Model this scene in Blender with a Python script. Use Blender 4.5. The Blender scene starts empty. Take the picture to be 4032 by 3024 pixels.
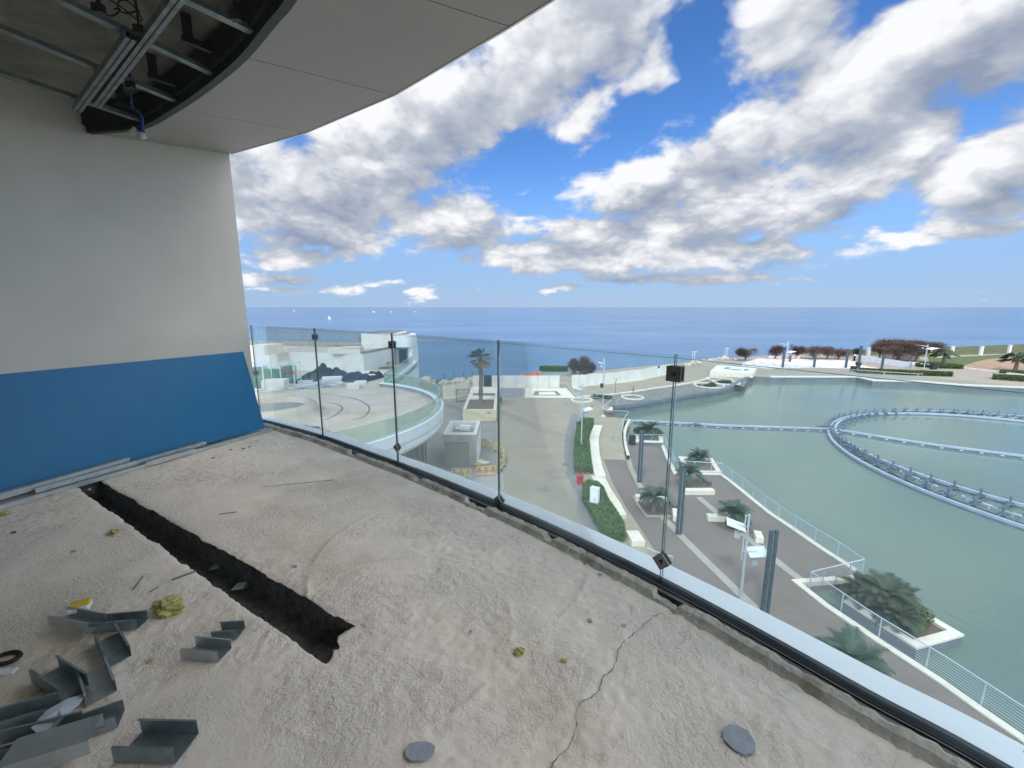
import bpy, bmesh, math, random
import numpy as np
from mathutils import Vector, Matrix
from mathutils.geometry import tessellate_polygon
random.seed(7); rng = np.random.default_rng(7)
PI = math.pi
scn = bpy.context.scene

# ------------------------------------------------------------------ camera
FPX = 1680.0; PITCH = math.atan(303 / FPX); HC = 1.45
cam = bpy.data.cameras.new("camera"); camo = bpy.data.objects.new("camera", cam)
scn.collection.objects.link(camo); scn.camera = camo
camo.location = (0, 0, HC); camo.rotation_euler = (PI / 2 - PITCH, 0, 0)
cam.sensor_width = 36; cam.lens = 36 * FPX / 4032; cam.clip_start = 0.05; cam.clip_end = 150000

# ------------------------------------------------------------------ exposure, sun, sky
scn.view_settings.view_transform = 'Standard'; scn.view_settings.look = 'None'
scn.view_settings.exposure = 0.74; scn.view_settings.gamma = 1
scn.cycles.max_bounces = 8; scn.cycles.diffuse_bounces = 4; scn.cycles.glossy_bounces = 3
scn.cycles.transparent_max_bounces = 24; scn.cycles.transmission_bounces = 4
scn.cycles.use_denoising = True
SUN_EL, SUN_AZ = 47.0, 205.0           # azimuth clockwise from +Y: behind the building, a little to its left
sd = bpy.data.lights.new("sun", 'SUN'); sd.energy = 1.35; sd.angle = math.radians(6); sd.color = (1, .95, .87)
so = bpy.data.objects.new("sun", sd); scn.collection.objects.link(so)
e, a = math.radians(SUN_EL), math.radians(SUN_AZ)
sdir = Vector((math.sin(a) * math.cos(e), math.cos(a) * math.cos(e), math.sin(e)))
so.rotation_euler = sdir.to_track_quat('Z', 'Y').to_euler(); so.location = (0, -20, 40)

def ray(u, v):
    xc = (u - 2016) / FPX; yc = (1512 - v) / FPX
    return Vector((xc, math.cos(PITCH) + yc * math.sin(PITCH), yc * math.cos(PITCH) - math.sin(PITCH)))
CR = {'S': (0, 0, 1), 'T': (0, 0, 4032 / 2212), 'R1': (0, 0, .6076), 'R2': (900, 1200, .4521), 'R3': (1700, 1300, .4521),
      'R4': (2600, 1200, .6474), 'R5': (2100, 1700, .4521), 'R6': (2600, 2000, .6474), 'R7': (0, 1650, .6329),
      'R8': (0, 2250, .6329), 'A': (950, 1350, .226), 'B': (1400, 1350, .226), 'C': (3300, 1250, .3315),
      'D': (2700, 1250, .3165), 'E': (2250, 1350, .2712), 'F': (3200, 1550, .3761), 'G': (1700, 1650, .226),
      'SK': (900, 0, 1.4159)}
def px(c, x, y):
    a0, b0, s = CR[c]; return a0 + s * x, b0 + s * y
def W(c, x, y, z):                     # survey: where a sight line meets the level z
    r = ray(*px(c, x, y)); s = (z - HC) / r.z
    return Vector((r.x * s, r.y * s, z))
def WP(c, pts, z): return [W(c, x, y, z) for x, y in pts]
def ZAT(c, x, y, Yw):
    r = ray(*px(c, x, y)); return HC + r.z / r.y * Yw

def node_math(op, a_, b_=None, c_=None, clamp=False, n=None, l=None):
    m = n.new('ShaderNodeMath'); m.operation = op; m.use_clamp = clamp
    for k, v in enumerate((a_, b_, c_)):
        if v is None: continue
        if isinstance(v, (int, float)): m.inputs[k].default_value = v
        else: l.new(v, m.inputs[k])
    return m.outputs[0]
def cloud_group(name, full):
    g = bpy.data.node_groups.new(name, 'ShaderNodeTree')
    g.interface.new_socket("Dir", in_out='INPUT', socket_type='NodeSocketVector')
    g.interface.new_socket("Density", in_out='OUTPUT', socket_type='NodeSocketFloat')
    g.interface.new_socket("Fine", in_out='OUTPUT', socket_type='NodeSocketFloat')
    gn, gl = g.nodes, g.links
    gi = gn.new('NodeGroupInput'); go = gn.new('NodeGroupOutput')
    def M(op, *k, **kw): return node_math(op, *k, n=gn, l=gl, **kw)
    nrm = gn.new('ShaderNodeVectorMath'); nrm.operation = 'NORMALIZE'; gl.new(gi.outputs[0], nrm.inputs[0])
    sep = gn.new('ShaderNodeSeparateXYZ'); gl.new(nrm.outputs[0], sep.inputs[0])
    az = M('ARCTAN2', sep.outputs[0], sep.outputs[1]); el = M('ARCSINE', sep.outputs[2])
    # noise on a cloud shell: finer towards the horizon
    den = M('ADD', M('MAXIMUM', sep.outputs[2], 0.0), 0.45)
    q = gn.new('ShaderNodeVectorMath'); q.operation = 'SCALE'; gl.new(nrm.outputs[0], q.inputs[0])
    gl.new(M('DIVIDE', 1.0, den), q.inputs['Scale'])
    def noise(scale, detail, rough, off, src=None, lac=2.0):
        mp = gn.new('ShaderNodeMapping'); mp.inputs['Location'].default_value = off
        mp.inputs['Scale'].default_value = (1, 1, 1.15)
        gl.new(src or q.outputs[0], mp.inputs[0])
        n = gn.new('ShaderNodeTexNoise'); n.inputs['Scale'].default_value = scale
        n.inputs['Detail'].default_value = detail; n.inputs['Roughness'].default_value = rough
        n.inputs['Lacunarity'].default_value = lac
        gl.new(mp.outputs[0], n.inputs['Vector']); return n
    wn = noise(3.8, 3, .55, (3, 1, 7))
    cmb = gn.new('ShaderNodeCombineXYZ'); gl.new(az, cmb.inputs[0]); gl.new(el, cmb.inputs[1])
    sub = gn.new('ShaderNodeVectorMath'); sub.operation = 'SUBTRACT'; gl.new(wn.outputs['Color'], sub.inputs[0]); sub.inputs[1].default_value = (.5, .5, .5)
    scl = gn.new('ShaderNodeVectorMath'); scl.operation = 'MULTIPLY'; gl.new(sub.outputs[0], scl.inputs[0])
    wk = M('MULTIPLY', M('MINIMUM', M('ADD', M('MAXIMUM', el, 0.0), 0.06), 0.5), 0.42)
    wv = gn.new('ShaderNodeCombineXYZ'); gl.new(wk, wv.inputs[0]); gl.new(wk, wv.inputs[1]); gl.new(wv.outputs[0], scl.inputs[1])
    add = gn.new('ShaderNodeVectorMath'); add.operation = 'ADD'; gl.new(cmb.outputs[0], add.inputs[0]); gl.new(scl.outputs[0], add.inputs[1])
    vec = add.outputs[0]
    B = [(330,500,270,165,10,1),(250,625,230,62,-3,1),(620,330,260,120,35,1),(860,150,340,140,30,1),(440,330,200,110,35,1),
         (1010,90,210,120,25,1),(1000,300,110,70,40,.62),(640,625,165,72,0,1),(50,500,110,110,0,.85),(1170,150,45,100,-10,.6),
         (1150,510,200,75,22,1),(1400,430,300,110,25,1),(1750,290,430,140,28,1),(2080,90,480,170,20,1.1),(1560,110,230,120,50,.9),
         (1010,650,210,45,4,1),(1350,610,270,75,15,1),(1700,510,260,85,35,1),(1880,380,120,95,35,.95),(1080,715,430,42,0,1),
         (1480,695,120,26,15,.9),(2150,450,240,115,28,1),(2090,640,170,32,0,1),(1870,680,110,20,0,.75),(2150,215,140,62,18,.95),
         (180,718,105,34,0,.8),(130,775,110,17,0,.75),(150,806,70,9,0,.7),(300,805,60,13,0,.7),(440,790,70,9,0,.7),
         (540,812,45,16,0,.65),(1250,775,240,16,0,.72),(930,803,70,7,0,.6),(820,612,60,16,0,.6),(2700,300,300,200,20,1),
         (-300,400,300,260,20,1),(-700,650,300,90,0,1),(2600,650,300,40,5,.9)]
    def ang(u, v):
        r = ray(u, v).normalized(); return np.array([math.atan2(r.x, r.y), math.asin(r.z)])
    acc = None
    for (cx, cy, ra, rb, rot, wt) in B:
        u, v = px('SK', cx, cy); t = math.radians(rot); s = 1.4159
        c0 = ang(u, v)
        A = ang(u + math.cos(t) * 20, v - math.sin(t) * 20) - c0; Bv = ang(u - math.sin(t) * 20, v - math.cos(t) * 20) - c0
        la = np.linalg.norm(A) / 20 * ra * s; lb = abs(A[0] * Bv[1] - A[1] * Bv[0]) / np.linalg.norm(A) / 20 * rb * s
        th = math.atan2(A[1], A[0])
        mp = gn.new('ShaderNodeMapping'); mp.vector_type = 'TEXTURE'
        mp.inputs['Location'].default_value = (c0[0], c0[1], 0); mp.inputs['Rotation'].default_value = (0, 0, th)
        mp.inputs['Scale'].default_value = (la * 1.35, lb * 1.35, 1)
        if acc is None: gl.new(vec, mp.inputs[0])
        else:                                                    # chained one after another so that the shader stays small
            ch = gn.new('ShaderNodeVectorMath'); ch.operation = 'MULTIPLY_ADD'; gl.new(acc, ch.inputs[0]); ch.inputs[1].default_value = (1e-7,) * 3; gl.new(vec, ch.inputs[2]); gl.new(ch.outputs[0], mp.inputs[0])
        ln = gn.new('ShaderNodeVectorMath'); ln.operation = 'LENGTH'; gl.new(mp.outputs[0], ln.inputs[0])
        m = M('MULTIPLY_ADD', ln.outputs['Value'], -wt, wt)      # w*(1-r)
        m = M('MAXIMUM', m, -0.45)
        if acc is None: acc = m
        else:
            sm = gn.new('ShaderNodeMath'); sm.operation = 'SMOOTH_MAX'; gl.new(acc, sm.inputs[0]); gl.new(m, sm.inputs[1]); sm.inputs[2].default_value = 0.18
            acc = sm.outputs[0]
    # scattered cloud everywhere the photograph does not look
    far = noise(1.1, 2, .5, (11, 4, 2))
    outside = M('SUBTRACT', M('ABSOLUTE', az), 1.0); outside = M('MAXIMUM', outside, M('SUBTRACT', el, 0.66))
    outside = M('MULTIPLY', M('MINIMUM', M('MAXIMUM', outside, 0.0), 0.25), 4.0)
    free = M('MULTIPLY_ADD', far.outputs[0], 2.4, -1.0)
    mx = gn.new('ShaderNodeMix'); mx.data_type = 'FLOAT'; gl.new(outside, mx.inputs[0]); gl.new(acc, mx.inputs[2]); gl.new(free, mx.inputs[3])
    base = mx.outputs[0]
    n1 = noise(5.6, 9, .56, (0.3, 5.2, 1.1)) if full else noise(3.0, 2, .5, (0.3, 5.2, 1.1))
    if full:
     vo = gn.new('ShaderNodeTexVoronoi'); vo.feature = 'F1'; vo.inputs['Scale'].default_value = 12; vo.inputs['Detail'].default_value = 2
     vo.inputs['Roughness'].default_value = .55; vo.normalize = True
     vw = gn.new('ShaderNodeVectorMath'); vw.operation = 'MULTIPLY_ADD'; gl.new(wn.outputs['Color'], vw.inputs[0]); vw.inputs[1].default_value = (.25, .25, .25); gl.new(q.outputs[0], vw.inputs[2])
     gl.new(vw.outputs[0], vo.inputs['Vector'])
     f = M('ADD', M('MULTIPLY_ADD', n1.outputs[0], 1.7, -.85), M('MULTIPLY_ADD', vo.outputs['Distance'], -1.05, .35))
    else: f = M('MULTIPLY_ADD', n1.outputs[0], 1.0, -.5)
    dens = M('ADD', M('MULTIPLY', base, 1.05), f)
    gl.new(dens, go.inputs[0]); gl.new(f, go.inputs[1])
    return g
def build_world():
    w = bpy.data.worlds.new("World"); scn.world = w; w.use_nodes = True
    nt = w.node_tree; nt.nodes.clear(); N = nt.nodes; L = nt.links
    out = N.new('ShaderNodeOutputWorld'); bg = N.new('ShaderNodeBackground'); bg.inputs[1].default_value = 0.1
    w.cycles.sampling_method = 'MANUAL'; w.cycles.sample_map_resolution = 512
    L.new(bg.outputs[0], out.inputs[0])
    sky = N.new('ShaderNodeTexSky'); sky.sky_type = 'NISHITA'; sky.sun_disc = False
    sky.sun_elevation = math.radians(SUN_EL); sky.sun_rotation = math.radians(SUN_AZ)
    sky.air_density = 1.0; sky.dust_density = 0.1; sky.ozone_density = 3.0; sky.altitude = 30
    # cloud field group: direction -> (density, soft field)
    g = cloud_group("cloud_field", True); g_soft = cloud_group("cloud_mass", False)
    M = node_math

    # ---- use it
    tc = N.new('ShaderNodeTexCoord')
    def field(off, g=g):
        ad = N.new('ShaderNodeVectorMath'); ad.operation = 'ADD'; L.new(tc.outputs['Generated'], ad.inputs[0]); ad.inputs[1].default_value = off
        gg = N.new('ShaderNodeGroup'); gg.node_tree = g; L.new(ad.outputs[0], gg.inputs[0]); return gg
    MM = lambda *k, **kw: M(*k, n=N, l=L, **kw)
    f0 = field((0, 0, 0)); f1 = field((-.012, 0, .045), g_soft)
    def ramp(src, a_, b_, lo=0., hi=1., typ='SMOOTHSTEP'):
        r = N.new('ShaderNodeMapRange'); r.interpolation_type = typ; L.new(src, r.inputs[0])
        r.inputs[1].default_value = a_; r.inputs[2].default_value = b_; r.inputs[3].default_value = lo; r.inputs[4].default_value = hi
        return r.outputs[0]
    cover = ramp(f0.outputs[0], .0, .50)
    thick = ramp(f1.outputs[0], .0, 1.5, typ='LINEAR')
    edge = MM('SUBTRACT', f0.outputs[0], f1.outputs[0])          # >0: open sky above this spot = lit top
    b0 = MM('MULTIPLY_ADD', thick, -.80, .78)
    b1 = MM('MULTIPLY_ADD', edge, .5, b0)
    b1 = MM('MULTIPLY_ADD', f0.outputs[1], .85, b1); b1 = MM('MULTIPLY_ADD', b1, .78, .10, clamp=True)
    cr = N.new('ShaderNodeValToRGB'); L.new(b1, cr.inputs[0])
    el_ = cr.color_ramp.elements; el_[0].position = .05; el_[0].color = (.175, .21, .285, 1)
    el_[1].position = 1; el_[1].color = (.58, .585, .60, 1)
    m1 = cr.color_ramp.elements.new(.5); m1.color = (.30, .325, .375, 1)
    c10 = N.new('ShaderNodeVectorMath'); c10.operation = 'SCALE'; c10.inputs['Scale'].default_value = 10; L.new(cr.outputs[0], c10.inputs[0])
    hsv = N.new('ShaderNodeHueSaturation'); hsv.inputs['Saturation'].default_value = 1.12; hsv.inputs['Value'].default_value = .84
    tn = N.new('ShaderNodeMix'); tn.data_type = 'RGBA'; tn.blend_type = 'MULTIPLY'; tn.inputs[0].default_value = 1; L.new(sky.outputs[0], tn.inputs[6]); tn.inputs[7].default_value = (.86, .965, 1.2, 1)
    L.new(tn.outputs[2], hsv.inputs['Color'])
    # pale blue air low over the sea
    sp = N.new('ShaderNodeSeparateXYZ'); L.new(tc.outputs['Generated'], sp.inputs[0])
    low = ramp(sp.outputs[2], .0, .32, .85, 0., 'SMOOTHERSTEP')
    air = N.new('ShaderNodeMix'); air.data_type = 'RGBA'; L.new(low, air.inputs[0]); L.new(hsv.outputs[0], air.inputs[6]); air.inputs[7].default_value = (1.75, 2.75, 4.5, 1)
    mix = N.new('ShaderNodeMix'); mix.data_type = 'RGBA'; L.new(cover, mix.inputs[0])
    L.new(air.outputs[2], mix.inputs[6]); L.new(c10.outputs[0], mix.inputs[7])
    # added fill: upper sky and flanks out of view are brightened to light the balcony
    sx = MM('SUBTRACT', sp.outputs[1], .54)                     # +Y component: below this the direction is outside the framed sector
    hi = MM('MAXIMUM', MM('MULTIPLY', sx, -3.5), MM('MULTIPLY', MM('SUBTRACT', sp.outputs[2], .60), 4.5))
    hi = MM('MINIMUM', MM('MAXIMUM', hi, 0.0), 1.0)
    bs = N.new('ShaderNodeVectorMath'); bs.operation = 'SCALE'; L.new(mix.outputs[2], bs.inputs[0]); L.new(MM('MULTIPLY_ADD', hi, 3.1, 1.0), bs.inputs['Scale'])
    wm = N.new('ShaderNodeMix'); wm.data_type = 'RGBA'; wm.blend_type = 'MULTIPLY'; L.new(hi, wm.inputs[0]); L.new(bs.outputs[0], wm.inputs[6]); wm.inputs[7].default_value = (1.12, 1.0, .84, 1)
    L.new(wm.outputs[2], bg.inputs[0])
build_world()

# ------------------------------------------------------------------ materials
MATS = {}
def mat(name, col, rough=.8, metal=0., var=.12, vs=1.5, bump=0., bs=30., spec=.4, col2=None, stain=None, detail=6, coat=0., bdist=.01, rv=0.):
    if name in MATS: return MATS[name]
    m = bpy.data.materials.new(name); m.use_nodes = True; nt = m.node_tree; N, L = nt.nodes, nt.links
    p = N['Principled BSDF']; p.inputs['Roughness'].default_value = rough; p.inputs['Metallic'].default_value = metal
    p.inputs['Specular IOR Level'].default_value = spec; p.inputs['Coat Weight'].default_value = coat
    g = N.new('ShaderNodeNewGeometry')
    n = N.new('ShaderNodeTexNoise'); n.inputs['Scale'].default_value = vs; n.inputs['Detail'].default_value = detail; n.inputs['Roughness'].default_value = .6
    L.new(g.outputs['Position'], n.inputs['Vector'])
    r = N.new('ShaderNodeValToRGB'); L.new(n.outputs[0], r.inputs[0])
    c2 = col2 or tuple(c * (1 + var) for c in col)
    r.color_ramp.elements[0].position = .3; r.color_ramp.elements[0].color = (*[c * (1 - var) for c in col], 1)
    r.color_ramp.elements[1].position = .7; r.color_ramp.elements[1].color = (*c2, 1)
    out = r.outputs[0]
    if stain:                               # (colour, scale, threshold, strength)
        sc, ss, th, st = stain
        n2 = N.new('ShaderNodeTexNoise'); n2.inputs['Scale'].default_value = ss; n2.inputs['Detail'].default_value = 8
        n2.inputs['Roughness'].default_value = .65; L.new(g.outputs['Position'], n2.inputs['Vector'])
        mr = N.new('ShaderNodeMapRange'); L.new(n2.outputs[0], mr.inputs[0]); mr.inputs[1].default_value = th; mr.inputs[2].default_value = th + .12
        mr.inputs[4].default_value = st
        mx = N.new('ShaderNodeMix'); mx.data_type = 'RGBA'; L.new(mr.outputs[0], mx.inputs[0]); L.new(out, mx.inputs[6]); mx.inputs[7].default_value = (*sc, 1)
        out = mx.outputs[2]
    L.new(out, p.inputs['Base Color'])
    if rv:
        mr = N.new('ShaderNodeMapRange'); L.new(n.outputs[0], mr.inputs[0]); mr.inputs[3].default_value = rough - rv; mr.inputs[4].default_value = rough + rv
        L.new(mr.outputs[0], p.inputs['Roughness'])
    if bump:
        nb = N.new('ShaderNodeTexNoise'); nb.inputs['Scale'].default_value = bs; nb.inputs['Detail'].default_value = 5
        L.new(g.outputs['Position'], nb.inputs['Vector'])
        b = N.new('ShaderNodeBump'); b.inputs['Strength'].default_value = bump; b.inputs['Distance'].default_value = bdist
        L.new(nb.outputs[0], b.inputs['Height']); L.new(b.outputs[0], p.inputs['Normal'])
    MATS[name] = m; return m
def paving(name, col, mortar, bw, bh, contrast=.08, rot=0., msize=.02, stain=None, rough=.85, scale_noise=.35):
    m = mat(name, col, rough=rough, var=.10, vs=scale_noise, stain=stain); nt = m.node_tree; N, L = nt.nodes, nt.links
    p = N['Principled BSDF']; src = p.inputs['Base Color'].links[0].from_socket
    g = N.new('ShaderNodeNewGeometry'); mp = N.new('ShaderNodeMapping'); mp.inputs['Rotation'].default_value = (0, 0, rot)
    L.new(g.outputs['Position'], mp.inputs[0])
    b = N.new('ShaderNodeTexBrick'); b.inputs['Scale'].default_value = 1; b.inputs['Brick Width'].default_value = bw
    b.inputs['Row Height'].default_value = bh; b.inputs['Mortar Size'].default_value = msize
    k = 1 - contrast
    b.inputs['Color1'].default_value = (k, k, k, 1); b.inputs['Color2'].default_value = (1 + contrast, 1 + contrast, 1 + contrast, 1)
    b.inputs['Mortar'].default_value = (mortar, mortar, mortar, 1); L.new(mp.outputs[0], b.inputs['Vector'])
    mx = N.new('ShaderNodeMix'); mx.data_type = 'RGBA'; mx.blend_type = 'MULTIPLY'; mx.inputs[0].default_value = 1
    L.new(src, mx.inputs[6]); L.new(b.outputs[0], mx.inputs[7]); L.new(mx.outputs[2], p.inputs['Base Color'])
    return m
def glass(name, tint, dust=.05, dcol=(.75, .8, .8), streak=0.):
    m = bpy.data.materials.new(name); m.use_nodes = True; nt = m.node_tree; N, L = nt.nodes, nt.links; N.clear()
    o = N.new('ShaderNodeOutputMaterial'); t = N.new('ShaderNodeBsdfTransparent'); t.inputs[0].default_value = (*tint, 1)
    gl = N.new('ShaderNodeBsdfGlossy'); gl.inputs['Roughness'].default_value = .02
    fr = N.new('ShaderNodeFresnel'); fr.inputs[0].default_value = 1.45
    fm = N.new('ShaderNodeMath'); fm.operation = 'MULTIPLY'; fm.inputs[1].default_value = .4; L.new(fr.outputs[0], fm.inputs[0])
    m1 = N.new('ShaderNodeMixShader'); L.new(fm.outputs[0], m1.inputs[0]); L.new(t.outputs[0], m1.inputs[1]); L.new(gl.outputs[0], m1.inputs[2])
    d = N.new('ShaderNodeBsdfTranslucent'); d.inputs[0].default_value = (*dcol, 1)
    g = N.new('ShaderNodeNewGeometry'); n = N.new('ShaderNodeTexNoise'); n.inputs['Scale'].default_value = 2.2; n.inputs['Detail'].default_value = 8
    mp = N.new('ShaderNodeMapping'); mp.inputs['Scale'].default_value = (1, 1, .35); L.new(g.outputs['Position'], mp.inputs[0]); L.new(mp.outputs[0], n.inputs[0])
    r = N.new('ShaderNodeMapRange'); L.new(n.outputs[0], r.inputs[0]); r.inputs[1].default_value = .35; r.inputs[2].default_value = .75
    r.inputs[3].default_value = dust * .6; r.inputs[4].default_value = dust * 1.5
    m2 = N.new('ShaderNodeMixShader'); L.new(r.outputs[0], m2.inputs[0]); L.new(m1.outputs[0], m2.inputs[1]); L.new(d.outputs[0], m2.inputs[2])
    L.new(m2.outputs[0], o.inputs[0]); MATS[name] = m; return m

# ------------------------------------------------------------------ mesh helpers
def V(p): return Vector(p)
class MB:
    def __init__(s): s.v = []; s.f = []; s.sm = []
    def add(s, vs, fs, smooth=False):
        k = len(s.v); s.v += [tuple(p) for p in vs]; s.f += [tuple(i + k for i in f) for f in fs]; s.sm += [smooth] * len(fs); return s
    def box(s, c, d, rz=0., R=None):
        hx, hy, hz = d[0] / 2, d[1] / 2, d[2] / 2
        R = R or Matrix.Rotation(rz, 3, 'Z'); c = V(c)
        vs = [c + R @ V((x, y, z)) for z in (-hz, hz) for x, y in ((-hx, -hy), (hx, -hy), (hx, hy), (-hx, hy))]
        return s.add(vs, [(3, 2, 1, 0), (4, 5, 6, 7), (0, 1, 5, 4), (1, 2, 6, 5), (2, 3, 7, 6), (3, 0, 4, 7)])
    def prism(s, poly, z0, z1):
        n = len(poly); A = sum(poly[i][0] * poly[(i + 1) % n][1] - poly[(i + 1) % n][0] * poly[i][1] for i in range(n))
        if A < 0: poly = list(poly)[::-1]
        vs = [(p[0], p[1], z0) for p in poly] + [(p[0], p[1], z1) for p in poly]
        return s.add(vs, [tuple(range(n))[::-1], tuple(range(n, 2 * n))] + [(i, (i + 1) % n, n + (i + 1) % n, n + i) for i in range(n)])
    def bar(s, p, q, w, h, up=(0, 0, 1)):
        p, q = V(p), V(q); d = q - p; L_ = d.length
        if L_ < 1e-6: return s
        x = d / L_; u = V(up)
        if abs(x.dot(u)) > .99: u = V((0, 1, 0))
        y = u.cross(x).normalized(); z = x.cross(y)
        R = Matrix((x, y, z)).transposed(); return s.box((p + q) / 2, (L_, w, h), R=R)
    def tube(s, path, r, n=8, caps=True, smooth=True):
        path = [V(p) for p in path]; m = len(path); rs = r if isinstance(r, (list, tuple)) else [r] * m
        vs = []; fs = []; ref = None
        for i, p in enumerate(path):
            t = (path[min(i + 1, m - 1)] - path[max(i - 1, 0)]).normalized()
            if ref is None: ref = t.orthogonal().normalized()
            u = (ref - t * ref.dot(t)); u = u.normalized() if u.length > 1e-6 else t.orthogonal().normalized(); ref = u; w = t.cross(u)
            for k in range(n):
                a_ = 2 * PI * k / n; vs.append(p + (u * math.cos(a_) + w * math.sin(a_)) * rs[i])
        for i in range(m - 1):
            for k in range(n):
                fs.append((i * n + k, i * n + (k + 1) % n, (i + 1) * n + (k + 1) % n, (i + 1) * n + k))
        s.add(vs, fs, smooth)
        if caps: s.add(vs[:n], [tuple(range(n))[::-1]]); s.add(vs[-n:], [tuple(range(n))])
        return s
    def strip(s, poly, offs, zs, closed=False):
        """sweep a profile (offset to the right-hand side, height) along a horizontal path"""
        P = [V((p[0], p[1], 0)) for p in poly]; m = len(P); k = len(offs); vs = []
        for i, p in enumerate(P):
            a_ = P[(i - 1) % m] if (closed or i > 0) else p; b_ = P[(i + 1) % m] if (closed or i < m - 1) else p
            d1 = (p - a_); d2 = (b_ - p); d1 = d1.normalized() if d1.length > 1e-6 else d2.normalized(); d2 = d2.normalized() if d2.length > 1e-6 else d1
            t = (d1 + d2).normalized(); nn = V((t.y, -t.x, 0)); sc = 1 / max(.4, nn.dot(V((d1.y, -d1.x, 0))))
            for o, z in zip(offs, zs): vs.append(p + nn * (o * sc) + V((0, 0, z + (poly[i][2] if len(poly[i]) > 2 else 0))))
        fs = []
        for i in range(m if closed else m - 1):
            j = (i + 1) % m
            for q in range(k - 1): fs.append((i * k + q, j * k + q, j * k + q + 1, i * k + q + 1))
        s.add(vs, fs)
        return s
    def build(s, name, m, parent=None, origin=None, bevel=0., label=None):
        me = bpy.data.meshes.new(name)
        o_ = V(origin) if origin is not None else (V(parent.location) if parent is not None and parent.get('_w') else V((0, 0, 0)))
        me.from_pydata([(p[0] - o_.x, p[1] - o_.y, p[2] - o_.z) for p in s.v], [], s.f)
        me.polygons.foreach_set('use_smooth', s.sm); me.materials.append(MATS[m] if isinstance(m, str) else m)
        ob = bpy.data.objects.new(name, me); scn.collection.objects.link(ob)
        if parent is not None: ob.parent = parent
        elif origin is not None: ob.location = o_
        if bevel:
            b = ob.modifiers.new('bevel', 'BEVEL'); b.width = bevel; b.segments = 2; b.limit_method = 'ANGLE'; b.harden_normals = False
        if label: ob['label'] = label
        return ob
def tag(o, label, cat, group=None, kind=None):
    o['label'] = label; o['category'] = cat
    if group: o['group'] = group
    if kind: o['kind'] = kind
    return o
def structure(o, label=None):
    o['kind'] = 'structure'
    if label: o['label'] = label
    return o
def thing(name, label, cat, loc=(0, 0, 0), group=None, world=True):   # world=True: the parts' vertices are given in world coordinates
    o = bpy.data.objects.new(name, None); scn.collection.objects.link(o); o.location = loc; o.empty_display_size = .2
    if world: o['_w'] = 1
    return tag(o, label, cat, group)
def dup(src, loc, rz=0., label=None, group=None, scale=None):
    r = src.copy(); scn.collection.objects.link(r); r.location = loc; r.rotation_euler = (0, 0, rz)
    if label: r['label'] = label
    if group: r['group'] = group
    if scale: r.scale = (scale,) * 3
    for ch in list(src.children):
        c = ch.copy(); scn.collection.objects.link(c); c.parent = r
        for gch in list(ch.children):
            d = gch.copy(); scn.collection.objects.link(d); d.parent = c
    return r
def catmull(pts, n=6):
    P = [V((p[0], p[1], p[2] if len(p) > 2 else 0)) for p in pts]; out = []
    for i in range(len(P) - 1):
        p0, p1, p2, p3 = P[max(i - 1, 0)], P[i], P[i + 1], P[min(i + 2, len(P) - 1)]
        for k in range(n):
            t = k / n; out.append(.5 * ((2 * p1) + (p2 - p0) * t + (2 * p0 - 5 * p1 + 4 * p2 - p3) * t * t + (3 * p1 - p0 - 3 * p2 + p3) * t ** 3))
    out.append(P[-1]); return out
def xy(ps): return [(p[0], p[1]) for p in ps]
def resample(pts, step):
    P = [V((p[0], p[1], p[2] if len(p) > 2 else 0)) for p in pts]; out = [P[0].copy()]; need = step
    for i in range(len(P) - 1):
        a_, b_ = P[i], P[i + 1]; L_ = (b_ - a_).length; pos = 0.
        while L_ - pos >= need:
            pos += need; out.append(a_.lerp(b_, pos / L_)); need = step
        need -= (L_ - pos)
    if (out[-1] - P[-1]).length > step * .35: out.append(P[-1])
    return out
def vnoise(x, y, seed=0):                    # smooth value noise, arrays
    r = np.random.default_rng(seed); T = r.random((256, 256))
    xi = np.floor(x).astype(int); yi = np.floor(y).astype(int); fx = x - xi; fy = y - yi
    fx = fx * fx * (3 - 2 * fx); fy = fy * fy * (3 - 2 * fy)
    g = lambda i, j: T[i % 256, j % 256]
    return (g(xi, yi) * (1 - fx) + g(xi + 1, yi) * fx) * (1 - fy) + (g(xi, yi + 1) * (1 - fx) + g(xi + 1, yi + 1) * fx) * fy
def fbm(x, y, o=4, seed=0):
    s = 0; a_ = 1; t = 0
    for k in range(o): s = s + a_ * vnoise(x * 2 ** k + 13.7 * k, y * 2 ** k + 7.1 * k, seed + k); t += a_; a_ *= .5
    return s / t
PZ, RZ, WZ, SZ, TZ = -14.55, -15.0, -15.62, -28.0, -7.05
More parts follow.
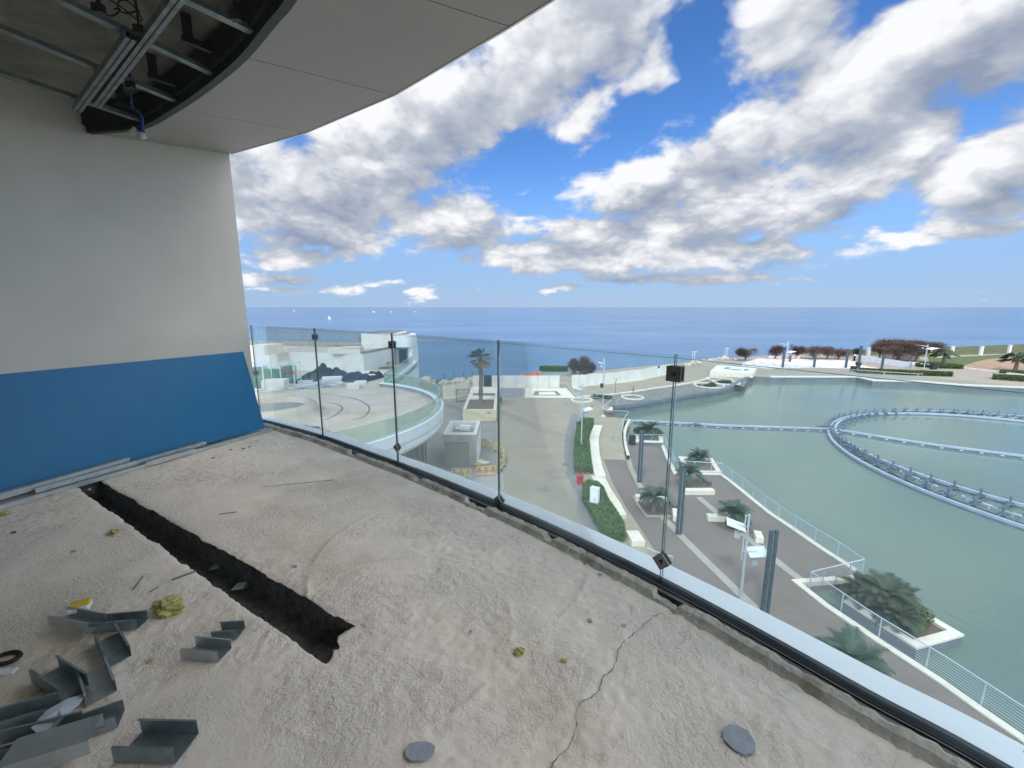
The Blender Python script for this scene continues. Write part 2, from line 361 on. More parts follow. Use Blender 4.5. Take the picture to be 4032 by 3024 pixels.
#--MATERIALS--
mat('concrete_floor', (.80,.70,.565), rough=.95, var=.09, vs=1.6, bump=1.0, bs=95, bdist=.012, stain=((.55,.475,.34), 1.1, .50, .5), detail=9)
def floor_bump():
    m = MATS['concrete_floor']; nt = m.node_tree; N, L = nt.nodes, nt.links; p = N['Principled BSDF']; g = N.new('ShaderNodeNewGeometry')
    def nz(sc, d, r=.6):
        n = N.new('ShaderNodeTexNoise'); n.inputs['Scale'].default_value = sc; n.inputs['Detail'].default_value = d; n.inputs['Roughness'].default_value = r; L.new(g.outputs['Position'], n.inputs['Vector']); return n
    mask = N.new('ShaderNodeMapRange'); L.new(nz(1.9, 6, .65).outputs[0], mask.inputs[0]); mask.inputs[1].default_value = .44; mask.inputs[2].default_value = .58; mask.inputs[3].default_value = .22; mask.inputs[4].default_value = 1.
    vo = N.new('ShaderNodeTexVoronoi'); vo.inputs['Scale'].default_value = 55; vo.inputs['Detail'].default_value = 2; vo.inputs['Randomness'].default_value = 1
    wn = nz(20, 4); av = N.new('ShaderNodeVectorMath'); av.operation = 'MULTIPLY_ADD'; L.new(wn.outputs['Color'], av.inputs[0]); av.inputs[1].default_value = (.07,) * 3; L.new(g.outputs['Position'], av.inputs[2]); L.new(av.outputs[0], vo.inputs['Vector'])
    h1 = N.new('ShaderNodeMath'); h1.operation = 'MULTIPLY_ADD'; L.new(vo.outputs['Distance'], h1.inputs[0]); h1.inputs[1].default_value = -.55; L.new(nz(38, 8, .72).outputs[0], h1.inputs[2])
    h2 = N.new('ShaderNodeMath'); h2.operation = 'MULTIPLY'; L.new(h1.outputs[0], h2.inputs[0]); L.new(mask.outputs[0], h2.inputs[1])
    b = N.new('ShaderNodeBump'); b.inputs['Strength'].default_value = 1; b.inputs['Distance'].default_value = .009; L.new(h2.outputs[0], b.inputs['Height']); L.new(b.outputs[0], p.inputs['Normal'])
floor_bump()
mat('recess_shade', (.10,.096,.085), rough=.95, var=.5, vs=20, bump=1, bs=60, bdist=.012)  # dark tone paints the shade inside the floor channel; also colours the crack
mat('mortar', (.50,.46,.37), rough=.95, var=.25, vs=9, bump=.8, bs=60, bdist=.01, stain=((.20,.16,.09), 5, .50, .6))
mat('render_wall', (.51,.475,.41), rough=.9, var=.08, vs=1.0, bump=.25, bs=160, bdist=.002, stain=((.46,.43,.365),.8,.55,.4))
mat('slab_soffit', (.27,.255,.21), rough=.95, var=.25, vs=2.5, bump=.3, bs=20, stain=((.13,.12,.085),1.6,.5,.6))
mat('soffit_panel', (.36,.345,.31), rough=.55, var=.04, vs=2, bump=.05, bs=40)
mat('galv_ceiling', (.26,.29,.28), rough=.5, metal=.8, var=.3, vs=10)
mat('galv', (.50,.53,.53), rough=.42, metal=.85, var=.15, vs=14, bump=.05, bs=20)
mat('galv_dull', (.27,.32,.32), rough=.5, metal=.7, var=.2, vs=22, bump=.05, bs=20)
mat('dark_metal', (.05,.055,.055), rough=.5, metal=.5, var=.2, vs=6)
mat('black_rubber', (.012,.013,.012), rough=.6, var=.2, vs=8)
mat('alu_white', (.80,.82,.81), rough=.45, metal=.1, var=.03, vs=2, spec=.5, stain=((.05,.06,.09),14,.70,.8))
mat('alu_bronze', (.20,.185,.165), rough=.4, metal=.8, var=.2, vs=9)
mat('steel_clamp', (.20,.20,.195), rough=.35, metal=.9, var=.15, vs=20)
mat('blue_board', (.003,.125,.265), rough=.45, var=.05, vs=3, spec=.35, stain=((.10,.30,.46),5.5,.66,.3))
mat('wool', (.42,.37,.13), rough=1, var=.35, vs=30, bump=1, bs=60)
mat('slate', (.33,.35,.37), rough=.85, var=.15, vs=20, bump=.3, bs=60)
mat('white_plastic', (.7,.71,.7), rough=.5, var=.05)
mat('yellow_tape', (.62,.42,.03), rough=.5, var=.1, vs=20)
mat('blue_cable', (.02,.05,.2), rough=.5)
mat('white_render', (.60,.60,.56), rough=.85, var=.07, vs=.7, bump=.1, bs=20, stain=((.45,.44,.38),.5,.58,.35))
mat('white_clad', (.66,.70,.71), rough=.5, var=.05, vs=.6, stain=((.5,.53,.53),.9,.55,.3))
mat('raw_concrete', (.27,.255,.225), rough=.95, var=.22, vs=1.2, bump=.3, bs=8, stain=((.11,.10,.085),1.5,.52,.6))
mat('terrace_screed', (.45,.40,.32), rough=.95, var=.12, vs=.35, stain=((.34,.28,.2),.22,.5,.55), detail=10)
mat('cream_stone', (.62,.57,.46), rough=.85, var=.10, vs=1.5, bump=.1, bs=15)
mat('cream_paint', (.62,.55,.36), rough=.85, var=.06, vs=1)
mat('soil', (.13,.095,.07), rough=1, var=.3, vs=6, bump=.6, bs=12, bdist=.03)
mat('bank_soil', (.30,.20,.12), rough=1, var=.25, vs=.6, bump=.6, bs=3, bdist=.1, stain=((.12,.13,.05),.35,.56,.8))
mat('turf', (.08,.11,.035), rough=1, var=.35, vs=1.1, bump=.8, bs=6, bdist=.1)
mat('scrub', (.09,.095,.035), rough=1, var=.45, vs=.5, bump=.8, bs=3, bdist=.3)
mat('hedge_leaf', (.06,.12,.03), rough=.8, var=.45, vs=3.5)
mat('hedge_dark', (.045,.075,.02), rough=.8, var=.45, vs=2)
mat('palm_leaf', (.065,.10,.045), rough=.6, var=.35, vs=3)
mat('palm_dead', (.22,.16,.08), rough=.9, var=.3, vs=3)
mat('cycad_leaf', (.03,.065,.035), rough=.5, var=.35, vs=4)
mat('shrub_leaf', (.035,.055,.025), rough=.7, var=.5, vs=2.2)
mat('shrub_pale', (.10,.13,.04), rough=.7, var=.5, vs=2.2)
mat('bark', (.16,.13,.10), rough=.95, var=.25, vs=6, bump=.6, bs=14, bdist=.04)
mat('twig', (.075,.05,.042), rough=1, var=.35, vs=1.2)
mat('twig_red', (.11,.075,.055), rough=1, var=.35, vs=.8)
mat('white_steel', (.60,.64,.66), rough=.4, metal=.3, var=.05)
mat('rail_steel', (.52,.57,.60), rough=.35, metal=.5, var=.05)
mat('column_paint', (.055,.085,.105), rough=.4, var=.25, vs=2.5, metal=.3)
mat('bin_black', (.02,.024,.026), rough=.45, var=.2)
mat('net_red', (.62,.20,.14), rough=.8)
mat('red_paint', (.45,.02,.02), rough=.4, var=.1)
mat('red_dull', (.28,.05,.05), rough=.7, var=.1)
mat('yellow_barrier', (.60,.48,.17), rough=.5, var=.08)
mat('orange_barrier', (.62,.38,.13), rough=.5, var=.08)
mat('hoarding', (.60,.585,.52), rough=.75, var=.06, vs=.5, stain=((.47,.48,.45),.6,.5,.45))
mat('hoarding_pale', (.60,.56,.46), rough=.8, var=.06, vs=.6)
mat('boulder', (.42,.36,.27), rough=.95, var=.3, vs=1.2, bump=.6, bs=3, bdist=.1)
mat('tarp', (.012,.018,.026), rough=.4, var=.3, vs=1.2, bump=.4, bs=3, bdist=.1)
mat('hose', (.52,.57,.58), rough=.6, var=.08, vs=3)
mat('block_white', (.62,.62,.58), rough=.9, var=.08, vs=2)
mat('door_dark', (.012,.02,.03), rough=.25, var=.2)
mat('shutter_grey', (.30,.29,.255), rough=.7, var=.12, vs=1.2)
mat('mesh_dark', (.05,.045,.04), rough=.8)
mat('wood', (.16,.13,.10), rough=.8, var=.2, vs=4)
mat('slat_grey', (.12,.115,.11), rough=.8, var=.2, vs=5)
mat('ring_metal', (.45,.52,.56), rough=.45, metal=.45, var=.12, vs=1)
mat('ring_dark', (.15,.18,.22), rough=.6, metal=.3, var=.3, vs=1.5)
mat('green_net', (.01,.16,.08), rough=.8, var=.2)
mat('cloth_dark', (.015,.015,.018), rough=.9); mat('cloth_grey', (.06,.06,.07), rough=.9); mat('skin', (.42,.26,.19), rough=.6); mat('hair', (.02,.015,.01), rough=.7)
mat('pool_stone', (.13,.15,.165), rough=.8, var=.25, vs=.8, bump=.3, bs=4, stain=((.24,.25,.25),.7,.6,.5))
mat('gravel_bed', (.19,.18,.16), rough=1, var=.5, vs=1.6, bump=1, bs=4, bdist=.15, stain=((.05,.08,.04),.45,.54,.7))
mat('asphalt', (.21,.21,.205), rough=.95, var=.16, vs=.6, stain=((.36,.355,.34),.55,.60,.7), bump=.2, bs=10)
mat('slate_strip', (.19,.185,.18), rough=.9, var=.12, vs=2)
mat('joint', (.20,.19,.16), rough=.95, var=.1, vs=2)
mat('cover_grey', (.13,.12,.115), rough=.8, var=.15, vs=3)
mat('sail_white', (.62,.64,.64), rough=.6, var=.02)
mat('ship_grey', (.25,.28,.32), rough=.6)
mat('leaf_dead', (.13,.085,.04), rough=.9, var=.3, vs=60)
mat('pebble_pale', (.5,.49,.46), rough=.9, var=.1)
paving('plaza_paving', (.30,.262,.195), .80, .30, .15, .07, rot=.25, msize=.012, stain=((.44,.43,.39), .21, .63, .55))
paving('prom_paving', (.17,.142,.118), .82, .40, .13, .06, rot=.6, msize=.012)
paving('white_paving', (.60,.56,.53), .62, 5.2, 5.2, .02, rot=.35, msize=.22)
paving('ramp_paving', (.32,.28,.195), .8, .30, .15, .07, rot=.1, msize=.012)
paving('stripe_paving', (.33,.315,.25), .8, .4, .2, .06, rot=.6, msize=.012)
paving('tactile', (.42,.43,.42), .60, 3.0, .20, .05, rot=1.35, msize=.05)
paving('shutter_slats', (.27,.26,.225), .78, 5, .12, .02, msize=.03)
glass('pane_clear', (.90,.955,.945), dust=.04, dcol=(.75, .84, .84))
glass('pane_green', (.83,.92,.87), dust=.07, dcol=(.66,.82,.72))
glass('pane_blue', (.80,.91,.90), dust=.07, dcol=(.60,.80,.82))
mat('glass_edge', (.03,.07,.065), rough=.2, var=.1, spec=.8)

def water_mat(name, deep, rough, scales, strength, dist, spec=.5, patch=None):
    m = bpy.data.materials.new(name); m.use_nodes = True; nt = m.node_tree; N, L = nt.nodes, nt.links; p = N['Principled BSDF']
    p.inputs['Roughness'].default_value = rough; p.inputs['IOR'].default_value = 1.333; p.inputs['Specular IOR Level'].default_value = spec
    g = N.new('ShaderNodeNewGeometry'); prev = None
    for (sx, sy, sc, wgt) in scales:
        mp = N.new('ShaderNodeMapping'); mp.inputs['Scale'].default_value = (sx, sy, 1); L.new(g.outputs['Position'], mp.inputs[0])
        mp.inputs['Rotation'].default_value = (0, 0, .35)
        n = N.new('ShaderNodeTexNoise'); n.inputs['Scale'].default_value = sc; n.inputs['Detail'].default_value = 4; L.new(mp.outputs[0], n.inputs[0])
        mm = N.new('ShaderNodeMath'); mm.operation = 'MULTIPLY'; mm.inputs[1].default_value = wgt; L.new(n.outputs[0], mm.inputs[0])
        if prev is None: prev = mm.outputs[0]
        else:
            ad = N.new('ShaderNodeMath'); ad.operation = 'ADD'; L.new(prev, ad.inputs[0]); L.new(mm.outputs[0], ad.inputs[1]); prev = ad.outputs[0]
    b = N.new('ShaderNodeBump'); b.inputs['Strength'].default_value = strength; b.inputs['Distance'].default_value = dist
    L.new(prev, b.inputs['Height']); L.new(b.outputs[0], p.inputs['Normal'])
    mp = N.new('ShaderNodeMapping'); L.new(g.outputs['Position'], mp.inputs[0]); ps, d2, pscale = patch
    mp.inputs['Scale'].default_value = (*pscale, 1)
    n = N.new('ShaderNodeTexNoise'); n.inputs['Scale'].default_value = ps; n.inputs['Detail'].default_value = 5; L.new(mp.outputs[0], n.inputs[0])
    r = N.new('ShaderNodeValToRGB'); r.color_ramp.elements[0].position = .35; r.color_ramp.elements[1].position = .65
    r.color_ramp.elements[0].color = (*deep, 1); r.color_ramp.elements[1].color = (*d2, 1); L.new(n.outputs[0], r.inputs[0])
    L.new(r.outputs[0], p.inputs['Base Color']); MATS[name] = m
water_mat('sea_water', (.065,.145,.25), .25, [(1, .5, .12, 1.0), (1, .6, .45, .8), (1, 1, .02, 1.5)], 1.0, 1.6, patch=(.004, (.095,.195,.295), (1, 3)))
water_mat('pool_water', (.12,.162,.125), .05, [(1, .45, 1.6, .6), (1, .6, 4.5, .25), (1, 1, .12, 1.2)], .85, .07, spec=1.0, patch=(.05, (.135,.185,.145), (1, 1)))

# ------------------------------------------------------------------ the setting
def flat(name, outer, m, z, holes=(), skirt=None):
    polys = [[V((p[0], p[1], z)) for p in outer]] + [[V((p[0], p[1], z)) for p in h] for h in holes]
    tris = tessellate_polygon(polys); vs = [p for q in polys for p in q]; b = MB()
    fs = []
    for t in tris:
        a_, b_, c_ = (vs[i] for i in t)
        fs.append(tuple(t) if (b_ - a_).cross(c_ - a_).z > 0 else tuple(t)[::-1])
    b.add(vs, fs)
    if skirt is not None:
        k = 0
        for q in polys:
            n = len(q); A = sum(q[i].x * q[(i + 1) % n].y - q[(i + 1) % n].x * q[i].y for i in range(n))
            out_ccw = A > 0; is_hole = k > 0
            for i in range(n):
                p0, p1 = q[i], q[(i + 1) % n]; f = [(p0.x, p0.y, skirt), (p1.x, p1.y, skirt), (p1.x, p1.y, z), (p0.x, p0.y, z)]
                b.add(f, [(0, 1, 2, 3) if out_ccw != is_hole else (3, 2, 1, 0)])
            k += 1
    return b.build(name, m)
def patch(name, pts, m, lift=.004, base=PZ):
    o = flat(name, [(p[0], p[1]) for p in pts], m, base + lift); return structure(o)

# pool edge in plan (survey of the coping), plus the promenade below plaza level
coping_w = catmull(xy(WP('E', [(600,938),(850,908),(1200,853),(1600,787),(2212,682)], PZ)) + xy(WP('D', [(700,790),(830,728)], PZ)), 3)
walk_edge = xy(WP('R3', [(1690,1135)], PZ)) + xy(WP('E', [(765,1560),(735,1400),(742,1250),(775,1130),(845,1106),(520,1070),(600,1000)], PZ))
far_edge = xy(WP('D', [(1050,740),(2130,742)], PZ)) + xy(WP('C', [(410,750),(1000,765),(1500,805),(2208,835)], PZ))
east = [(150,72),(170,45),(175,0),(150,-60),(60,-80),(9.6,-80)]
west_low = [(9.6,-20),(9.6,8)] + xy(WP('R5', [(1300,1450),(1080,1130),(910,860),(815,720),(690,490),(600,240)], RZ))
west_hi = xy(WP('R5', [(600,240)], PZ))
hole = west_low + walk_edge + xy(coping_w) + far_edge + east
shore = xy(WP('S', [(1720,1495),(2050,1478),(2250,1470),(2500,1445),(2620,1435),(2800,1415),(2950,1405),(3150,1390),(3300,1380),(3500,1375),(3700,1370),(3850,1362),(4032,1355)], PZ))
land = [(-130,-90),(-130,96),(-60,98)] + shore + [(330,235),(480,260),(520,-90)]
structure(flat('plaza_ground', land, 'plaza_paving', PZ, [hole], skirt=SZ - 2))
structure(flat('sea', [(-60000,-3000),(60000,-3000),(60000,80000),(-60000,80000)], 'sea_water', SZ))
structure(flat('pool_water', [(8.5,-85),(190,-85),(190,112),(8.5,112)], 'pool_water', WZ))
structure(flat('pool_bed', [(8.5,-85),(190,-85),(190,112),(8.5,112)], 'pool_stone', WZ - 1.2))
# stone face of the pool walls, a skin just proud of the ground's own edge
b = MB(); b.strip([V((p[0], p[1], 0)) for p in walk_edge[3:] + xy(coping_w) + far_edge + east[:3]], [.06, .06], [WZ - .5, PZ - .12])
structure(b.build('pool_wall', 'pool_stone'))
b = MB(); b.strip([V((p[0], p[1], 0)) for p in far_edge + east[:3]], [.12, .12, -1.1, -1.1], [PZ - .12, PZ + .10, PZ + .10, PZ])
structure(b.build('pool_coping', 'cream_stone'))
b = MB(); b.strip([V((p[0], p[1], 0)) for p in xy(coping_w)], [.30, .30, -.55, -.55], [PZ - .25, PZ + .28, PZ + .28, PZ])
tag(b.build('garden_wall', 'pool_stone'), 'low curved grey stone wall between the pool and the pebble bed', 'wall')
# promenade deck
prom_edge = xy(WP('R5', [(1180,232),(1245,358),(1640,368),(1760,457),(1900,572),(2070,708)], RZ)) + xy(WP('R6', [(800,115),(990,245),(1100,315),(1268,428),(850,458),(1020,592),(1170,692),(1330,802),(1510,917),(1710,1047),(1950,1217),(2212,1397)], RZ)) + [(20.3,9),(20.4,0),(19.5,-20)]
tip = xy(WP('R3', [(1700,1120),(1690,1000),(1770,992),(2015,992)], RZ))
prom = tip + prom_edge + [(9.5,-20)] + west_low[1:]
b = MB(); b.prism(prom, WZ - 1.1, RZ); structure(b.build('promenade', 'prom_paving'))
pe = tip[2:] + prom_edge
b = MB(); b.strip([V((p[0], p[1], 0)) for p in pe], [-.05, -.05, .32, .32], [RZ - .22, RZ + .07, RZ + .07, RZ - .001])
structure(b.build('promenade_kerb', 'cream_stone'))
# the narrow paved walk that ramps down from plaza to promenade, raised a hair over the ground
walk = xy(WP('R3', [(1485,825),(1465,950),(1470,1050),(1490,1127),(1688,1133),(1680,1090),(1660,1000),(1655,880),(1670,800),(1475,748),(1415,790)], PZ))
patch('ramp_walk', walk, 'ramp_paving', .010)
q = [W('R3', 1488, 1129, PZ), W('R3', 1690, 1135, PZ), W('R5', 880, 520, RZ), W('R5', 700, 520, RZ)]
b = MB(); b.add([(p.x, p.y, p.z + (.012 if i < 2 else .004)) for i, p in enumerate(q)] + [(p.x, p.y, RZ - .1) for p in q], [(3, 2, 1, 0), (0, 1, 5, 4), (1, 2, 6, 5), (3, 0, 4, 7)]); structure(b.build('ramp', 'prom_paving'))
# stripes in the promenade
def stripe(pts, w, m='stripe_paving', base=RZ, lift=.008):
    b = MB(); b.strip([V((p[0], p[1], 0)) for p in pts], [w / 2, -w / 2], [base + lift] * 2); b.f = [f[::-1] for f in b.f] if False else b.f
    return structure(b.build('paving_band', m))
stripe(xy(WP('R5', [(822,215),(850,320),(905,430),(960,520)], RZ)), .5)
stripe(xy(WP('R5', [(880,560),(930,650),(1000,735),(1200,735)], RZ)), .35)
stripe(xy(WP('R5', [(1130,745),(1260,880),(1500,1120),(1870,1480),(2200,1800)], RZ)), .55)
stripe(xy(WP('R5', [(1440,570),(1580,690),(1900,950),(2212,1200)], RZ)) + xy(WP('R6', [(868,445)], RZ)), .55)
stripe(xy(WP('R3', [(1250,730),(1215,850),(1190,1000),(1200,1150),(1240,1300),(1330,1450)], PZ)) + xy(WP('R5', [(430,700),(560,900)], PZ)), 1.0, 'slate_strip', PZ, .006)
stripe(xy(WP('R3', [(1400,655),(1330,720),(1270,790)], PZ)), .7, 'slate_strip', PZ, .009)
# big patches
patch('service_yard', xy(WP('R3', [(60,620),(210,600),(340,620),(270,800),(555,790),(565,1000),(560,1230),(90,1230),(0,1100),(-200,900),(-150,700)], PZ)), 'asphalt')
patch('tactile_pavement', xy(WP('R3', [(620,1250),(640,1500),(300,1400),(300,1250)], PZ)), 'tactile', .006)
patch('white_plaza', xy(WP('D', [(690,600),(720,560),(905,510),(1440,517),(2070,520)], PZ)) + xy(WP('C', [(180,505),(240,560),(520,608),(0,603)], PZ)) + xy(WP('D', [(1600,625),(1000,634)], PZ)), 'white_paving')
patch('pebble_bed', xy(WP('E', [(280,800),(850,730),(1200,675),(1560,625),(1850,575),(2060,505),(2212,560),(2500,640)], PZ)) + [(p[0] - .45, p[1] + .45) for p in xy(coping_w)][::-1], 'gravel_bed', .012)
patch('memorial_paving', xy(WP('R3', [(810,588),(1255,590),(1170,505),(815,505)], PZ)), 'cream_stone', .006)
patch('memorial_inlay', xy(WP('R3', [(880,570),(1130,570),(1090,530),(900,530)], PZ)), 'slate_strip', .010)
patch('memorial_slab', xy(WP('R3', [(930,563),(1090,563),(1065,537),(935,537)], PZ)), 'cream_stone', .014)
patch('paving_square', xy(WP('R3', [(585,585),(800,583),(785,508),(590,508)], PZ)), 'asphalt', .006)
patch('grass', xy(WP('C', [(1060,470),(1180,478),(1350,470),(1700,455),(2000,435),(2212,440),(2700,450),(2700,520),(2212,500),(2050,470),(1750,520),(1620,560),(1500,570),(1200,560),(1080,530)], PZ)), 'turf')
patch('bank', xy(WP('C', [(1495,572),(1640,525),(1780,495),(2050,473),(2212,490),(2900,520),(2900,660),(2212,650),(1900,640),(1650,620),(1560,605)], PZ)), 'bank_soil', .012)
patch('scrubland', shore[8:] + [(330,232),(330,215)] + xy(WP('C', [(2212,425),(1900,432),(1400,448),(1100,462),(960,470),(800,450),(700,455),(120,452),(0,452)], PZ)) , 'scrub', .008)
patch('tree_bed', xy(WP('C', [(600,515),(850,520),(830,550),(700,548),(590,535)], PZ)), 'soil', .008)
# joints across the esplanade
for p, q in (((240,640),(540,740)), ((520,628),(830,700)), ((760,590),(1190,680)), ((980,560),(1400,640)), ((1300,500),(1560,560))):
    stripe(xy(WP('E', [p, q], PZ)), .22, 'joint', PZ, .005)
b = MB(); b.strip([V((p[0], p[1], 0)) for p in catmull(xy(WP('E', [(90,785),(500,757),(850,717),(1200,663),(1560,612),(1830,562),(2050,497)], PZ)), 4)], [.2, .2, -.2, -.2], [PZ, PZ + .14, PZ + .14, PZ])
structure(b.build('esplanade_kerb', 'cream_stone'))
for pts in ([(1150,598),(1500,605),(2212,690),(2600,720)],):
    b = MB(); b.strip([V((p[0], p[1], 0)) for p in catmull(xy(WP('C', pts, PZ)), 4)], [.25, .25, -.25, -.25], [PZ, PZ + .3, PZ + .3, PZ])
    structure(b.build('garden_kerb', 'cream_stone'))
def cover(c, pts, base=PZ):
    P = xy(WP(c, pts, base)); cx = sum(p[0] for p in P) / len(P); cy = sum(p[1] for p in P) / len(P)
    b = MB(); loop = [V((p[0], p[1], 0)) for p in P]; b.strip(loop, [.05, -.05], [base + .012] * 2, closed=True)
    return b, (cx, cy)
for k, (c, pts, lab) in enumerate((('R3', [(1015,1228),(1170,1228),(1185,1280),(1045,1283)], 'largest square inspection cover in the plaza paving'),
        ('R3', [(920,1375),(1003,1375),(1003,1408),(925,1410)], 'small framed inspection cover nearest the balcony'),
        ('R3', [(1170,643),(1250,645),(1252,658),(1180,658)], 'far inspection cover before the white memorial paving'),
        ('R3', [(1235,702),(1280,702),(1275,720),(1230,718)], 'small inspection cover beside the slate band'),
        ('R3', [(1573,935),(1632,935),(1632,960),(1573,960)], 'inspection cover in the narrow ramp walk'))):
    b, c0 = cover(c, pts); tag(b.build('inspection_cover', 'cover_grey', origin=(c0[0], c0[1], PZ)), lab, 'manhole cover', 'inspection covers in the paving')
b = MB(); P = xy(WP('R3', [(1138,1160),(1195,1160),(1195,1180),(1138,1180)], PZ)); b.prism(P, PZ + .004, PZ + .014)
tag(b.build('drain_grate', 'cover_grey', origin=(P[0][0], P[0][1], PZ)), 'dark drain grate at the edge of the plaza beside the slate band', 'drain grate')
#--TERRACE--
def circ(cx, cy, r, a0, a1, n): return [V((cx + r * math.cos(a0 + (a1 - a0) * i / n), cy + r * math.sin(a0 + (a1 - a0) * i / n), 0)) for i in range(n + 1)]
FZ = TZ - .42                                             # terrace floor
CX, CY, RO = -20.4, 34.8, 14.45
def aat(p): return math.atan2(p[1] - CY, p[0] - CX)
corner = W('B', 540, 690, TZ); aend = aat(corner)
corner = V((CX + (RO - .55) * math.cos(aend), CY + (RO - .55) * math.sin(aend), 0))
arc = circ(CX, CY, RO, -1.9, aend, 72)
diag = xy(WP('B', [(640,640),(760,560),(900,455),(1030,350),(1078,290)], TZ))
tb = thing('terrace_building', 'low white building with a round concrete roof terrace left of the paved plaza', 'building', (CX, CY, PZ))
foot = xy(arc) + diag + [(-16.3, 71.8), (-62, 80), (-62, 12), (-30, 12)]
b = MB(); b.prism(foot, FZ - .5, FZ); b.build('terrace_floor', 'terrace_screed', tb)
path = arc + [V((p[0], p[1], 0)) for p in diag]
b = MB(); b.strip(path, [-.55, -.55, -.02, -.02], [FZ, TZ - .02, TZ - .02, TZ - .3]); b.build('parapet', 'raw_concrete', tb)
b = MB(); b.strip(path, [-.62, -.62, .05, .05], [TZ - .05, TZ, TZ, TZ - .06]); b.build('parapet_cap', 'white_clad', tb)
b = MB(); b.strip(arc, [.03, .03, .0, -.25, -.9], [TZ - .06, TZ - .8, TZ - 1.3, TZ - 1.62, TZ - 1.7])
b.strip(arc, [.034, .034], [TZ - .82, TZ - .80]); b.build('fascia', 'white_clad', tb)
b = MB(); b.strip(arc, [.036, .036], [TZ - .84, TZ - .80])
for i in range(4, len(arc) - 1, 5):
    p = arc[i]; d = V((p.x - CX, p.y - CY, 0)).normalized(); b.bar(p + d * .03 + V((0, 0, TZ - 1.3)), p + d * .03 + V((0, 0, TZ - .08)), .02, .012, up=d)
b.build('fascia_joint', 'cover_grey', tb)
b = MB(); low = circ(CX, CY, RO - 1.6, -1.9, aend - .25, 60); b.strip(low, [0, 0], [PZ, TZ - 1.7]); b.build('wall', 'white_render', tb)
for k, (a0, a1) in enumerate(((-1.35, -.80), (-.62, .1), (.3, .8))):
    q = circ(CX, CY, RO - 1.55, a0, a1, 14); b = MB(); b.strip(q, [0, 0], [PZ + .1, TZ - 1.9]); w_ = b.build('window', 'door_dark', tb)
    b = MB()
    for i in range(0, 15, 2): b.bar(q[i] + V((0, 0, PZ + .1)), q[i] + V((0, 0, TZ - 1.9)), .09, .09)
    b.strip(q, [.05, .05], [PZ + 2.3, PZ + 2.4]); b.build('frame', 'galv_dull', w_, origin=tb.location)
b = MB(); b.strip([V((p[0], p[1], 0)) for p in [tuple(corner)[:2]] + diag], [.0, .0], [PZ, TZ - .05]); b.build('side_wall', 'white_clad', tb)
# central ring
b = MB(); ring = circ(-19.97, 34.66, 1, 0, 2 * PI, 64)[:-1]
prof = [(1.5, FZ + .35), (1.72, FZ + .95), (1.86, FZ + 1.0), (2.05, FZ + .86), (2.4, FZ + .80), (2.55, FZ + .45), (2.9, FZ + .08), (3.3, FZ + .01)]
b.strip(ring, [p[0] for p in prof], [p[1] for p in prof], closed=True); b.sm = [True] * len(b.f); b.build('ring_upstand', 'raw_concrete' if 0 else 'terrace_screed', tb)
b = MB(); b.prism(xy(circ(-19.97, 34.66, 2.6, 0, 2 * PI, 48)[:-1]), FZ + .1, FZ + .55); b.build('ring_fill', 'asphalt', tb)
# grooves in the screed
for pts in ([(690,778),(880,785),(1040,805),(1130,830),(1190,860),(1225,895),(1215,940),(1170,980),(1080,1003)], [(865,853),(940,865),(985,890),(985,915),(940,955),(850,1000)]):
    b = MB(); b.strip(catmull(xy(WP('R2', pts, FZ)), 4), [.07, -.07], [FZ + .006] * 2); b.build('floor_groove', 'soil', tb)
# glass balustrade
gb = thing('glass_balustrade', 'curved frameless green glass balustrade round the roof terrace', 'balustrade', (CX, CY, TZ))
segs = circ(CX, CY, RO - .22, -1.62, aend, 26)
dd = [V((p[0], p[1], 0)) for p in diag]; off = []
for i, p in enumerate(dd[:-1]): off.append(p + V((-.28, -.2, 0)))
segs2 = [segs[-1]] + off
def pane(p, q, z0, h, m, parent, t=.03, gap=.012, edge=True):
    d = (q - p).normalized(); b = MB(); b.bar(p + d * gap + V((0, 0, z0 + h / 2)), q - d * gap + V((0, 0, z0 + h / 2)), t, h, up=(0, 0, 1)); o = b.build('glass_pane', m, parent)
    return o
for S_ in (segs, segs2):
    for i in range(len(S_) - 1): pane(S_[i], S_[i + 1], TZ, 1.15, 'pane_green', gb)
b = MB(); b.strip(segs + off, [.03, .03, -.03, -.03], [TZ + 1.14, TZ + 1.175, TZ + 1.175, TZ + 1.14]); b.build('top_rail', 'rail_steel', gb)
b = MB(); b.strip(segs + off, [.06, .06, -.06, -.06], [TZ, TZ + .1, TZ + .1, TZ]); b.build('base_channel', 'rail_steel', gb)
# ---- white low block with flat roof behind the terrace
lb = thing('flat_roofed_annex', 'long low white annex with a flat roof along the back of the terrace', 'building', (-30, 60, FZ))
R1_ = W('R2', 1182, 590, FZ); L1_ = V((-47, 64.0, FZ)); zt = -4.93
dirx = (R1_ - L1_).normalized(); nrm_ = V((-dirx.y, dirx.x, 0))
def q4(a_, b_, dep, o=0): return [tuple((a_ + nrm_ * o)[:2]), tuple((b_ + nrm_ * o)[:2]), tuple((b_ + nrm_ * (o + dep))[:2]), tuple((a_ + nrm_ * (o + dep))[:2])]
b = MB(); b.prism(q4(L1_, R1_, 9.5), PZ, zt); b.build('wall', 'white_render', lb)
b = MB(); b.prism(q4(L1_, R1_ - dirx * .35, 8.6, .55), zt, zt + .02); b.build('roof', 'terrace_screed', lb)
b = MB(); b.prism(q4(L1_, R1_, .5, 9.05), zt, zt + .75); b.prism(q4(R1_ - dirx * .3, R1_, 9.5, 0), zt, zt + .35); b.build('roof_kerb', 'raw_concrete', lb)
Pq = W('A', 1490, 200, zt); Qq = W('A', 2050, 195, zt)
b = MB(); b.prism(q4(Pq, Qq, 1.0, .3), zt + .02, zt + .85); b.build('roof_duct', 'hoarding_pale', lb)
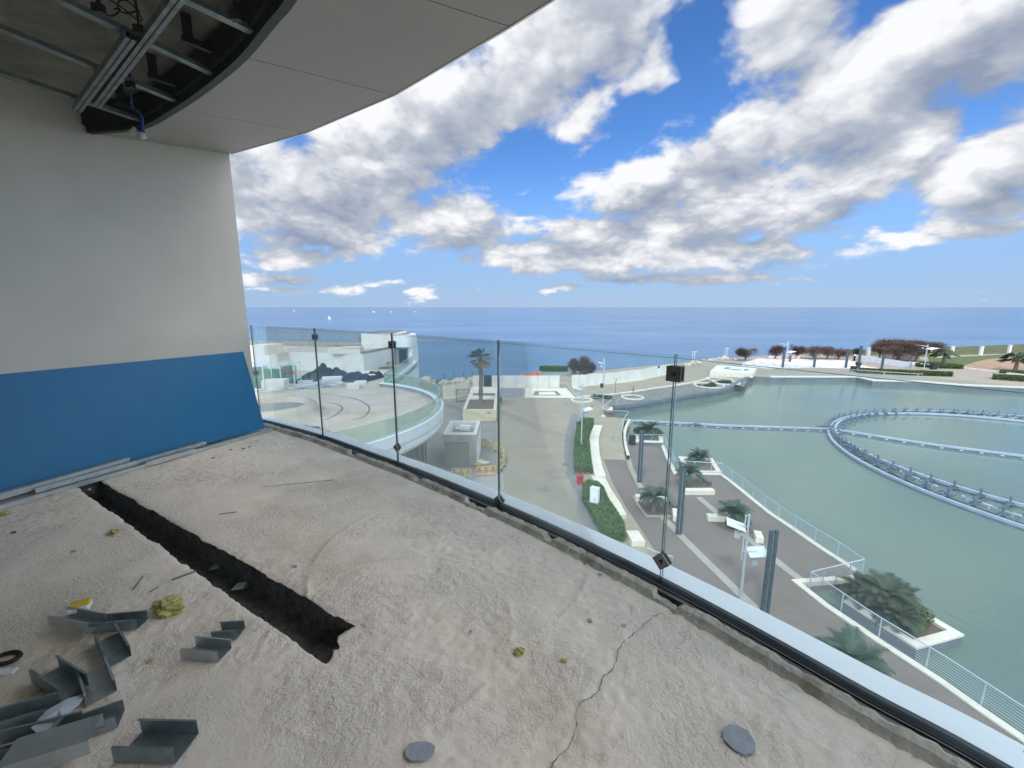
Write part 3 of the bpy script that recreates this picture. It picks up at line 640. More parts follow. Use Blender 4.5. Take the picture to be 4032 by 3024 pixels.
b = MB(); b.prism(q4(Pq + (Qq - Pq) * .4, Qq, 1.2, .2), zt + .86, zt + .95); b.build('roof_sheet', 'block_white', lb)
Pq = W('A', 100, 225, zt); Qq = W('A', 412, 222, zt)
b = MB(); b.prism(q4(Pq, Qq, 3.5, 0), zt + .02, zt + 1.35); b.build('roof_room', 'cream_stone', lb)
rl = thing('wire_railing', 'thin post and wire railing along the back edge of the annex roof', 'railing', tuple((L1_ + nrm_ * 9.3)[:2]) + (zt + .75,))
for i in range(12):
    p = L1_.lerp(R1_, i / 11) + nrm_ * 9.3; b = MB(); b.tube([(p.x, p.y, zt + .75), (p.x, p.y, zt + 1.95)], .035, 6); b.build('post', 'galv_dull', rl)
b = MB()
for h in (1.9, 1.3): b.bar(L1_ + nrm_ * 9.3 + V((0, 0, zt - FZ + h)), R1_ + nrm_ * 9.3 + V((0, 0, zt - FZ + h)), .035, .035)
b.build('rail', 'galv_dull', rl)
# ---- stair tower
tw = thing('stair_tower', 'white rendered stair head with rounded canopy and dark doorway at the end of the terrace', 'building', (-20, 70, FZ))
TL = W('R2', 1170, 520, FZ); TR = W('R2', 1455, 520, FZ); yF = TL.y
b = MB(); b.prism([(TL.x, yF), (TR.x, yF), (TR.x, yF + 8), (TL.x, yF + 8)], FZ, -2.62); b.build('wall', 'white_render', tw)
b = MB(); b.prism([(TL.x + .3, yF + .4), (TR.x - .3, yF + .4), (TR.x - .3, yF + 7.6), (TL.x + .3, yF + 7.6)], -2.62, -2.54); b.build('roof', 'cover_grey', tw)
xr = TR.x; xe = W('R2', 1645, 345, -4.7); xe = xe.x * (yF + 4) / xe.y
def rrect(x0, y0, x1, y1, r, n=6, corners=(1, 1, 1, 1)):
    out = []
    for k, (cx, cy, a0) in enumerate(((x0 + r, y0 + r, PI), (x1 - r, y0 + r, 1.5 * PI), (x1 - r, y1 - r, 0), (x0 + r, y1 - r, .5 * PI))):
        if corners[k]: out += [(cx + r * math.cos(a0 + .5 * PI * i / n), cy + r * math.sin(a0 + .5 * PI * i / n)) for i in range(n + 1)]
        else: out.append(((x0, y0), (x1, y0), (x1, y1), (x0, y1))[k])
    return out
b = MB(); b.prism(rrect(xr + .02, yF - .5, xe, yF + 4.5, .9, corners=(0, 1, 1, 0)), -4.75, -2.95)
b.prism(rrect(xr + .02, yF - .35, xe - .15, yF + 4.3, .8, corners=(0, 1, 1, 0)), -2.95, -2.8); b.build('canopy', 'white_clad', tw, bevel=.12)
b = MB(); b.prism([(xr + .5, yF + .3), (xe - .9, yF + .3), (xe - .9, yF + 3.8), (xr + .5, yF + 3.8)], -2.8, -2.74); b.build('canopy_roof', 'bark', tw)
b = MB(); b.prism([(xr + .02, yF + 1.0), (xe - .75, yF + 1.0), (xe - .75, yF + 4.2), (xr + .02, yF + 4.2)], FZ, -4.76); b.build('recess_wall', 'white_render', tw)
b = MB(); b.prism(rrect(xe - .75, yF + .2, xe, yF + 4.2, .3, corners=(1, 1, 0, 0)), PZ, -4.76); b.build('side_wall', 'white_clad', tw)
dx0 = xr + .25; dz = FZ
b = MB(); b.box((dx0 + .75, yF + .97, dz + 1.15), (1.25, .05, 2.3)); dr = b.build('doorway', 'door_dark', tw)
b = MB()
for x in (dx0 + .08, dx0 + 1.42): b.box((x, yF + .94, dz + 1.2), (.10, .12, 2.4))
b.box((dx0 + .75, yF + .94, dz + 2.43), (1.44, .12, .1)); b.build('door_frame', 'galv_dull', dr, origin=tw.location)
b = MB(); b.box((dx0 + 1.95, yF + .95, dz + 1.15), (.75, .06, 2.3)); b.build('door_leaf', 'hoarding', tw)
b = MB(); b.box((xr - .03, yF - .05, FZ + 1.6), (.10, .12, 3.2)); b.build('downpipe', 'dark_metal', tw)
# ---- things lying on the terrace
def onT(c, x, y, z=FZ): return W(c, x, y, z)
def crate(c, x, y, w, d, h, lab):
    p = onT(c, x, y); t = thing('glass_crate', lab, 'glass rack', tuple(p), 'racks of green glass on the terrace', world=False)
    b = MB()
    for sx in (-1, 1):
        for sy in (-1, 1): b.box((sx * w / 2, sy * d / 2, h / 2), (.09, .09, h))
        b.box((sx * w / 2, 0, h - .05), (.08, d, .08))
    for sy in (-1, 1): b.box((0, sy * d / 2, h - .05), (w, .08, .08)); b.box((0, sy * d / 2, .1), (w, .08, .1))
    b.build('rack', 'block_white', t)
    for k in range(4):
        b = MB(); b.box((-.02 * k, -d / 2 + .15 + k * d / 4.5, h * .45), (w * .86, .05, h * .78)); b.build('glass_sheet', 'pane_blue', t)
crate('A', 330, 800, 1.9, 1.6, 2.9, 'tall rack of green glass sheets at the left end of the terrace')
crate('A', 590, 740, 2.3, 1.5, 2.3, 'rack of green glass behind the pale slab stack')
crate('A', 850, 715, 1.9, 1.5, 2.6, 'rack of green glass beside the black tarpaulin heap')
def slabs(c, x, y, w, d, n, th, lab, rz=.1, m='block_white', name='slab_stack'):
    p = onT(c, x, y); b = MB()
    for k in range(n): b.box((random.uniform(-.05, .05), random.uniform(-.05, .05), th * (k + .5) * 1.08), (w, d, th), rz=random.uniform(-.03, .03))
    o = b.build(name, m); o.location = p; o.rotation_euler = (0, 0, rz); tag(o, lab, 'stack', 'stacks of building material on the terrace'); return o
slabs('A', 610, 800, 2.4, 1.3, 5, .20, 'pale slab stack in front of the green glass racks', m='hoarding')
slabs('A', 1590, 690, 2.2, .9, 6, .11, 'pile of white boards against the black tarpaulin', rz=.25)
slabs('A', 1960, 790, 1.25, .9, 3, .17, 'white block stack nearest the grooves on the screed', rz=.3)
slabs('A', 2080, 715, 1.3, .9, 2, .16, 'white block stack close under the tip of the tarpaulin', rz=.2)
slabs('B', 230, 510, 1.6, 1.2, 2, .08, 'flat white sheets lying by the leaning plank', rz=.2)
slabs('A', 1120, 695, 1.7, .7, 3, .10, 'loose pale offcuts heaped by the hose coils', rz=.5)
b = MB(); nu, nv = 60, 14
A0 = onT('A', 940, 700); A1 = onT('A', 1500, 690); A2 = onT('B', 160, 690); A3 = onT('B', 505, 603); spine = [A0, A1, A2, A3]
vs = []
for i in range(nu + 1):
    t = i / nu; s_ = t * 3; k = min(int(s_), 2); p = spine[k].lerp(spine[k + 1], s_ - k)
    hgt = (.95 * math.exp(-((t - .22) / .17) ** 2) + .80 * min(1, t * 8) * min(1, (1 - t) * 7)) * (1 + .16 * math.sin(t * 37) + .08 * math.sin(t * 91))
    dep = 3.2 * min(1, t * 7 + .1) * min(1, (1 - t) * 5 + .05)
    for j in range(nv + 1):
        w_ = j / nv; vs.append((p.x + random.uniform(-.07, .07), p.y + dep * w_, FZ + .01 + hgt * math.sin(PI * min(1, w_ * 1.0)) ** .7 * (1 + .15 * math.sin(9 * w_ + 5 * t)) if 0 < j < nv else FZ + .01))
b.add(vs, [(i * (nv + 1) + j, (i + 1) * (nv + 1) + j, (i + 1) * (nv + 1) + j + 1, i * (nv + 1) + j + 1) for i in range(nu) for j in range(nv)], True)
tag(b.build('tarpaulin_heap', 'tarp', origin=A0), 'long black tarpaulin draped over a heap along the white annex wall', 'tarpaulin')
for k, (c, x, y) in enumerate((('A', 1430, 520), ('A', 1650, 540), ('A', 1780, 540), ('A', 2120, 540), ('B', 285, 560))):
    p = onT(c, x, y, FZ + .75); b = MB(); b.box((0, 0, 0), (random.uniform(.6, .9), .5, .10), rz=.4); o = b.build('weight_block', 'block_white'); o.location = (p.x, p.y, FZ + .80)
    tag(o, ['white block holding down the tarpaulin beside its tall hump', 'white block on the tarpaulin, second from the hump', 'white block midway along the black tarpaulin', 'white block on the tarpaulin in front of the tower', 'white block near the pointed end of the tarpaulin'][k], 'block', 'blocks weighing down the tarpaulin')
def coil(c, x, y, R_, n, lab, tilt=.1):
    p = onT(c, x, y); b = MB()
    for k in range(n):
        rr = R_ * random.uniform(.82, 1.02); ox, oy = random.uniform(-.12, .12), random.uniform(-.12, .12); ph = random.uniform(0, 6)
        b.tube([(ox + rr * math.cos(a_), oy + rr * math.sin(a_), .06 + k * .065 + tilt * math.cos(a_ + ph) * rr * .5 + tilt * rr * .5) for a_ in [2 * PI * i / 28 for i in range(29)]], .038, 5, caps=False)
    o = b.build('hose_coil', 'hose'); o.location = p; tag(o, lab, 'hose', 'coiled white hoses on the terrace')
coil('A', 1150, 775, 1.0, 6, 'white hose coil just left of the near glass joint')
coil('A', 1280, 780, 1.05, 7, 'largest white hose coil crossed by the near glass joint')
coil('A', 1490, 735, .95, 5, 'tilted white hose coil before the board pile', .35)
coil('A', 1665, 755, .85, 5, 'white hose coil next to the white blocks', .2)
coil('A', 950, 790, 1.0, 3, 'flat loose hose coil at the foot of the glass racks')
coil('A', 560, 830, 1.2, 4, 'wide slack hose coil below the slab stack')
p = onT('A', 800, 560, FZ + 2.2); b = MB()
for k in range(7): b.tube([(-.5 + .15 * k, 0, random.uniform(0, .1)), (-.4 + .15 * k, .1, random.uniform(.2, .45)), (-.25 + .15 * k, .1, 0)], .09, 6)
o = b.build('red_sheet', 'red_dull'); o.location = (p.x * 1.0, p.y, FZ + 2.32); tag(o, 'crumpled dull red sheet on top of the glass racks', 'sheet')
# wheelbarrow
p = onT('B', 570, 405); t = thing('wheelbarrow', 'yellow wheelbarrow left beside the stair tower wall', 'wheelbarrow', tuple(p), world=False)
b = MB(); b.add([(-.55, -.35, .75), (.45, -.35, .65), (.45, .35, .65), (-.55, .35, .75), (-.3, -.18, .38), (.3, -.18, .36), (.3, .18, .36), (-.3, .18, .38)], [(4, 5, 6, 7), (0, 1, 5, 4), (1, 2, 6, 5), (2, 3, 7, 6), (3, 0, 4, 7)]); b.build('tray', 'yellow_barrier', t)
b = MB()
for s_ in (-1, 1): b.tube([(.75, .05 * s_, .22), (.2, .2 * s_, .36), (-.6, .3 * s_, .6), (-1.15, .32 * s_, .8)], .028, 6); b.tube([(-.3, .25 * s_, .45), (-.4, .28 * s_, .02)], .025, 6)
b.build('frame', 'yellow_barrier', t)
b = MB(); b.tube([(.78, -.05, .22), (.78, .05, .22)], .21, 16); b.build('wheel', 'bin_black', t); t.rotation_euler = (0, 0, 2.7)
b = MB(); p = onT('B', 262, 335); q = V((p.x - 1.9, p.y + .6, FZ + 4.1)); b.bar(p + V((0, 0, .02)), q, .55, .08, up=(0, -1, 0)); tag(b.build('scaffold_plank', 'wood', origin=p), 'long grey scaffold plank leaning on the stair tower', 'plank')
p = onT('B', 190, 425); b = MB()
for s_ in (-1, 1): b.bar((-.45, s_ * .3, 0), (0, s_ * .3, 1.9), .1, .06); b.bar((.45, s_ * .3, 0), (0, s_ * .3, 1.9), .1, .06)
b.bar((0, -.35, 1.85), (0, .35, 1.85), .1, .1); b.bar((-.22, -.3, .9), (.22, .3, .9), .07, .05)
o = b.build('trestle', 'twig_red'); o.location = p; tag(o, 'brown wooden trestle by the corner of the annex', 'trestle')
for k, (x, y, l, rz) in enumerate(((430, 445, 2.4, .15), (520, 462, 1.9, -.1), (600, 440, 1.6, .3))):
    p = onT('B', x, y); b = MB()
    for i in range(3): b.box((0, i * .22, .05 + .03 * i), (l, .2, .05), rz=.05 * i)
    o = b.build('timber_board', 'wood'); o.location = p; o.rotation_euler = (0, 0, rz); tag(o, ['longest loose boards on the terrace before the tower', 'loose boards lying between wheelbarrow and balustrade', 'short loose boards under the wheelbarrow'][k], 'boards', 'loose boards on the terrace')
for k, (pa, pb, pc) in enumerate((((630,1066),(690,1066),(700,1082)), ((705,1078),(790,1078),(795,1105)), ((830,1115),(875,1118),(880,1124)))):
    P3 = [onT('R2', *q) for q in (pa, pb, pc)]; b = MB()
    for a_, c_ in ((P3[0], P3[1]), (P3[1], P3[2])): b.bar(a_ + V((0, 0, .1)), c_ + V((0, 0, .1)), .07, .12)
    tag(b.build('steel_angle', 'dark_metal', origin=P3[0]), ['small dark bent steel angle at the far left of the near terrace edge', 'largest dark bent steel angle seen over the sill', 'short dark steel angle near the glass joint'][k], 'steel angle', 'dark steel angles on the near part of the terrace')
# ---- small service building
sv = thing('service_building', 'small grey service block with white coping and slatted shutter below the round terrace', 'building', (-4.5, 42, PZ))
c0 = W('R3', 393, 1183, PZ); c1 = W('R3', 108, 1185, PZ); zt = -11.15; yb = 46.6
x0, x1, y0 = c1.x, c0.x, c0.y
b = MB(); b.prism([(x0, y0), (x1, y0), (x1, yb), (x0, yb)], PZ, zt - .9); b.strip([V((x0, y0, 0)), V((x1, y0, 0)), V((x1, yb, 0)), V((x0, yb, 0))], [0, 0], [zt - .9, zt - .1], closed=True); b.build('wall', 'hoarding_pale' if 0 else 'shutter_grey', sv)
zc = ZAT('R3', 397, 895, y0); w_ = .35
b = MB(); b.strip([V((x0, y0, 0)), V((x1, y0, 0)), V((x1, yb, 0)), V((x0, yb, 0))], [.02, .02, -w_, -w_], [zt - .12, zt, zt, zt - .9], closed=True); b.build('coping', 'white_render', sv)
b = MB(); b.prism([(x0 + w_, y0 + w_), (x1 - w_, y0 + w_), (x1 - w_, yb - w_), (x0 + w_, yb - w_)], zt - .9, zt - .85); b.build('roof', 'asphalt', sv)
b = MB(); b.prism([(x0 + .4, y0 + .8), (x1 - w_ - .02, y0 + .8), (x1 - w_ - .02, y0 + .95), (x0 + .4, y0 + .95)], zt - .88, zt - .1); b.build('roof_divider', 'white_render', sv)
b = MB(); b.box(((x0 + x1) / 2 - .35, y0 - .025, PZ + 1.25), ((x1 - x0) * .70, .05, 2.4)); b.build('shutter', 'shutter_slats', sv)
b = MB(); b.box(((x0 + x1) / 2 - .35 + (x1 - x0) * .35, y0 - .04, PZ + 1.25), (.05, .06, 2.45)); b.box(((x0 + x1) / 2 - .35, y0 - .04, PZ + 2.47), ((x1 - x0) * .70, .06, .05)); b.build('shutter_guide', 'dark_metal', sv)
b = MB(); b.box((x1 + .02, (y0 + yb) / 2, (PZ + zt) / 2 - .3), (.06, yb - y0, zt - PZ - .8)); b.build('side_cladding', 'white_render', sv)
b = MB(); b.tube([(x0 + .8, yb - 1.2, zt - .55), (x0 + 2.2, yb - 1.2, zt - .55)], .16, 8); b.tube([(x1 - 1.2, yb - 1.0, zt - .85), (x1 - 1.2, yb - 1.0, zt - .3)], .28, 10); b.box((x0 + 1.6, yb - 1.1, zt - .5), (.9, .5, .5)); b.build('roof_duct', 'white_plastic', sv)
# ---- yellow planter with the fan palm
pz = PZ + 1.62
A_, B_, C_, D_ = (W('R3', *q, pz) for q in ((270, 695), (566, 694), (575, 497), (350, 495)))
B_ = V((A_.x + 4.75, A_.y, pz)); pf = [xy([A_])[0], xy([B_])[0], xy([C_])[0], xy([D_])[0]]
yp = thing('planter', 'large cream painted planter holding the tall fan palm', 'planter', tuple(W('R3', 270, 790, PZ)))
b = MB(); b.strip([V((p[0], p[1], 0)) for p in pf], [0, 0, -.4, -.4], [PZ, pz, pz, pz - .5], closed=True); b.build('planter_wall', 'cream_paint', yp)
b = MB(); b.strip([V((p[0], p[1], 0)) for p in pf], [.01, .01, -.41, -.41], [pz - .04, pz + .03, pz + .03, pz - .04], closed=True); b.build('coping', 'cream_stone', yp)
m0 = W('R3', 318, 597, pz); m1 = W('R3', 570, 597, pz)
b = MB(); b.prism([(A_.x + .4, A_.y + .4), (B_.x - .4, A_.y + .4), (m1.x - .4, m1.y), (m0.x, m0.y)], pz - .35, pz - .18); b.build('soil_bed', 'soil', yp)
b = MB(); b.prism([(m0.x, m0.y), (m1.x - .4, m1.y), (C_.x - .4, C_.y - .4), (D_.x + .4, D_.y - .4)], pz - .35, pz - .02); b.build('planter_deck', 'cream_stone', yp)
b = MB(); s0 = W('R3', 355, 568, pz); s1 = W('R3', 550, 550, pz); b.prism([(s0.x, s0.y), (s1.x, s0.y), (s1.x, s1.y), (s0.x, s1.y)], pz - .01, pz + .02); b.build('planter_slot', 'wood', yp)
b = MB(); ms = W('R3', 500, 712, PZ); b.box((A_.x + 3.7, A_.y - .015, PZ + 1.25), (.34, .03, .30)); sg = b.build('wall_sign', 'green_net', yp)
b = MB(); b.box((A_.x + 3.7, A_.y - .035, PZ + 1.25), (.12, .012, .16)); b.box((A_.x + 3.7, A_.y - .035, PZ + 1.37), (.06, .012, .05)); b.build('pictogram', 'white_plastic', sg, origin=yp.location)
#--PLANTS--
def fan(b, c, d, up, R_, n=16, spread=2.6, droop=.25):
    d = d.normalized(); s_ = d.cross(up).normalized(); u = s_.cross(d)
    for k in range(n):
        a_ = -spread / 2 + spread * k / (n - 1); a2 = a_ + spread / (n - 1) * .8
        v0 = d * math.cos(a_) + s_ * math.sin(a_); v1 = d * math.cos(a2) + s_ * math.sin(a2); rr = R_ * random.uniform(.8, 1.05)
        m_ = (v0 + v1) * .5
        b.add([c, c + v0 * rr * .6 + u * .03, c + m_ * rr - u * droop * rr * random.uniform(.6, 1.4) + V((0, 0, -droop * rr * .3)), c + v1 * rr * .6 - u * .03], [(0, 1, 2, 3)])
base = V((m0.x + 2.3, m0.y - 1.0, pz - .2)); base = V((-5.15, W('R3', 425, 640, pz - .2).y, pz - .2))
base.x = W('R3', 425, 640, pz - .2).x
ztop = ZAT('R3', 430, 255, base.y)
pt = thing('fan_palm', 'tall slender fan palm rising from the cream planter', 'palm tree', tuple(base))
b = MB(); H_ = ztop - base.z; b.tube([base + V((.12 * math.sin(i / 14 * 2), 0, H_ * i / 14)) for i in range(15)], [.36 + .06 * math.sin(i * 2.1) - .006 * i + (.12 if i == 0 else 0) + (.08 if i > 12 else 0) for i in range(15)], 12); b.build('trunk', 'bark', pt)
top = base + V((.12 * math.sin(2), 0, H_)); bl = MB(); bd = MB(); bs_ = MB()
for k in range(46):
    el = random.uniform(-.75, 1.35); az = random.uniform(0, 2 * PI); dead = el < -.35; L_ = random.uniform(.8, 1.25)
    d = V((math.cos(az) * math.cos(el), math.sin(az) * math.cos(el), math.sin(el))); c = top + d * L_
    bs_.tube([top, top + d * L_ * .5 + V((0, 0, .05)), c], .025, 4, caps=False)
    fan(bd if dead else bl, c, (d + V((0, 0, -.25))).normalized(), V((0, 0, 1)) if abs(d.z) < .9 else V((1, 0, 0)), random.uniform(.8, 1.15), droop=.3)
bl.build('frond', 'palm_leaf', pt); bd.build('dead_frond', 'palm_dead', pt); bs_.build('stalk', 'palm_dead', pt)
#--HOARD--
# ---- hoarding panels along the shore side of the plaza
hoard = []
def hoard_run(pts, zt, tops, m='hoarding', step=None):
    for i in range(len(pts) - 1):
        hoard.append((V(pts[i]), V(pts[i + 1]), m))
hoard_run(WP('R3', [(95,605),(205,594)], PZ) + WP('R3', [(200,594),(330,560)], PZ)[1:], 0, 0, 'hoarding_pale')
hoard_run(WP('R3', [(355,500),(440,498)], PZ), 0, 0, 'hoarding_pale')
hoard_run(WP('R3', [(523,500),(620,501),(725,502),(823,503),(925,503),(1022,502),(1112,500)], PZ), 0, 0)
hoard_run(WP('E', [(0,640),(105,636),(232,628),(362,613),(480,606),(600,594),(710,582),(812,570),(905,557),(1000,545),(1080,528),(1162,508),(1235,492)], PZ), 0, 0)
hoard_run(WP('E', [(1300,480),(1382,462),(1462,445)], PZ), 0, 0, 'hoarding_pale')
words = ['first', 'second', 'third', 'fourth', 'fifth', 'sixth', 'seventh', 'eighth', 'ninth', 'tenth', 'eleventh', 'twelfth', 'thirteenth', 'fourteenth', 'fifteenth', 'sixteenth', 'seventeenth', 'eighteenth', 'nineteenth', 'twentieth', 'twenty-first', 'twenty-second', 'twenty-third', 'twenty-fourth', 'twenty-fifth', 'twenty-sixth']
for k, (p, q, m) in enumerate(hoard):
    d = (q - p).normalized(); h = 2.35 + random.uniform(-.05, .08); n_ = V((-d.y, d.x, 0)); j = random.uniform(-.05, .05)
    t = thing('hoarding_panel', 'pale site hoarding panel, %s from the left end of the row' % words[k], 'hoarding', tuple(p), 'site hoarding panels along the shore')
    b = MB(); b.bar(p + d * .03 + n_ * j + V((0, 0, h / 2 + .12)), q - d * .03 + n_ * j + V((0, 0, h / 2 + .12 + random.uniform(-.03, .03))), .06, h); b.build('panel', m, t)
    b = MB(); b.bar(p + d * .05 + V((0, 0, .13)), q - d * .05 + V((0, 0, .13)), .5, .24); b.build('ballast_foot', 'cream_stone', t)
p, q = W('E', 1240, 492, PZ), W('E', 1296, 482, PZ)
t = thing('notice_board', 'white notice board with a dark blue head in the hoarding row', 'notice board', tuple(p))
b = MB(); b.bar(p + V((0, 0, 1.2)), q + V((0, 0, 1.2)), .08, 2.4); b.build('board', 'sail_white', t)
b = MB(); b.bar(p.lerp(q, .08) + V((0, -.06, 2.25)), p.lerp(q, .6) + V((0, -.06, 2.25)), .03, .6); b.build('sign_panel', 'blue_cable', t)
# dark gate leaf and posts between the hoardings
p, q = W('R3', 455, 492, PZ), W('R3', 523, 492, PZ); b = MB(); b.bar(p + V((0, 0, 1.2)), q + V((0, 0, 1.2)), .08, 2.3)
tag(b.build('site_gate', 'dark_metal', origin=p), 'dark solid gate in the gap between hoardings behind the palm', 'gate')
# mesh gate beside the planter
p, q = W('R3', 215, 627, PZ), W('R3', 325, 622, PZ); t = thing('mesh_gate', 'open dark mesh gate standing left of the cream planter', 'gate', tuple(p))
b = MB()
for P_ in (p, q): b.tube([P_, P_ + V((0, 0, 2.25))], .06, 6)
b.bar(p + V((0, 0, 2.2)), q + V((0, 0, 2.2)), .06, .06); b.bar(p + V((0, 0, .15)), q + V((0, 0, .15)), .06, .06); b.build('frame', 'dark_metal', t)
b = MB()
for i in range(1, 12): b.bar(p + V((0, 0, .15 + i * .175)), q + V((0, 0, .15 + i * .175)), .02, .055)
for i in range(1, 8): b.bar(p.lerp(q, i / 8) + V((0, .02, .15)), p.lerp(q, i / 8) + V((0, .02, 2.2)), .03, .02)
b.build('mesh', 'shutter_grey', t)
# boulders and green netting on the shore behind the hoardings
def rock(p, s, rz):
    b = MB(); bm = bmesh.new(); bmesh.ops.create_icosphere(bm, subdivisions=2, radius=1)
    for v in bm.verts:
        n_ = 1 + .25 * math.sin(v.co.x * 3 + p[0]) + .2 * math.sin(v.co.y * 4.1 + p[1] * 2) + random.uniform(-.07, .07); v.co = V((v.co.x * s[0] * n_, v.co.y * s[1] * n_, v.co.z * s[2] * n_))
    vs = [Matrix.Rotation(rz, 3, 'Z') @ v.co for v in bm.verts]; fs = [[v.index for v in f.verts] for f in bm.faces]; bm.free()
    b.add(vs, fs); return b
rp = [('B', 1480 + 95 * i, 735 - 7 * i, 1.0) for i in range(7)] + [('E', 1690 + 90 * i, 335 - 16 * i, 1.0) for i in range(7)] + [('D', 520, 520, .8), ('D', 640, 525, .8), ('D', 1080, 508, .8), ('D', 1180, 512, .7), ('D', 1340, 505, .8), ('D', 1420, 508, .7), ('B', 1180, 710, 1.4), ('B', 1240, 760, 1.0), ('E', 25, 440, .9), ('E', 200, 445, .7), ('E', 250, 436, .7)]
for k, (c, x, y, s_) in enumerate(rp):
    p = W(c, x, y + 12, PZ); o = rock(p, (1.15 * s_, .9 * s_, .8 * s_), random.uniform(0, 3)).build('boulder', 'boulder'); o.location = p + V((0, 1.0, .3))
    zone = 'beyond the terrace railing' if c == 'B' else ('in the row along the esplanade edge' if c == 'E' else 'under the dark bushes by the white plaza')
    same = [q for q in rp if q[0] == c]; tag(o, 'tan boulder %s, %s from the left' % (zone, words[same.index((c, x, y, s_))]), 'boulder', 'boulders along the shore')
for k in range(5):
    p = W('B', 1460 + k * 165, 745 - 14 * k, PZ) + V((0, .9, 0)); t = thing('net_bundle', 'green net bundle between boulders, %s from the left' % words[k], 'net', tuple(p), 'green net bundles on the shore')
    b = rock(p, (.8, .5, .6), 0); b.v = [(v[0] + p.x, v[1] + p.y, v[2] + p.z + .6) for v in b.v]; b.build('netting', 'green_net', t)
    b = MB(); b.tube([p + V((.9, .2, 0)), p + V((.95, .2, 2.5))], .07, 6); b.build('stake', 'dark_metal', t)
b = MB(); p, q = W('R3', 770, 392, PZ + 2.4), W('R3', 950, 388, PZ + 2.4); y_ = 96.0
p = V((p.x * y_ / p.y, y_, PZ)); q = V((q.x * y_ / q.y, y_, PZ)); vs = []
for i in range(25): vs += [(p.x + (q.x - p.x) * i / 24, y_ + .4 * math.sin(i), PZ), (p.x + (q.x - p.x) * i / 24, y_ + .4 * math.sin(i), PZ + .95 + .75 * (i / 24) ** 1.2 + .12 * math.sin(i * 1.7))]
b.add(vs, [(2 * i, 2 * i + 2, 2 * i + 3, 2 * i + 1) for i in range(24)]); o = b.build('safety_netting', 'net_red', origin=p); s_ = o.modifiers.new('solid', 'SOLIDIFY'); s_.thickness = .04
tag(o, 'orange red safety netting hung behind the hoarding panels', 'netting')

# ---- foliage helpers
def leafcloud(b, fn, n, size, flat_=.5):
    for _ in range(n):
        c = fn(); s_ = size * random.uniform(.6, 1.3); a_ = V((random.gauss(0, 1), random.gauss(0, 1), random.gauss(0, flat_))).normalized(); c2 = a_.orthogonal().normalized()
        c2 = (Matrix.Rotation(random.uniform(0, 6.28), 3, a_) @ c2); w_ = a_.cross(c2)
        b.add([c - a_ * s_, c + c2 * s_ * .45, c + a_ * s_, c - c2 * s_ * .45], [(0, 1, 2, 3)])
def inpoly(x, y, P):
    r = False; j = len(P) - 1
    for i in range(len(P)):
        if (P[i][1] > y) != (P[j][1] > y) and x < (P[j][0] - P[i][0]) * (y - P[i][1]) / (P[j][1] - P[i][1]) + P[i][0]: r = not r
        j = i
    return r
def hedge(name, poly, z0, h, n, m, lab, grp, size=.085, inset=.08, m2=None):
    cx = sum(p[0] for p in poly) / len(poly); cy = sum(p[1] for p in poly) / len(poly); t = thing(name, lab, 'hedge', (cx, cy, z0), grp)
    b = MB(); b.prism([(cx + (p[0] - cx) * (1 - inset), cy + (p[1] - cy) * (1 - inset)) for p in poly], z0, z0 + h * .86); b.build('hedge_core', m2 or m, t)
    xs = [p[0] for p in poly]; ys = [p[1] for p in poly]; L_ = [(V((poly[i][0], poly[i][1], 0)), V((poly[(i + 1) % len(poly)][0], poly[(i + 1) % len(poly)][1], 0))) for i in range(len(poly))]
    wts = [(q - p).length for p, q in L_]
    def f():
        if random.random() < .62:
            while True:
                x, y = random.uniform(min(xs), max(xs)), random.uniform(min(ys), max(ys))
                if inpoly(x, y, poly): return V((x, y, z0 + h * (.9 + .10 * random.random() + .05 * math.sin(x * 2.3) * math.sin(y * 1.7))))
        p, q = random.choices(L_, wts)[0]; r = p.lerp(q, random.random()); r = V((cx + (r.x - cx) * random.uniform(.94, 1.0), cy + (r.y - cy) * random.uniform(.97, 1.0), 0)); return r + V((0, 0, z0 + random.uniform(.02, h)))
    b = MB(); leafcloud(b, f, n, size); b.build('foliage', m, t); return t
H1 = xy(WP('R3', [(1245,1215),(1240,1000),(1255,880),(1310,775),(1410,783),(1385,850),(1370,950),(1378,1070),(1395,1215)], PZ + .5))
hedge('clipped_hedge', H1, PZ, .8, 9000, 'hedge_leaf', 'long clipped green hedge at the far end of the cream bench wall', 'clipped hedges beside the bench wall', .11)
H2 = xy(WP('R5', [(430,470),(470,440),(560,455),(610,500),(650,600),(720,700),(790,820),(800,905),(640,905),(560,790),(480,650),(425,560)], PZ + .5))
hedge('clipped_hedge', H2, PZ, .8, 10000, 'hedge_leaf', 'green hedge wrapping the white utility cabinet, nearest the balcony', 'clipped hedges beside the bench wall', .085)
H3 = xy(WP('C', [(215,640),(250,620),(700,640),(1360,668),(1362,690),(700,668),(260,648)], PZ + .3)); hedge('low_hedge', H3, PZ, .8, 5000, 'hedge_dark', 'long low hedge along the far side of the pool', 'low hedges beyond the pool', .2)
H4 = xy(WP('C', [(1840,698),(2212,722),(2700,760),(2700,790),(2212,748),(1835,722)], PZ + .3)); hedge('low_hedge', H4, PZ, .9, 3500, 'hedge_dark', 'low dark hedge at the right edge beyond the pool', 'low hedges beyond the pool', .2)
H5 = xy(WP('C', [(920,560),(1000,545),(1490,585),(1488,600),(1150,592),(940,575)], PZ + .3)); hedge('low_hedge', H5, PZ, .8, 3000, 'hedge_dark', 'low hedge at the foot of the grass bank behind the lamp', 'low hedges beyond the pool', .2)
H6 = xy(WP('C', [(1920,636),(2212,650),(2700,680),(2700,695),(2212,668),(1915,652)], PZ + .2)); hedge('low_hedge', H6, PZ, .6, 2000, 'hedge_dark', 'thin low hedge along the bare soil bank', 'low hedges beyond the pool', .18)
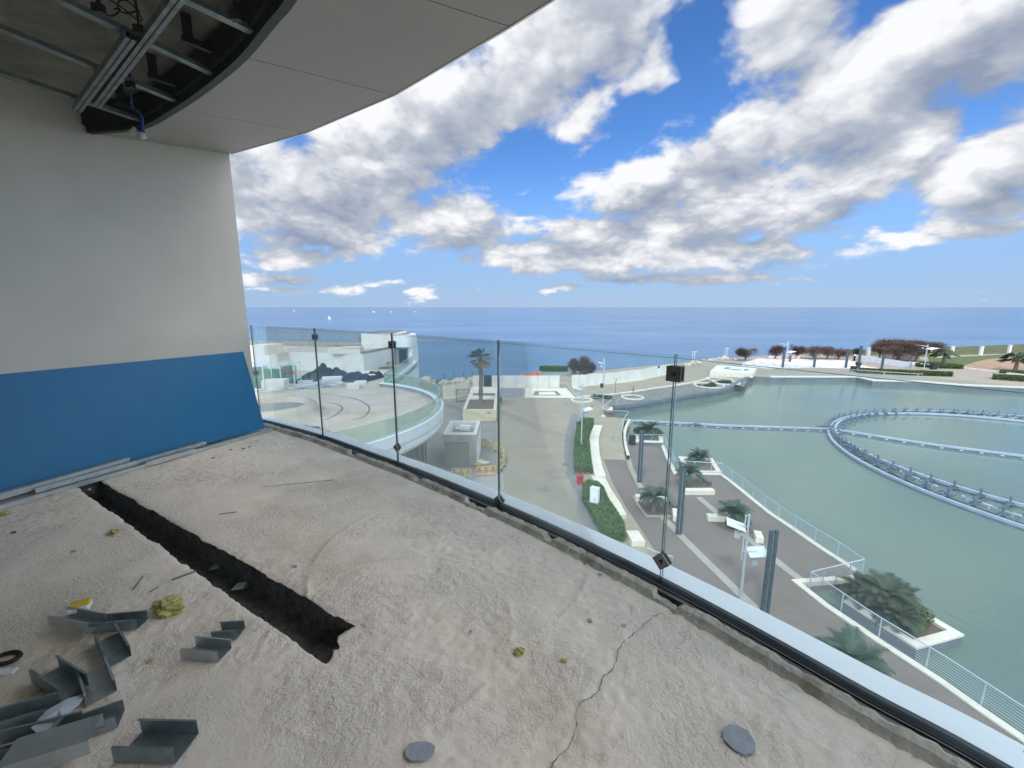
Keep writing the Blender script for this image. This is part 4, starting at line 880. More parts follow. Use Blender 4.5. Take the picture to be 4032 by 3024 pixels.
q0, q1 = W('R3', 955, 395, PZ), W('R3', 1215, 395, PZ); hedge('shore_hedge', [(q0.x, q0.y + 6), (q1.x, q1.y + 6), (q1.x, q1.y + 8), (q0.x, q0.y + 8)], PZ, 1.25, 2500, 'hedge_leaf', 'strip of green shrubs showing over the hoarding beside the bare bush', None, .2)

# ---- cream bench wall
def benchwall(pts_l, pts_r, z0, z1, lab, name='bench_wall', m='cream_stone'):
    P = xy(pts_l) + xy(pts_r)[::-1]; b = MB(); b.prism(P, z0, z1); o = b.build(name, m, origin=(P[0][0], P[0][1], z0), bevel=.02); tag(o, lab, 'bench wall', 'cream stone bench walls'); return o
zb = PZ + .42
benchwall(WP('R3', [(1415,825),(1382,900),(1370,960),(1378,1070),(1400,1180),(1420,1265)], zb), WP('R3', [(1485,827),(1462,900),(1455,960),(1462,1070),(1485,1180),(1518,1268)], zb), RZ, zb, 'long curved cream bench wall beside the far hedge')
benchwall(WP('R3', [(1385,1260),(1455,1375),(1540,1490),(1625,1605)], zb - .1), WP('R3', [(1515,1290),(1560,1380),(1640,1500),(1698,1607)], zb - .1), RZ, zb - .1, 'cream bench wall stepping down beside the cabinet hedge')
benchwall(WP('R5', [(805,860),(860,950)], zb), WP('R5', [(912,858),(976,950)], zb), RZ, zb, 'short cream block at the foot of the near hedge')
benchwall(WP('R5', [(800,950),(830,1040),(890,1110)], RZ + .25), WP('R5', [(975,985),(1020,1050),(1095,1130)], RZ + .25), RZ, RZ + .25, 'low cream step wall running under the sill of the balcony', name='step_wall')
# slatted bench
def slat_bench(c, p0, p1, base, lab, w=.5):
    p, q = W(c, *p0, base), W(c, *p1, base); d = (q - p).normalized(); n_ = V((-d.y, d.x, 0)); t = thing('slatted_bench', lab, 'bench', tuple(p), 'dark slatted benches on the promenade'); b = MB()
    for k in range(6): b.bar(p + n_ * (k * w / 6) + V((0, 0, .45)), q + n_ * (k * w / 6) + V((0, 0, .45)), .06, .05)
    b.build('seat', 'slat_grey', t); b = MB()
    for f in (.08, .5, .92): r = p.lerp(q, f); b.bar(r + V((0, 0, .38)), r + n_ * w * .85 + V((0, 0, .38)), .08, .06); b.bar(r + n_ * .1, r + n_ * .1 + V((0, 0, .36)), .08, .06); b.bar(r + n_ * .36, r + n_ * .36 + V((0, 0, .36)), .08, .06)
    b.build('support', 'dark_metal', t); return t
slat_bench('R5', (790, 850), (735, 720), RZ, 'slatted bench next to the near hedge')
# ---- white utility cabinet
p = W('R5', 530, 700, PZ); p = W('R5', 530, 690, PZ); t = thing('utility_cabinet', 'white metal utility cabinet standing in the near hedge', 'cabinet', tuple(p), world=False)
b = MB(); b.box((0, 0, 1.0), (.66, .42, 1.9)); b.build('cabinet_body', 'white_plastic', t, bevel=.02); b = MB(); b.box((0, 0, .03), (.70, .46, .12)); b.build('plinth', 'cover_grey', t); b = MB(); b.box((.1, -.22, 1.1), (.03, .02, .25)); b.build('handle', 'dark_metal', t)
b = MB(); b.box((0, 0, 1.97), (.70, .47, .04)); b.build('lid', 'sail_white', t); t.rotation_euler = (0, 0, -.55)
def bin_(c, x, y, base, m, lab, rz=0., h=.95, w=.5):
    p = W(c, x, y, base); t = thing('litter_bin', lab, 'bin', tuple(p), world=False); b = MB(); r = rrect(-w / 2, -w / 2, w / 2, w / 2, .08); b.prism(r, .06, h - .1); b.build('bin_body', m, t)
    b = MB(); b.prism([(q[0] * 1.06, q[1] * 1.06) for q in r], h - .1, h); b.build('lid', m, t); b = MB(); b.box((0, -w / 2 - .01, h - .25), (w * .6, .02, .12)); b.build('slot', 'black_rubber', t); t.rotation_euler = (0, 0, rz); return t
bin_('R5', 405, 452, PZ, 'red_paint', 'red litter bin at the tip of the near hedge', .3, .85)
bin_('R3', 598, 635, PZ, 'column_paint', 'dark litter bin against the planter wall', .1, 1.0)
bin_('R3', 1280, 858, PZ, 'bin_black', 'dark litter bin leaning over the far hedge end', .5, .95)
bin_('R3', 1743, 995, RZ, 'bin_black', 'black litter bin beside the railing at the promenade tip', 0, 1.15, .7)
bin_('C', 1128, 617, PZ, 'bin_black', 'black litter bin beyond the pool under the grass bank', 0, 1.6, 1.1)
bin_('C', 180, 640, PZ, 'bin_black', 'black litter bin at the left end of the long low hedge', 0, 1.3, 1.0)
bin_('E', 535, 1060, PZ, 'wood', 'square brown bin behind the glass at the pool corner', .2, .7, 1.1)

# ---- plastic barriers
def barrier(p, q, m, lab):
    d = (q - p); L_ = d.length; t = thing('plastic_barrier', lab, 'barrier', tuple(p), 'plastic barriers round the works', world=False)
    vs = []; b = MB(); H = 1.0
    outer = rrect(0.02, .12, L_ - .02, H, .16); holes = []
    for k in range(3): cx = L_ * (k + .5) / 3; rx = L_ / 7.6; holes.append([(cx + rx * math.copysign(abs(math.cos(a_)) ** .7, math.cos(a_)), .50 + .2 * math.copysign(abs(math.sin(a_)) ** .7, math.sin(a_))) for a_ in [2 * PI * i / 14 for i in range(14)]])
    polys = [[V((x, y, 0)) for x, y in r] for r in [outer] + holes]; flatv = [v for r in polys for v in r]; tris = tessellate_polygon(polys)
    for s_ in (-.035, .035): b.add([(v.x, s_, v.y) for v in flatv], [tuple(t_) for t_ in tris])
    for r in polys:
        n = len(r); b.add([(v.x, -.035, v.y) for v in r] + [(v.x, .035, v.y) for v in r], [(i, (i + 1) % n, n + (i + 1) % n, n + i) for i in range(n)])
    b.build('barrier_panel', m, t)
    for f in (.22, .78): b = MB(); b.box((L_ * f, 0, .05), (.09, .62, .08)); b.box((L_ * f, 0, .12), (.06, .2, .14)); b.build('foot', 'dark_metal' if m == 'yellow_barrier' else m, t)
    for k in range(3): b = MB(); b.box((L_ * (k + .5) / 3, -.045, .84), (L_ * .13, .012, .15)); b.build('reflector', 'red_dull', t)
    t.rotation_euler = (0, 0, math.atan2(d.y, d.x))
BR = [(('G', 340, 1040), ('G', 700, 1040), 'yellow_barrier', 'yellow barrier with red reflectors nearest the balcony, at the shutter front'),
      (('G', 765, 1000), ('G', 1130, 985), 'orange_barrier', 'orange barrier next to the glass joint, right of the yellow one'),
      (('G', 1165, 935), ('G', 1275, 800), 'yellow_barrier', 'pale yellow barrier at the corner where the ring turns'),
      (('G', 1262, 800), ('G', 1245, 640), 'yellow_barrier', 'yellow barrier forming the far right side of the works ring'),
      (('G', 1235, 620), ('G', 1085, 545), 'yellow_barrier', 'yellow barrier seen through the glass joint at the back of the ring'),
      (('G', 1045, 525), ('G', 815, 465), 'orange_barrier', 'orange tinted barrier touching the service block corner')]
for (c, x, y), (c2, x2, y2), m, lab in BR: barrier(W(c, x, y, PZ), W(c2, x2, y2, PZ), m, lab)
for k, (x, y) in enumerate(((830, 735), (850, 770), (830, 812), (905, 790))):
    p = W('G', x, y, PZ); b = rock(p, (.55, .35, .18), .3); o = b.build('rubble_bag', 'block_white' if k % 2 else 'wool'); o.location = p + V((0, 0, .15)); tag(o, 'rubble bag beside the service block, %s from the back' % words[k], 'rubble bag', 'rubble bags by the service block')

# ---- lamp posts with two square reflector plates
def lamp(p, ztop, lab, s=1., plates=((.62, .35), (.36, -2.0)), ang=.6, psize=1.1):
    H = ztop - p.z; t = thing('lamp_post', lab, 'street lamp', tuple(p), 'lamp posts with square reflector plates', world=False)
    b = MB(); b.tube([(0, 0, 0), (0, 0, H)], [.085 * s, .055 * s], 8); b.build('pole', 'rail_steel', t)
    b = MB(); b.tube([(-.18, 0, H * .5), (-.18, 0, H * .985)], .04 * s, 6); b.box((-.09, 0, H * .98), (.3, .08, .06)); b.box((-.09, 0, H * .6), (.24, .08, .06)); b.build('side_tube', 'rail_steel', t)
    for f, az in plates:
        z = H * f; c = V((math.cos(az) * psize * .62, math.sin(az) * psize * .62, z)); R = Matrix.Rotation(az, 3, 'Z') @ Matrix.Rotation(-.22, 3, 'Y')
        b = MB(); b.box(c, (psize, psize, .03), R=R); b.box(c + R @ V((0, psize / 2, .04)), (psize, .06, .06), R=R); pl = b.build('reflector_plate', 'sail_white', t)
        b = MB(); b.bar((0, 0, z), c, .05, .05); b.build('bracket', 'rail_steel', t)
        b = MB(); b.box(c + V((-.1 * math.cos(az), -.1 * math.sin(az), -.55)), (.28, .28, .34), R=Matrix.Rotation(az, 3, 'Z')); b.build('spotlight', 'rail_steel', t)
    t.rotation_euler = (0, 0, ang); return t
def lampat(c, b_, t_, base, lab, **k):
    p = W(c, *b_, base); return lamp(p, ZAT(c, *t_, p.y), lab, **k)
lampat('R5', (1800, 1500), (1880, 715), RZ, 'nearest lamp post with two white plates on the promenade', plates=((.86, 2.7), (.60, -.25)), ang=0, psize=.95)
lampat('R3', (1300, 1050), (1323, 465), PZ, 'lamp post rising from the far hedge on the plaza', plates=((.93, 3.0), (.62, .15)), ang=0, psize=1.0)
lampat('R3', (1490, 650), (1503, 245), PZ, 'lamp post with cameras behind the glass corner of the pool', plates=((.90, 2.8),), ang=0, psize=.9)
lampat('D', (1235, 692), (1270, 292), PZ, 'lamp post at the far coping of the pool', plates=((.90, 2.9), (.66, 0.1)), ang=0, psize=1.6)
lampat('C', (1015, 640), (1075, 322), PZ, 'lamp post in front of the red brown trees', plates=((.95, 3.0), (.85, 0)), ang=0, psize=1.9)
b = MB(); p = W('R3', 1480, 480, PZ); p = V((15.0, 69.2, -10.4)); p = W('R3', 1478, 482, -10.6); s_ = 69.1 / p.y; b.box((0, 0, 0), (.45, .3, .7)); o = b.build('loudspeaker', 'black_rubber'); o.location = (14.75, 69.0, ZAT('R3', 1478, 482, 69.0)); tag(o, 'small black loudspeaker fixed to the lamp post by the pool corner', 'loudspeaker')
# ---- dark blue steel columns
def column(c, b_, t_, base, lab, w=.34):
    p = W(c, *b_, base); zt = ZAT(c, *t_, p.y); t = thing('light_column', lab, 'column', tuple(p), 'dark steel light columns', world=False); H = zt - p.z
    b = MB()
    for sx in (-1, 1): b.prism([(sx * w * .12, -w * .18), (sx * w * .5, -w * .18), (sx * w * .5, w * .18), (sx * w * .12, w * .18)] if sx > 0 else [(-w * .5, -w * .18), (-w * .12, -w * .18), (-w * .12, w * .18), (-w * .5, w * .18)], 0, H)
    b.build('column_flange', 'column_paint', t); b = MB(); b.prism([(-w * .12, -w * .05), (w * .12, -w * .05), (w * .12, w * .05), (-w * .12, w * .05)], 0, H * .97); b.build('light_strip', 'galv_dull', t)
    b = MB(); b.box((0, 0, .12), (w * 1.02, w * .42, .26)); b.build('base_cover', 'column_paint', t)
    return t
column('R5', (2010, 1610), (2095, 860), RZ, 'dark steel column nearest the balcony, right of the lamp', .42)
column('R5', (1265, 892), (1302, 320), RZ, 'dark steel column between the two cycad beds', .42)
column('R5', (922, 440), (945, 0), RZ, 'dark steel column at the promenade tip left of the cycad bed', .40)
column('D', (1205, 622), (1225, 390), PZ, 'dark column at the left front corner of the white plaza', .58)
column('D', (1595, 618), (1608, 440), PZ, 'second dark column along the front of the white plaza', .58)
column('D', (1990, 626), (2025, 390), PZ, 'third dark column along the front of the white plaza', .58)
column('D', (1295, 551), (1315, 336), PZ, 'dark column at the back left of the white plaza', .58)
column('C', (238, 600), (265, 336), PZ, 'dark column beside the two walkers', .58)
column('C', (518, 606), (545, 446), PZ, 'rightmost dark column before the leaning trees', .58)

# ---- cycads
def cycad(name, p, R_, lab, trunk=.5, nf=34, m='cycad_leaf', grp='cycads in the promenade beds'):
    t = thing(name, lab, 'cycad', tuple(p), grp, world=False)
    b = MB(); b.tube([(0, 0, -.1), (0, 0, trunk * .5), (0, 0, trunk)], [.16, .19, .13], 9); b.build('trunk', 'bark', t)
    b = MB()
    for k in range(nf):
        az = 2 * PI * k / nf * 2.618 + random.uniform(-.1, .1); e0 = random.uniform(.35, 1.4); L_ = R_ * random.uniform(.85, 1.1); P = []; d = V((math.cos(az), math.sin(az), 0)); e_ = e0; c = V((0, 0, trunk)); ns = 9
        for i in range(ns + 1): P.append(c.copy()); c = c + (d * math.cos(e_) + V((0, 0, math.sin(e_)))) * (L_ / ns); e_ -= .13 * (1 + .6 * (1.4 - e0))
        s_ = V((-d.y, d.x, 0))
        for i in range(1, ns):
            for h in (0, .5):
                q = P[i].lerp(P[i + 1], h); ax = (P[i + 1] - P[i]).normalized(); n_ = s_.cross(ax); f = math.sin(PI * min(.98, (i + h) / ns * .85 + .1)); ll = .30 * R_ * f
                for sg in (-1, 1):
                    dv = (s_ * sg * .9 + ax * .55 + n_ * (-.25)).normalized() * ll; w_ = ax * .034 * R_
                    b.add([q - w_, q + w_, q + dv + w_ * .2], [(0, 1, 2)])
        b.tube(P, .012 * R_, 3, caps=False)
    b.build('frond', m, t); return t
Y0 = lambda c, x, y, z: W(c, x, y, z)
cycad('cycad', W('R5', 1045, 690, RZ), 1.45, 'upright cycad in the square bed before the first bench', 1.15)
cycad('cycad', W('R5', 1350, 470, RZ), 1.4, 'cycad behind the dark column between the beds', 1.2)
cycad('cycad', W('R5', 1745, 810, RZ), 1.45, 'cycad behind the nearest lamp post', .8)
cycad('cycad', W('R6', 1150, 1060, RZ), 1.6, 'large cycad cut off by the balcony sill', .9, 44)
cycad('cycad', W('R5', 1440, 262, RZ + .1), 1.5, 'low cycad in the square planter over the water', .3)
cycad('cycad', W('E', 1105, 1345, RZ + .4), 1.9, 'cycad in the planter at the promenade tip', .5)
# cycad bed walls
def bed(c, pts, lab, m='soil', base=RZ):
    P = xy(WP(c, pts, base)); b = MB(); b.prism(P, base + .002, base + .02); o = b.build('planting_bed', m, origin=(P[0][0], P[0][1], base)); tag(o, lab, 'planting bed', 'planting beds in the promenade')
bed('R5', [(905,612),(1180,605),(1200,725),(990,725)], 'earth bed under the upright cycad')
bed('R5', [(1250,440),(1420,415),(1520,480),(1290,485)], 'earth bed behind the middle dark column')
bed('R5', [(1560,790),(1830,780),(1930,890),(1690,870)], 'earth bed behind the nearest lamp post')
def cream(c, a_, d_, z, h, lab, w=.5):
    p, q = W(c, *a_, z), W(c, *d_, z); b = MB(); b.bar(p + V((0, 0, -h / 2)), q + V((0, 0, -h / 2)), w, h); o = b.build('bench_wall', 'cream_stone', origin=p, bevel=.02); tag(o, lab, 'bench wall', 'cream stone bench walls')
cream('R5', (888, 552), (1175, 566), RZ + .45, .45, 'cream bench wall behind the upright cycad')
cream('R5', (1235, 665), (1245, 735), RZ + .45, .45, 'short cream block right of the upright cycad', .45)
cream('R5', (1312, 500), (1572, 500), RZ + .45, .45, 'cream bench wall right of the middle dark column', .55)
cream('R5', (1515, 722), (1700, 730), RZ + .45, .45, 'cream bench wall left of the cycad by the nearest lamp', .5)
cream('R5', (1950, 860), (1975, 920), RZ + .45, .45, 'short cream block beside the lamp top plate', .5)
cream('R6', (945, 828), (1010, 850), RZ + .45, .45, 'cream block peeping over the sill beside the big cycad', .5)
slat_bench('R5', (1140, 570), (1215, 690), RZ, 'slatted bench along the right of the upright cycad', .4)
slat_bench('R5', (1430, 410), (1520, 480), RZ, 'slatted bench by the cycad behind the column', .4)
# ---- stone planters standing in the pool
def planter(c, pts, lab, depth=.4, w=.45, m='cream_stone', soil='soil', z=RZ + .05):
    P = xy(WP(c, pts, z)); 
    if len(P) == 3: P.append((P[0][0] + P[2][0] - P[1][0], P[0][1] + P[2][1] - P[1][1]))
    A = sum(P[i][0] * P[(i + 1) % 4][1] - P[(i + 1) % 4][0] * P[i][1] for i in range(4))
    if A < 0: P = P[::-1]
    t = thing('pool_planter', lab, 'planter', (P[0][0], P[0][1], WZ)); L_ = [V((p[0], p[1], 0)) for p in P]
    b = MB(); b.strip(L_, [-.04, -.04], [WZ - 1, z - .1], closed=True); b.build('planter_wall', 'pool_stone', t)
    b = MB(); b.strip(L_, [.0, .0, -w, -w], [z - .12, z, z, z - .5], closed=True); b.build('coping', m, t)
    b = MB(); b.prism(P, WZ - 1, z - .16); b.v = [(sum(p[0] for p in P) / 4 + (v[0] - sum(p[0] for p in P) / 4) * .9, sum(p[1] for p in P) / 4 + (v[1] - sum(p[1] for p in P) / 4) * .9, v[2]) for v in b.v]; b.build('soil_bed', soil, t); return P
P1 = planter('R6', [(1112,558),(1560,852),(1850,770)], 'large stone planter full of shrubs standing in the pool'); 
P2 = planter('R5', [(1262,213),(1560,230),(1640,352),(1335,352)], 'square stone planter with a low cycad off the promenade edge')
P3 = planter('E', [(915,1305),(1315,1335),(1335,1440),(930,1430)], 'stone planter with a cycad at the tip of the promenade', z=RZ + .5)
def bush(name, P, zc, R_, n, m, lab, cat, size=.09, stem='bark', squash=.75, grp=None, tw=False):
    p = V(P); t = thing(name, lab, cat, tuple(p), grp, world=False); b = MB()
    lobes = [(V((random.uniform(-.6, .6) * R_[0], random.uniform(-.6, .6) * R_[1], random.uniform(.35, .8) * R_[2])), random.uniform(.35, .6)) for _ in range(9)]
    def f():
        c, r = random.choice(lobes); d = V((random.gauss(0, 1), random.gauss(0, 1), random.gauss(0, 1))).normalized() * random.uniform(.7, 1.05) ** .5
        q = V((c.x + d.x * r * R_[0], c.y + d.y * r * R_[1], max(.05, c.z + d.z * r * R_[2]))); return q
    leafcloud(b, f, n, size, .6); b.build('foliage', m, t)
    b = MB()
    for c, r in lobes: b.tube([(0, 0, 0), tuple(c * .5 + V((0, 0, .1))), tuple(c)], [.05, .035, .015], 5)
    b.build('stem', stem, t); return t
c0 = V((sum(p[0] for p in P1) / 4 - .15, sum(p[1] for p in P1) / 4 + .25, RZ))
for dx, dy, r, h, lab in ((-1.0, 1.0, 1.35, .5, 'spiky dark cycad at the inner back corner of the pool planter'), (-.25, .35, 1.6, .8, 'tallest spiky cycad in the middle of the pool planter'), (-.55, -.75, 1.3, .35, 'spiky cycad at the railing side of the pool planter'), (.75, .65, 1.25, .4, 'spiky cycad at the back outer side of the pool planter')):
    cycad('cycad', V((c0.x + dx, c0.y + dy, RZ - .05)), r, lab, h, 42, 'shrub_leaf', 'cycads in the pool planter')
for k, (dx, dy, r, m, lab) in enumerate(((.85, -.35, .75, 'shrub_pale', 'pale green shrub at the outer corner of the pool planter'), (.25, -.95, .65, 'shrub_pale', 'small pale shrub at the near edge of the pool planter'), (0, 0, 1.0, 'shrub_leaf', 'low dark shrub filling the middle of the pool planter'))):
    bush('shrub', (c0.x + dx, c0.y + dy, RZ - .1), 0, (r * 1.2, r * 1.2, r * .8), 1800, m, lab, 'shrub', .08, grp='shrubs in the pool planter')
bush('shrub', tuple(W('E', 1000, 1330, RZ + .45)), 0, (.9, .8, .8), 1200, 'shrub_leaf', 'small dark shrub left of the tip cycad', 'shrub', .1)
bush('shrub', tuple(W('E', 1245, 1350, RZ + .45)), 0, (.8, .7, .7), 1200, 'shrub_pale', 'round light green shrub right of the tip cycad', 'shrub', .1)
bush('shrub', tuple(W('R5', 1790, 835, RZ)), 0, (.9, .7, .5), 1300, 'shrub_leaf', 'low dark shrub under the cycad by the nearest lamp', 'shrub', .08)

# ---- promenade railings
def railing(pts, base, lab, h=1.1, step=1.9, nw=8, m='rail_steel', pw=.05, cat='railing', grp='metal railings', posts=True, slim=.012):
    pts = [V((p[0], p[1], base)) for p in pts]; t = thing('promenade_railing', lab, cat, tuple(pts[0]), grp)
    for s_ in range(len(pts) - 1 if posts is True else 0): pass
    Q = resample(pts, step)
    for q in Q: b = MB(); b.box(q + V((0, 0, h / 2)), (pw, pw * .8, h)); b.build('post', m, t)
    b = MB(); b.tube([p + V((0, 0, h)) for p in pts], .032, 6); b.build('top_rail', m, t)
    b = MB()
    for k in range(nw):
        z = h * (.1 + .8 * k / (nw - 1))
        for i in range(len(pts) - 1): b.bar(pts[i] + V((0, 0, z)), pts[i + 1] + V((0, 0, z)), slim, slim)
    b.build('wire', m, t); return t
ins = lambda P: xy(P)
railing(ins(WP('R5', [(1640,372),(1720,428),(1850,530),(2000,655)], RZ)) + xy(WP('R6', [(740,82),(815,133),(900,190),(985,243),(1080,305),(1225,408)], RZ)), RZ, 'white promenade railing along the far stretch, ending at the landing', step=1.8)
railing(xy(WP('R6', [(1225,410),(905,490)], RZ)), RZ, 'short white railing across the landing over the water', step=1.1)
railing(xy(WP('R6', [(905,492),(1035,583),(1170,680),(1325,787),(1510,905),(1707,1033),(1950,1200),(2212,1380)], RZ)) + [(20.15, 9.0)], RZ, 'near white promenade railing that leaves the picture at lower right', step=1.95)
railing(xy(WP('R5', [(1150,130),(1180,215),(1240,340),(1640,366)], RZ)), RZ, 'white railing in front of the square planter', step=1.6)
railing(xy(WP('R3', [(1705,990),(1760,985),(2010,985),(2040,1020)], RZ)), RZ, 'white railing at the promenade tip beside the black bin', step=1.5)
railing(xy(WP('R5', [(985,1120),(1090,1165),(1205,1200)], RZ)), RZ, 'handrail by the low cream steps under the sill', h=.9, step=2.2, nw=2)
railing(xy(WP('C', [(160,665),(240,672),(620,700),(1000,722)], PZ)), PZ, 'long pale handrail on the far side of the pool', h=1.0, step=6, nw=2, pw=.1, slim=.03)
railing(xy(WP('C', [(240,690),(245,672)], PZ)) + xy(WP('D', [(2140,700),(1900,660),(700,560)], PZ)), PZ, 'slim rail across the front of the white plaza', h=1.0, step=7, nw=2, pw=.1, slim=.03) if 0 else None
# glass balustrades around the pool corner and the ramp
def glassrun(pts, base, lab, h=1.1, step=1.5, m='pane_blue', grp='glass balustrades by the pool'):
    pts = [V((p[0], p[1], base)) for p in pts]; t = thing('pool_balustrade', lab, 'balustrade', tuple(pts[0]), grp); Q = resample(pts, step)
    for i in range(len(Q) - 1): pane(Q[i], Q[i + 1], Q[i].z, h, m, t)
    b = MB(); b.strip(Q, [.03, .03, -.03, -.03], [h - .01, h + .03, h + .03, h - .01]); b.build('top_rail', 'white_steel', t); return t
glassrun(xy(WP('E', [(440,1050),(520,1078),(640,1085),(780,1108),(845,1108)], PZ)), PZ, 'glass balustrade on the plaza edge at the pool corner')
glassrun(xy(WP('E', [(440,1045),(575,925)], PZ)), PZ, 'short glass balustrade running back to the garden wall')
glassrun(xy(WP('R3', [(1265,630),(1350,632),(1480,650)], PZ)), PZ, 'low glass balustrade beside the round tree rings')
glassrun(xy(WP('R3', [(820,580),(815,508),(1170,505),(1262,628)], PZ)), PZ, 'glass balustrade around the memorial paving', m='pane_clear')
glassrun(catmull(xy(WP('R3', [(1705,790),(1665,850),(1662,930),(1675,1010),(1700,1100)], PZ)), 4), PZ, 'curved glass balustrade beside the ramp walk', m='pane_clear')
b = MB(); b.strip(catmull(xy(WP('R3', [(1722,782),(1690,850),(1680,930),(1690,1010),(1712,1100)], PZ)), 4), [.15, .15, -.15, -.15], [RZ, PZ + .12, PZ + .12, RZ]); o = b.build('ramp_wall', 'cream_stone'); tag(o, 'white curved upstand wall between ramp walk and promenade', 'wall')
b = MB(); P = xy(WP('E', [(428,1062),(500,1068),(602,960),(590,918)], PZ + .1)); b.prism(P, WZ - 1, PZ + .15); o = b.build('corner_wall', 'cream_stone', origin=(P[0][0], P[0][1], PZ)); tag(o, 'cream stone wall block at the pool corner behind the glass', 'wall')
# ---- pebble bed: tree rings, saplings
for k, (c, x, y, r, lab) in enumerate((('E', 885, 797, 2.6, 'white ring kerb round the thin sapling'), ('E', 150, 835, 2.5, 'white ring kerb next to the low glass balustrade'), ('D', 415, 773, 3.6, 'white ring kerb below the glass deck podium'), ('D', 503, 815, 3.6, 'white ring kerb nearest the curved garden wall'), ('D', 290, 850, 4.0, 'half buried white ring kerb with green plants'))):
    p = W(c, x, y, PZ); b = MB(); b.strip(circ(p.x, p.y, r * .72, 0, 2 * PI, 36)[:-1], [.14, .14, -.14, -.14], [PZ, PZ + .22, PZ + .22, PZ], closed=True); o = b.build('tree_ring', 'cream_stone', origin=p); tag(o, lab, 'kerb ring', 'round kerb rings in the pebble bed')
def sapling(c, x, y, h, lab):
    p = W(c, x, y, PZ); t = thing('sapling', lab, 'sapling', tuple(p), 'bare saplings', world=False); b = MB(); b.tube([(0, 0, 0), (.05, 0, h * .6), (0, .05, h)], [.05, .035, .012], 5)
    for k in range(9): a_ = random.uniform(0, 6.28); z = h * random.uniform(.45, .9); b.tube([(0, 0, z), (.35 * math.cos(a_), .35 * math.sin(a_), z + .5)], [.02, .006], 4)
    b.build('trunk', 'bark', t); b = MB(); leafcloud(b, lambda: V((random.gauss(0, .3), random.gauss(0, .3), h * random.uniform(.55, 1.1))), 60, .09); b.build('crown', 'palm_dead', t)
sapling('E', 635, 745, 2.9, 'taller bare sapling in the pebble bed'); sapling('E', 893, 790, 2.0, 'small bare sapling inside a white ring')
for k, (c, x, y, r, m, lab) in enumerate((('E', 1960, 640, 1.6, 'shrub_leaf', 'dark green ground plant in the pebble bed below the podium'), ('D', 480, 812, 1.5, 'shrub_leaf', 'dark green plant inside the ring nearest the garden wall'), ('E', 430, 805, 1.8, 'shrub_leaf', 'dark green patch plant beside the pool corner'), ('D', 330, 845, 1.2, 'shrub_leaf', 'green plant in the half buried ring'))):
    bush('ground_plant', tuple(W(c, x, y, PZ)), 0, (r, r * .8, .5), 700, m, lab, 'plant', .16)
# ---- glass deck podium
zp = PZ + 1.1; P = xy(WP('D', [(300,672),(385,592),(885,632),(838,695)], zp)); t = thing('podium', 'pale stone podium with a glass deck at the far corner of the pool', 'podium', (P[0][0], P[0][1], PZ))
b = MB(); b.prism(P, PZ, zp); b.build('podium_base', 'white_paving' if 0 else 'cream_stone', t, bevel=.02)
P = xy(WP('D', [(365,648),(430,598),(850,640),(790,678)], zp)); b = MB(); b.prism(P, zp, zp + .12); b.build('deck_frame', 'white_clad', t)
for k, pts in enumerate(([(465,640),(500,618),(560,622),(535,645)], [(545,650),(560,640),(700,650),(685,662)], [(710,660),(740,640),(790,645),(765,664)])): b = MB(); b.prism(xy(WP('D', pts, zp + .12)), zp + .121, zp + .14); b.build('glass_deck', 'galv_dull', t)
glassrun(xy(WP('D', [(345,640),(395,590),(880,628)], zp)), zp, 'glass balustrade standing on the podium', h=1.1, step=3, m='pane_green')
b = MB(); P = xy(WP('D', [(330,735),(330,700),(820,770),(820,735)], PZ)); pa, pb = W('D', 322, 738, PZ), W('D', 825, 728, PZ)
# ---- white garden walls near the trees
for k, (pts, h, lab) in enumerate((([(190,520),(190,500),(560,560),(860,606)], 1.6, 'long white ramp wall right of the two walkers'), ([(560,500),(780,498)], 1.3, 'white wall piece behind the leaning tree trunks'), ([(740,500),(960,510)], 1.2, 'white wall piece under the right hand tree'), ([(830,565),(950,572)], .9, 'low white wall left of the lamp foot'), ([(975,585),(1150,600)], .9, 'low white wall behind the far black bin'), ([(1160,595),(1490,606)], .5, 'thin white wall under the grass bank hedge'))):
    q = WP('C', pts, PZ); b = MB(); b.strip([V((p.x, p.y, 0)) for p in q], [.2, .2, -.2, -.2], [PZ, PZ + h, PZ + h, PZ]); o = b.build('garden_wall', 'white_render' if k else 'white_render', origin=q[0]); tag(o, lab, 'wall', 'white garden walls beyond the pool')
for k, (x, y, yt) in enumerate(((355, 455, 358), (1345, 445, 345), (1690, 447, 345), (2025, 428, 330))):
    p = W('C', x, y, PZ); zt = ZAT('C', x, yt, p.y); b = MB(); b.prism([(-.42, -.35), (.42, -.35), (.35, .35), (-.35, .35)], 0, zt - PZ); b.box((0, 0, zt - PZ + .08), (1.05, .9, .1)); o = b.build('marker_post', 'white_render'); o.location = p; tag(o, 'thick white marker post on the far bank, %s from the left' % words[k], 'post', 'white marker posts on the far bank')
for k, (c, x, y, yt) in enumerate((('D', 95, 545, 425), ('D', 500, 500, 380))):
    p = W(c, x, y, PZ); zt = ZAT(c, x, yt, p.y); b = MB(); b.tube([(-.3, 0, 0), (-.3, 0, zt - PZ)], .09, 6); b.tube([(.3, 0, 0), (.3, 0, zt - PZ)], .09, 6); b.box((.3, 0, zt - PZ), (1.2, .5, .1)); o = b.build('twin_post', 'white_steel'); o.location = p; tag(o, ['pale twin post by the boulder row', 'pale twin post at the corner of the podium'][k], 'post')
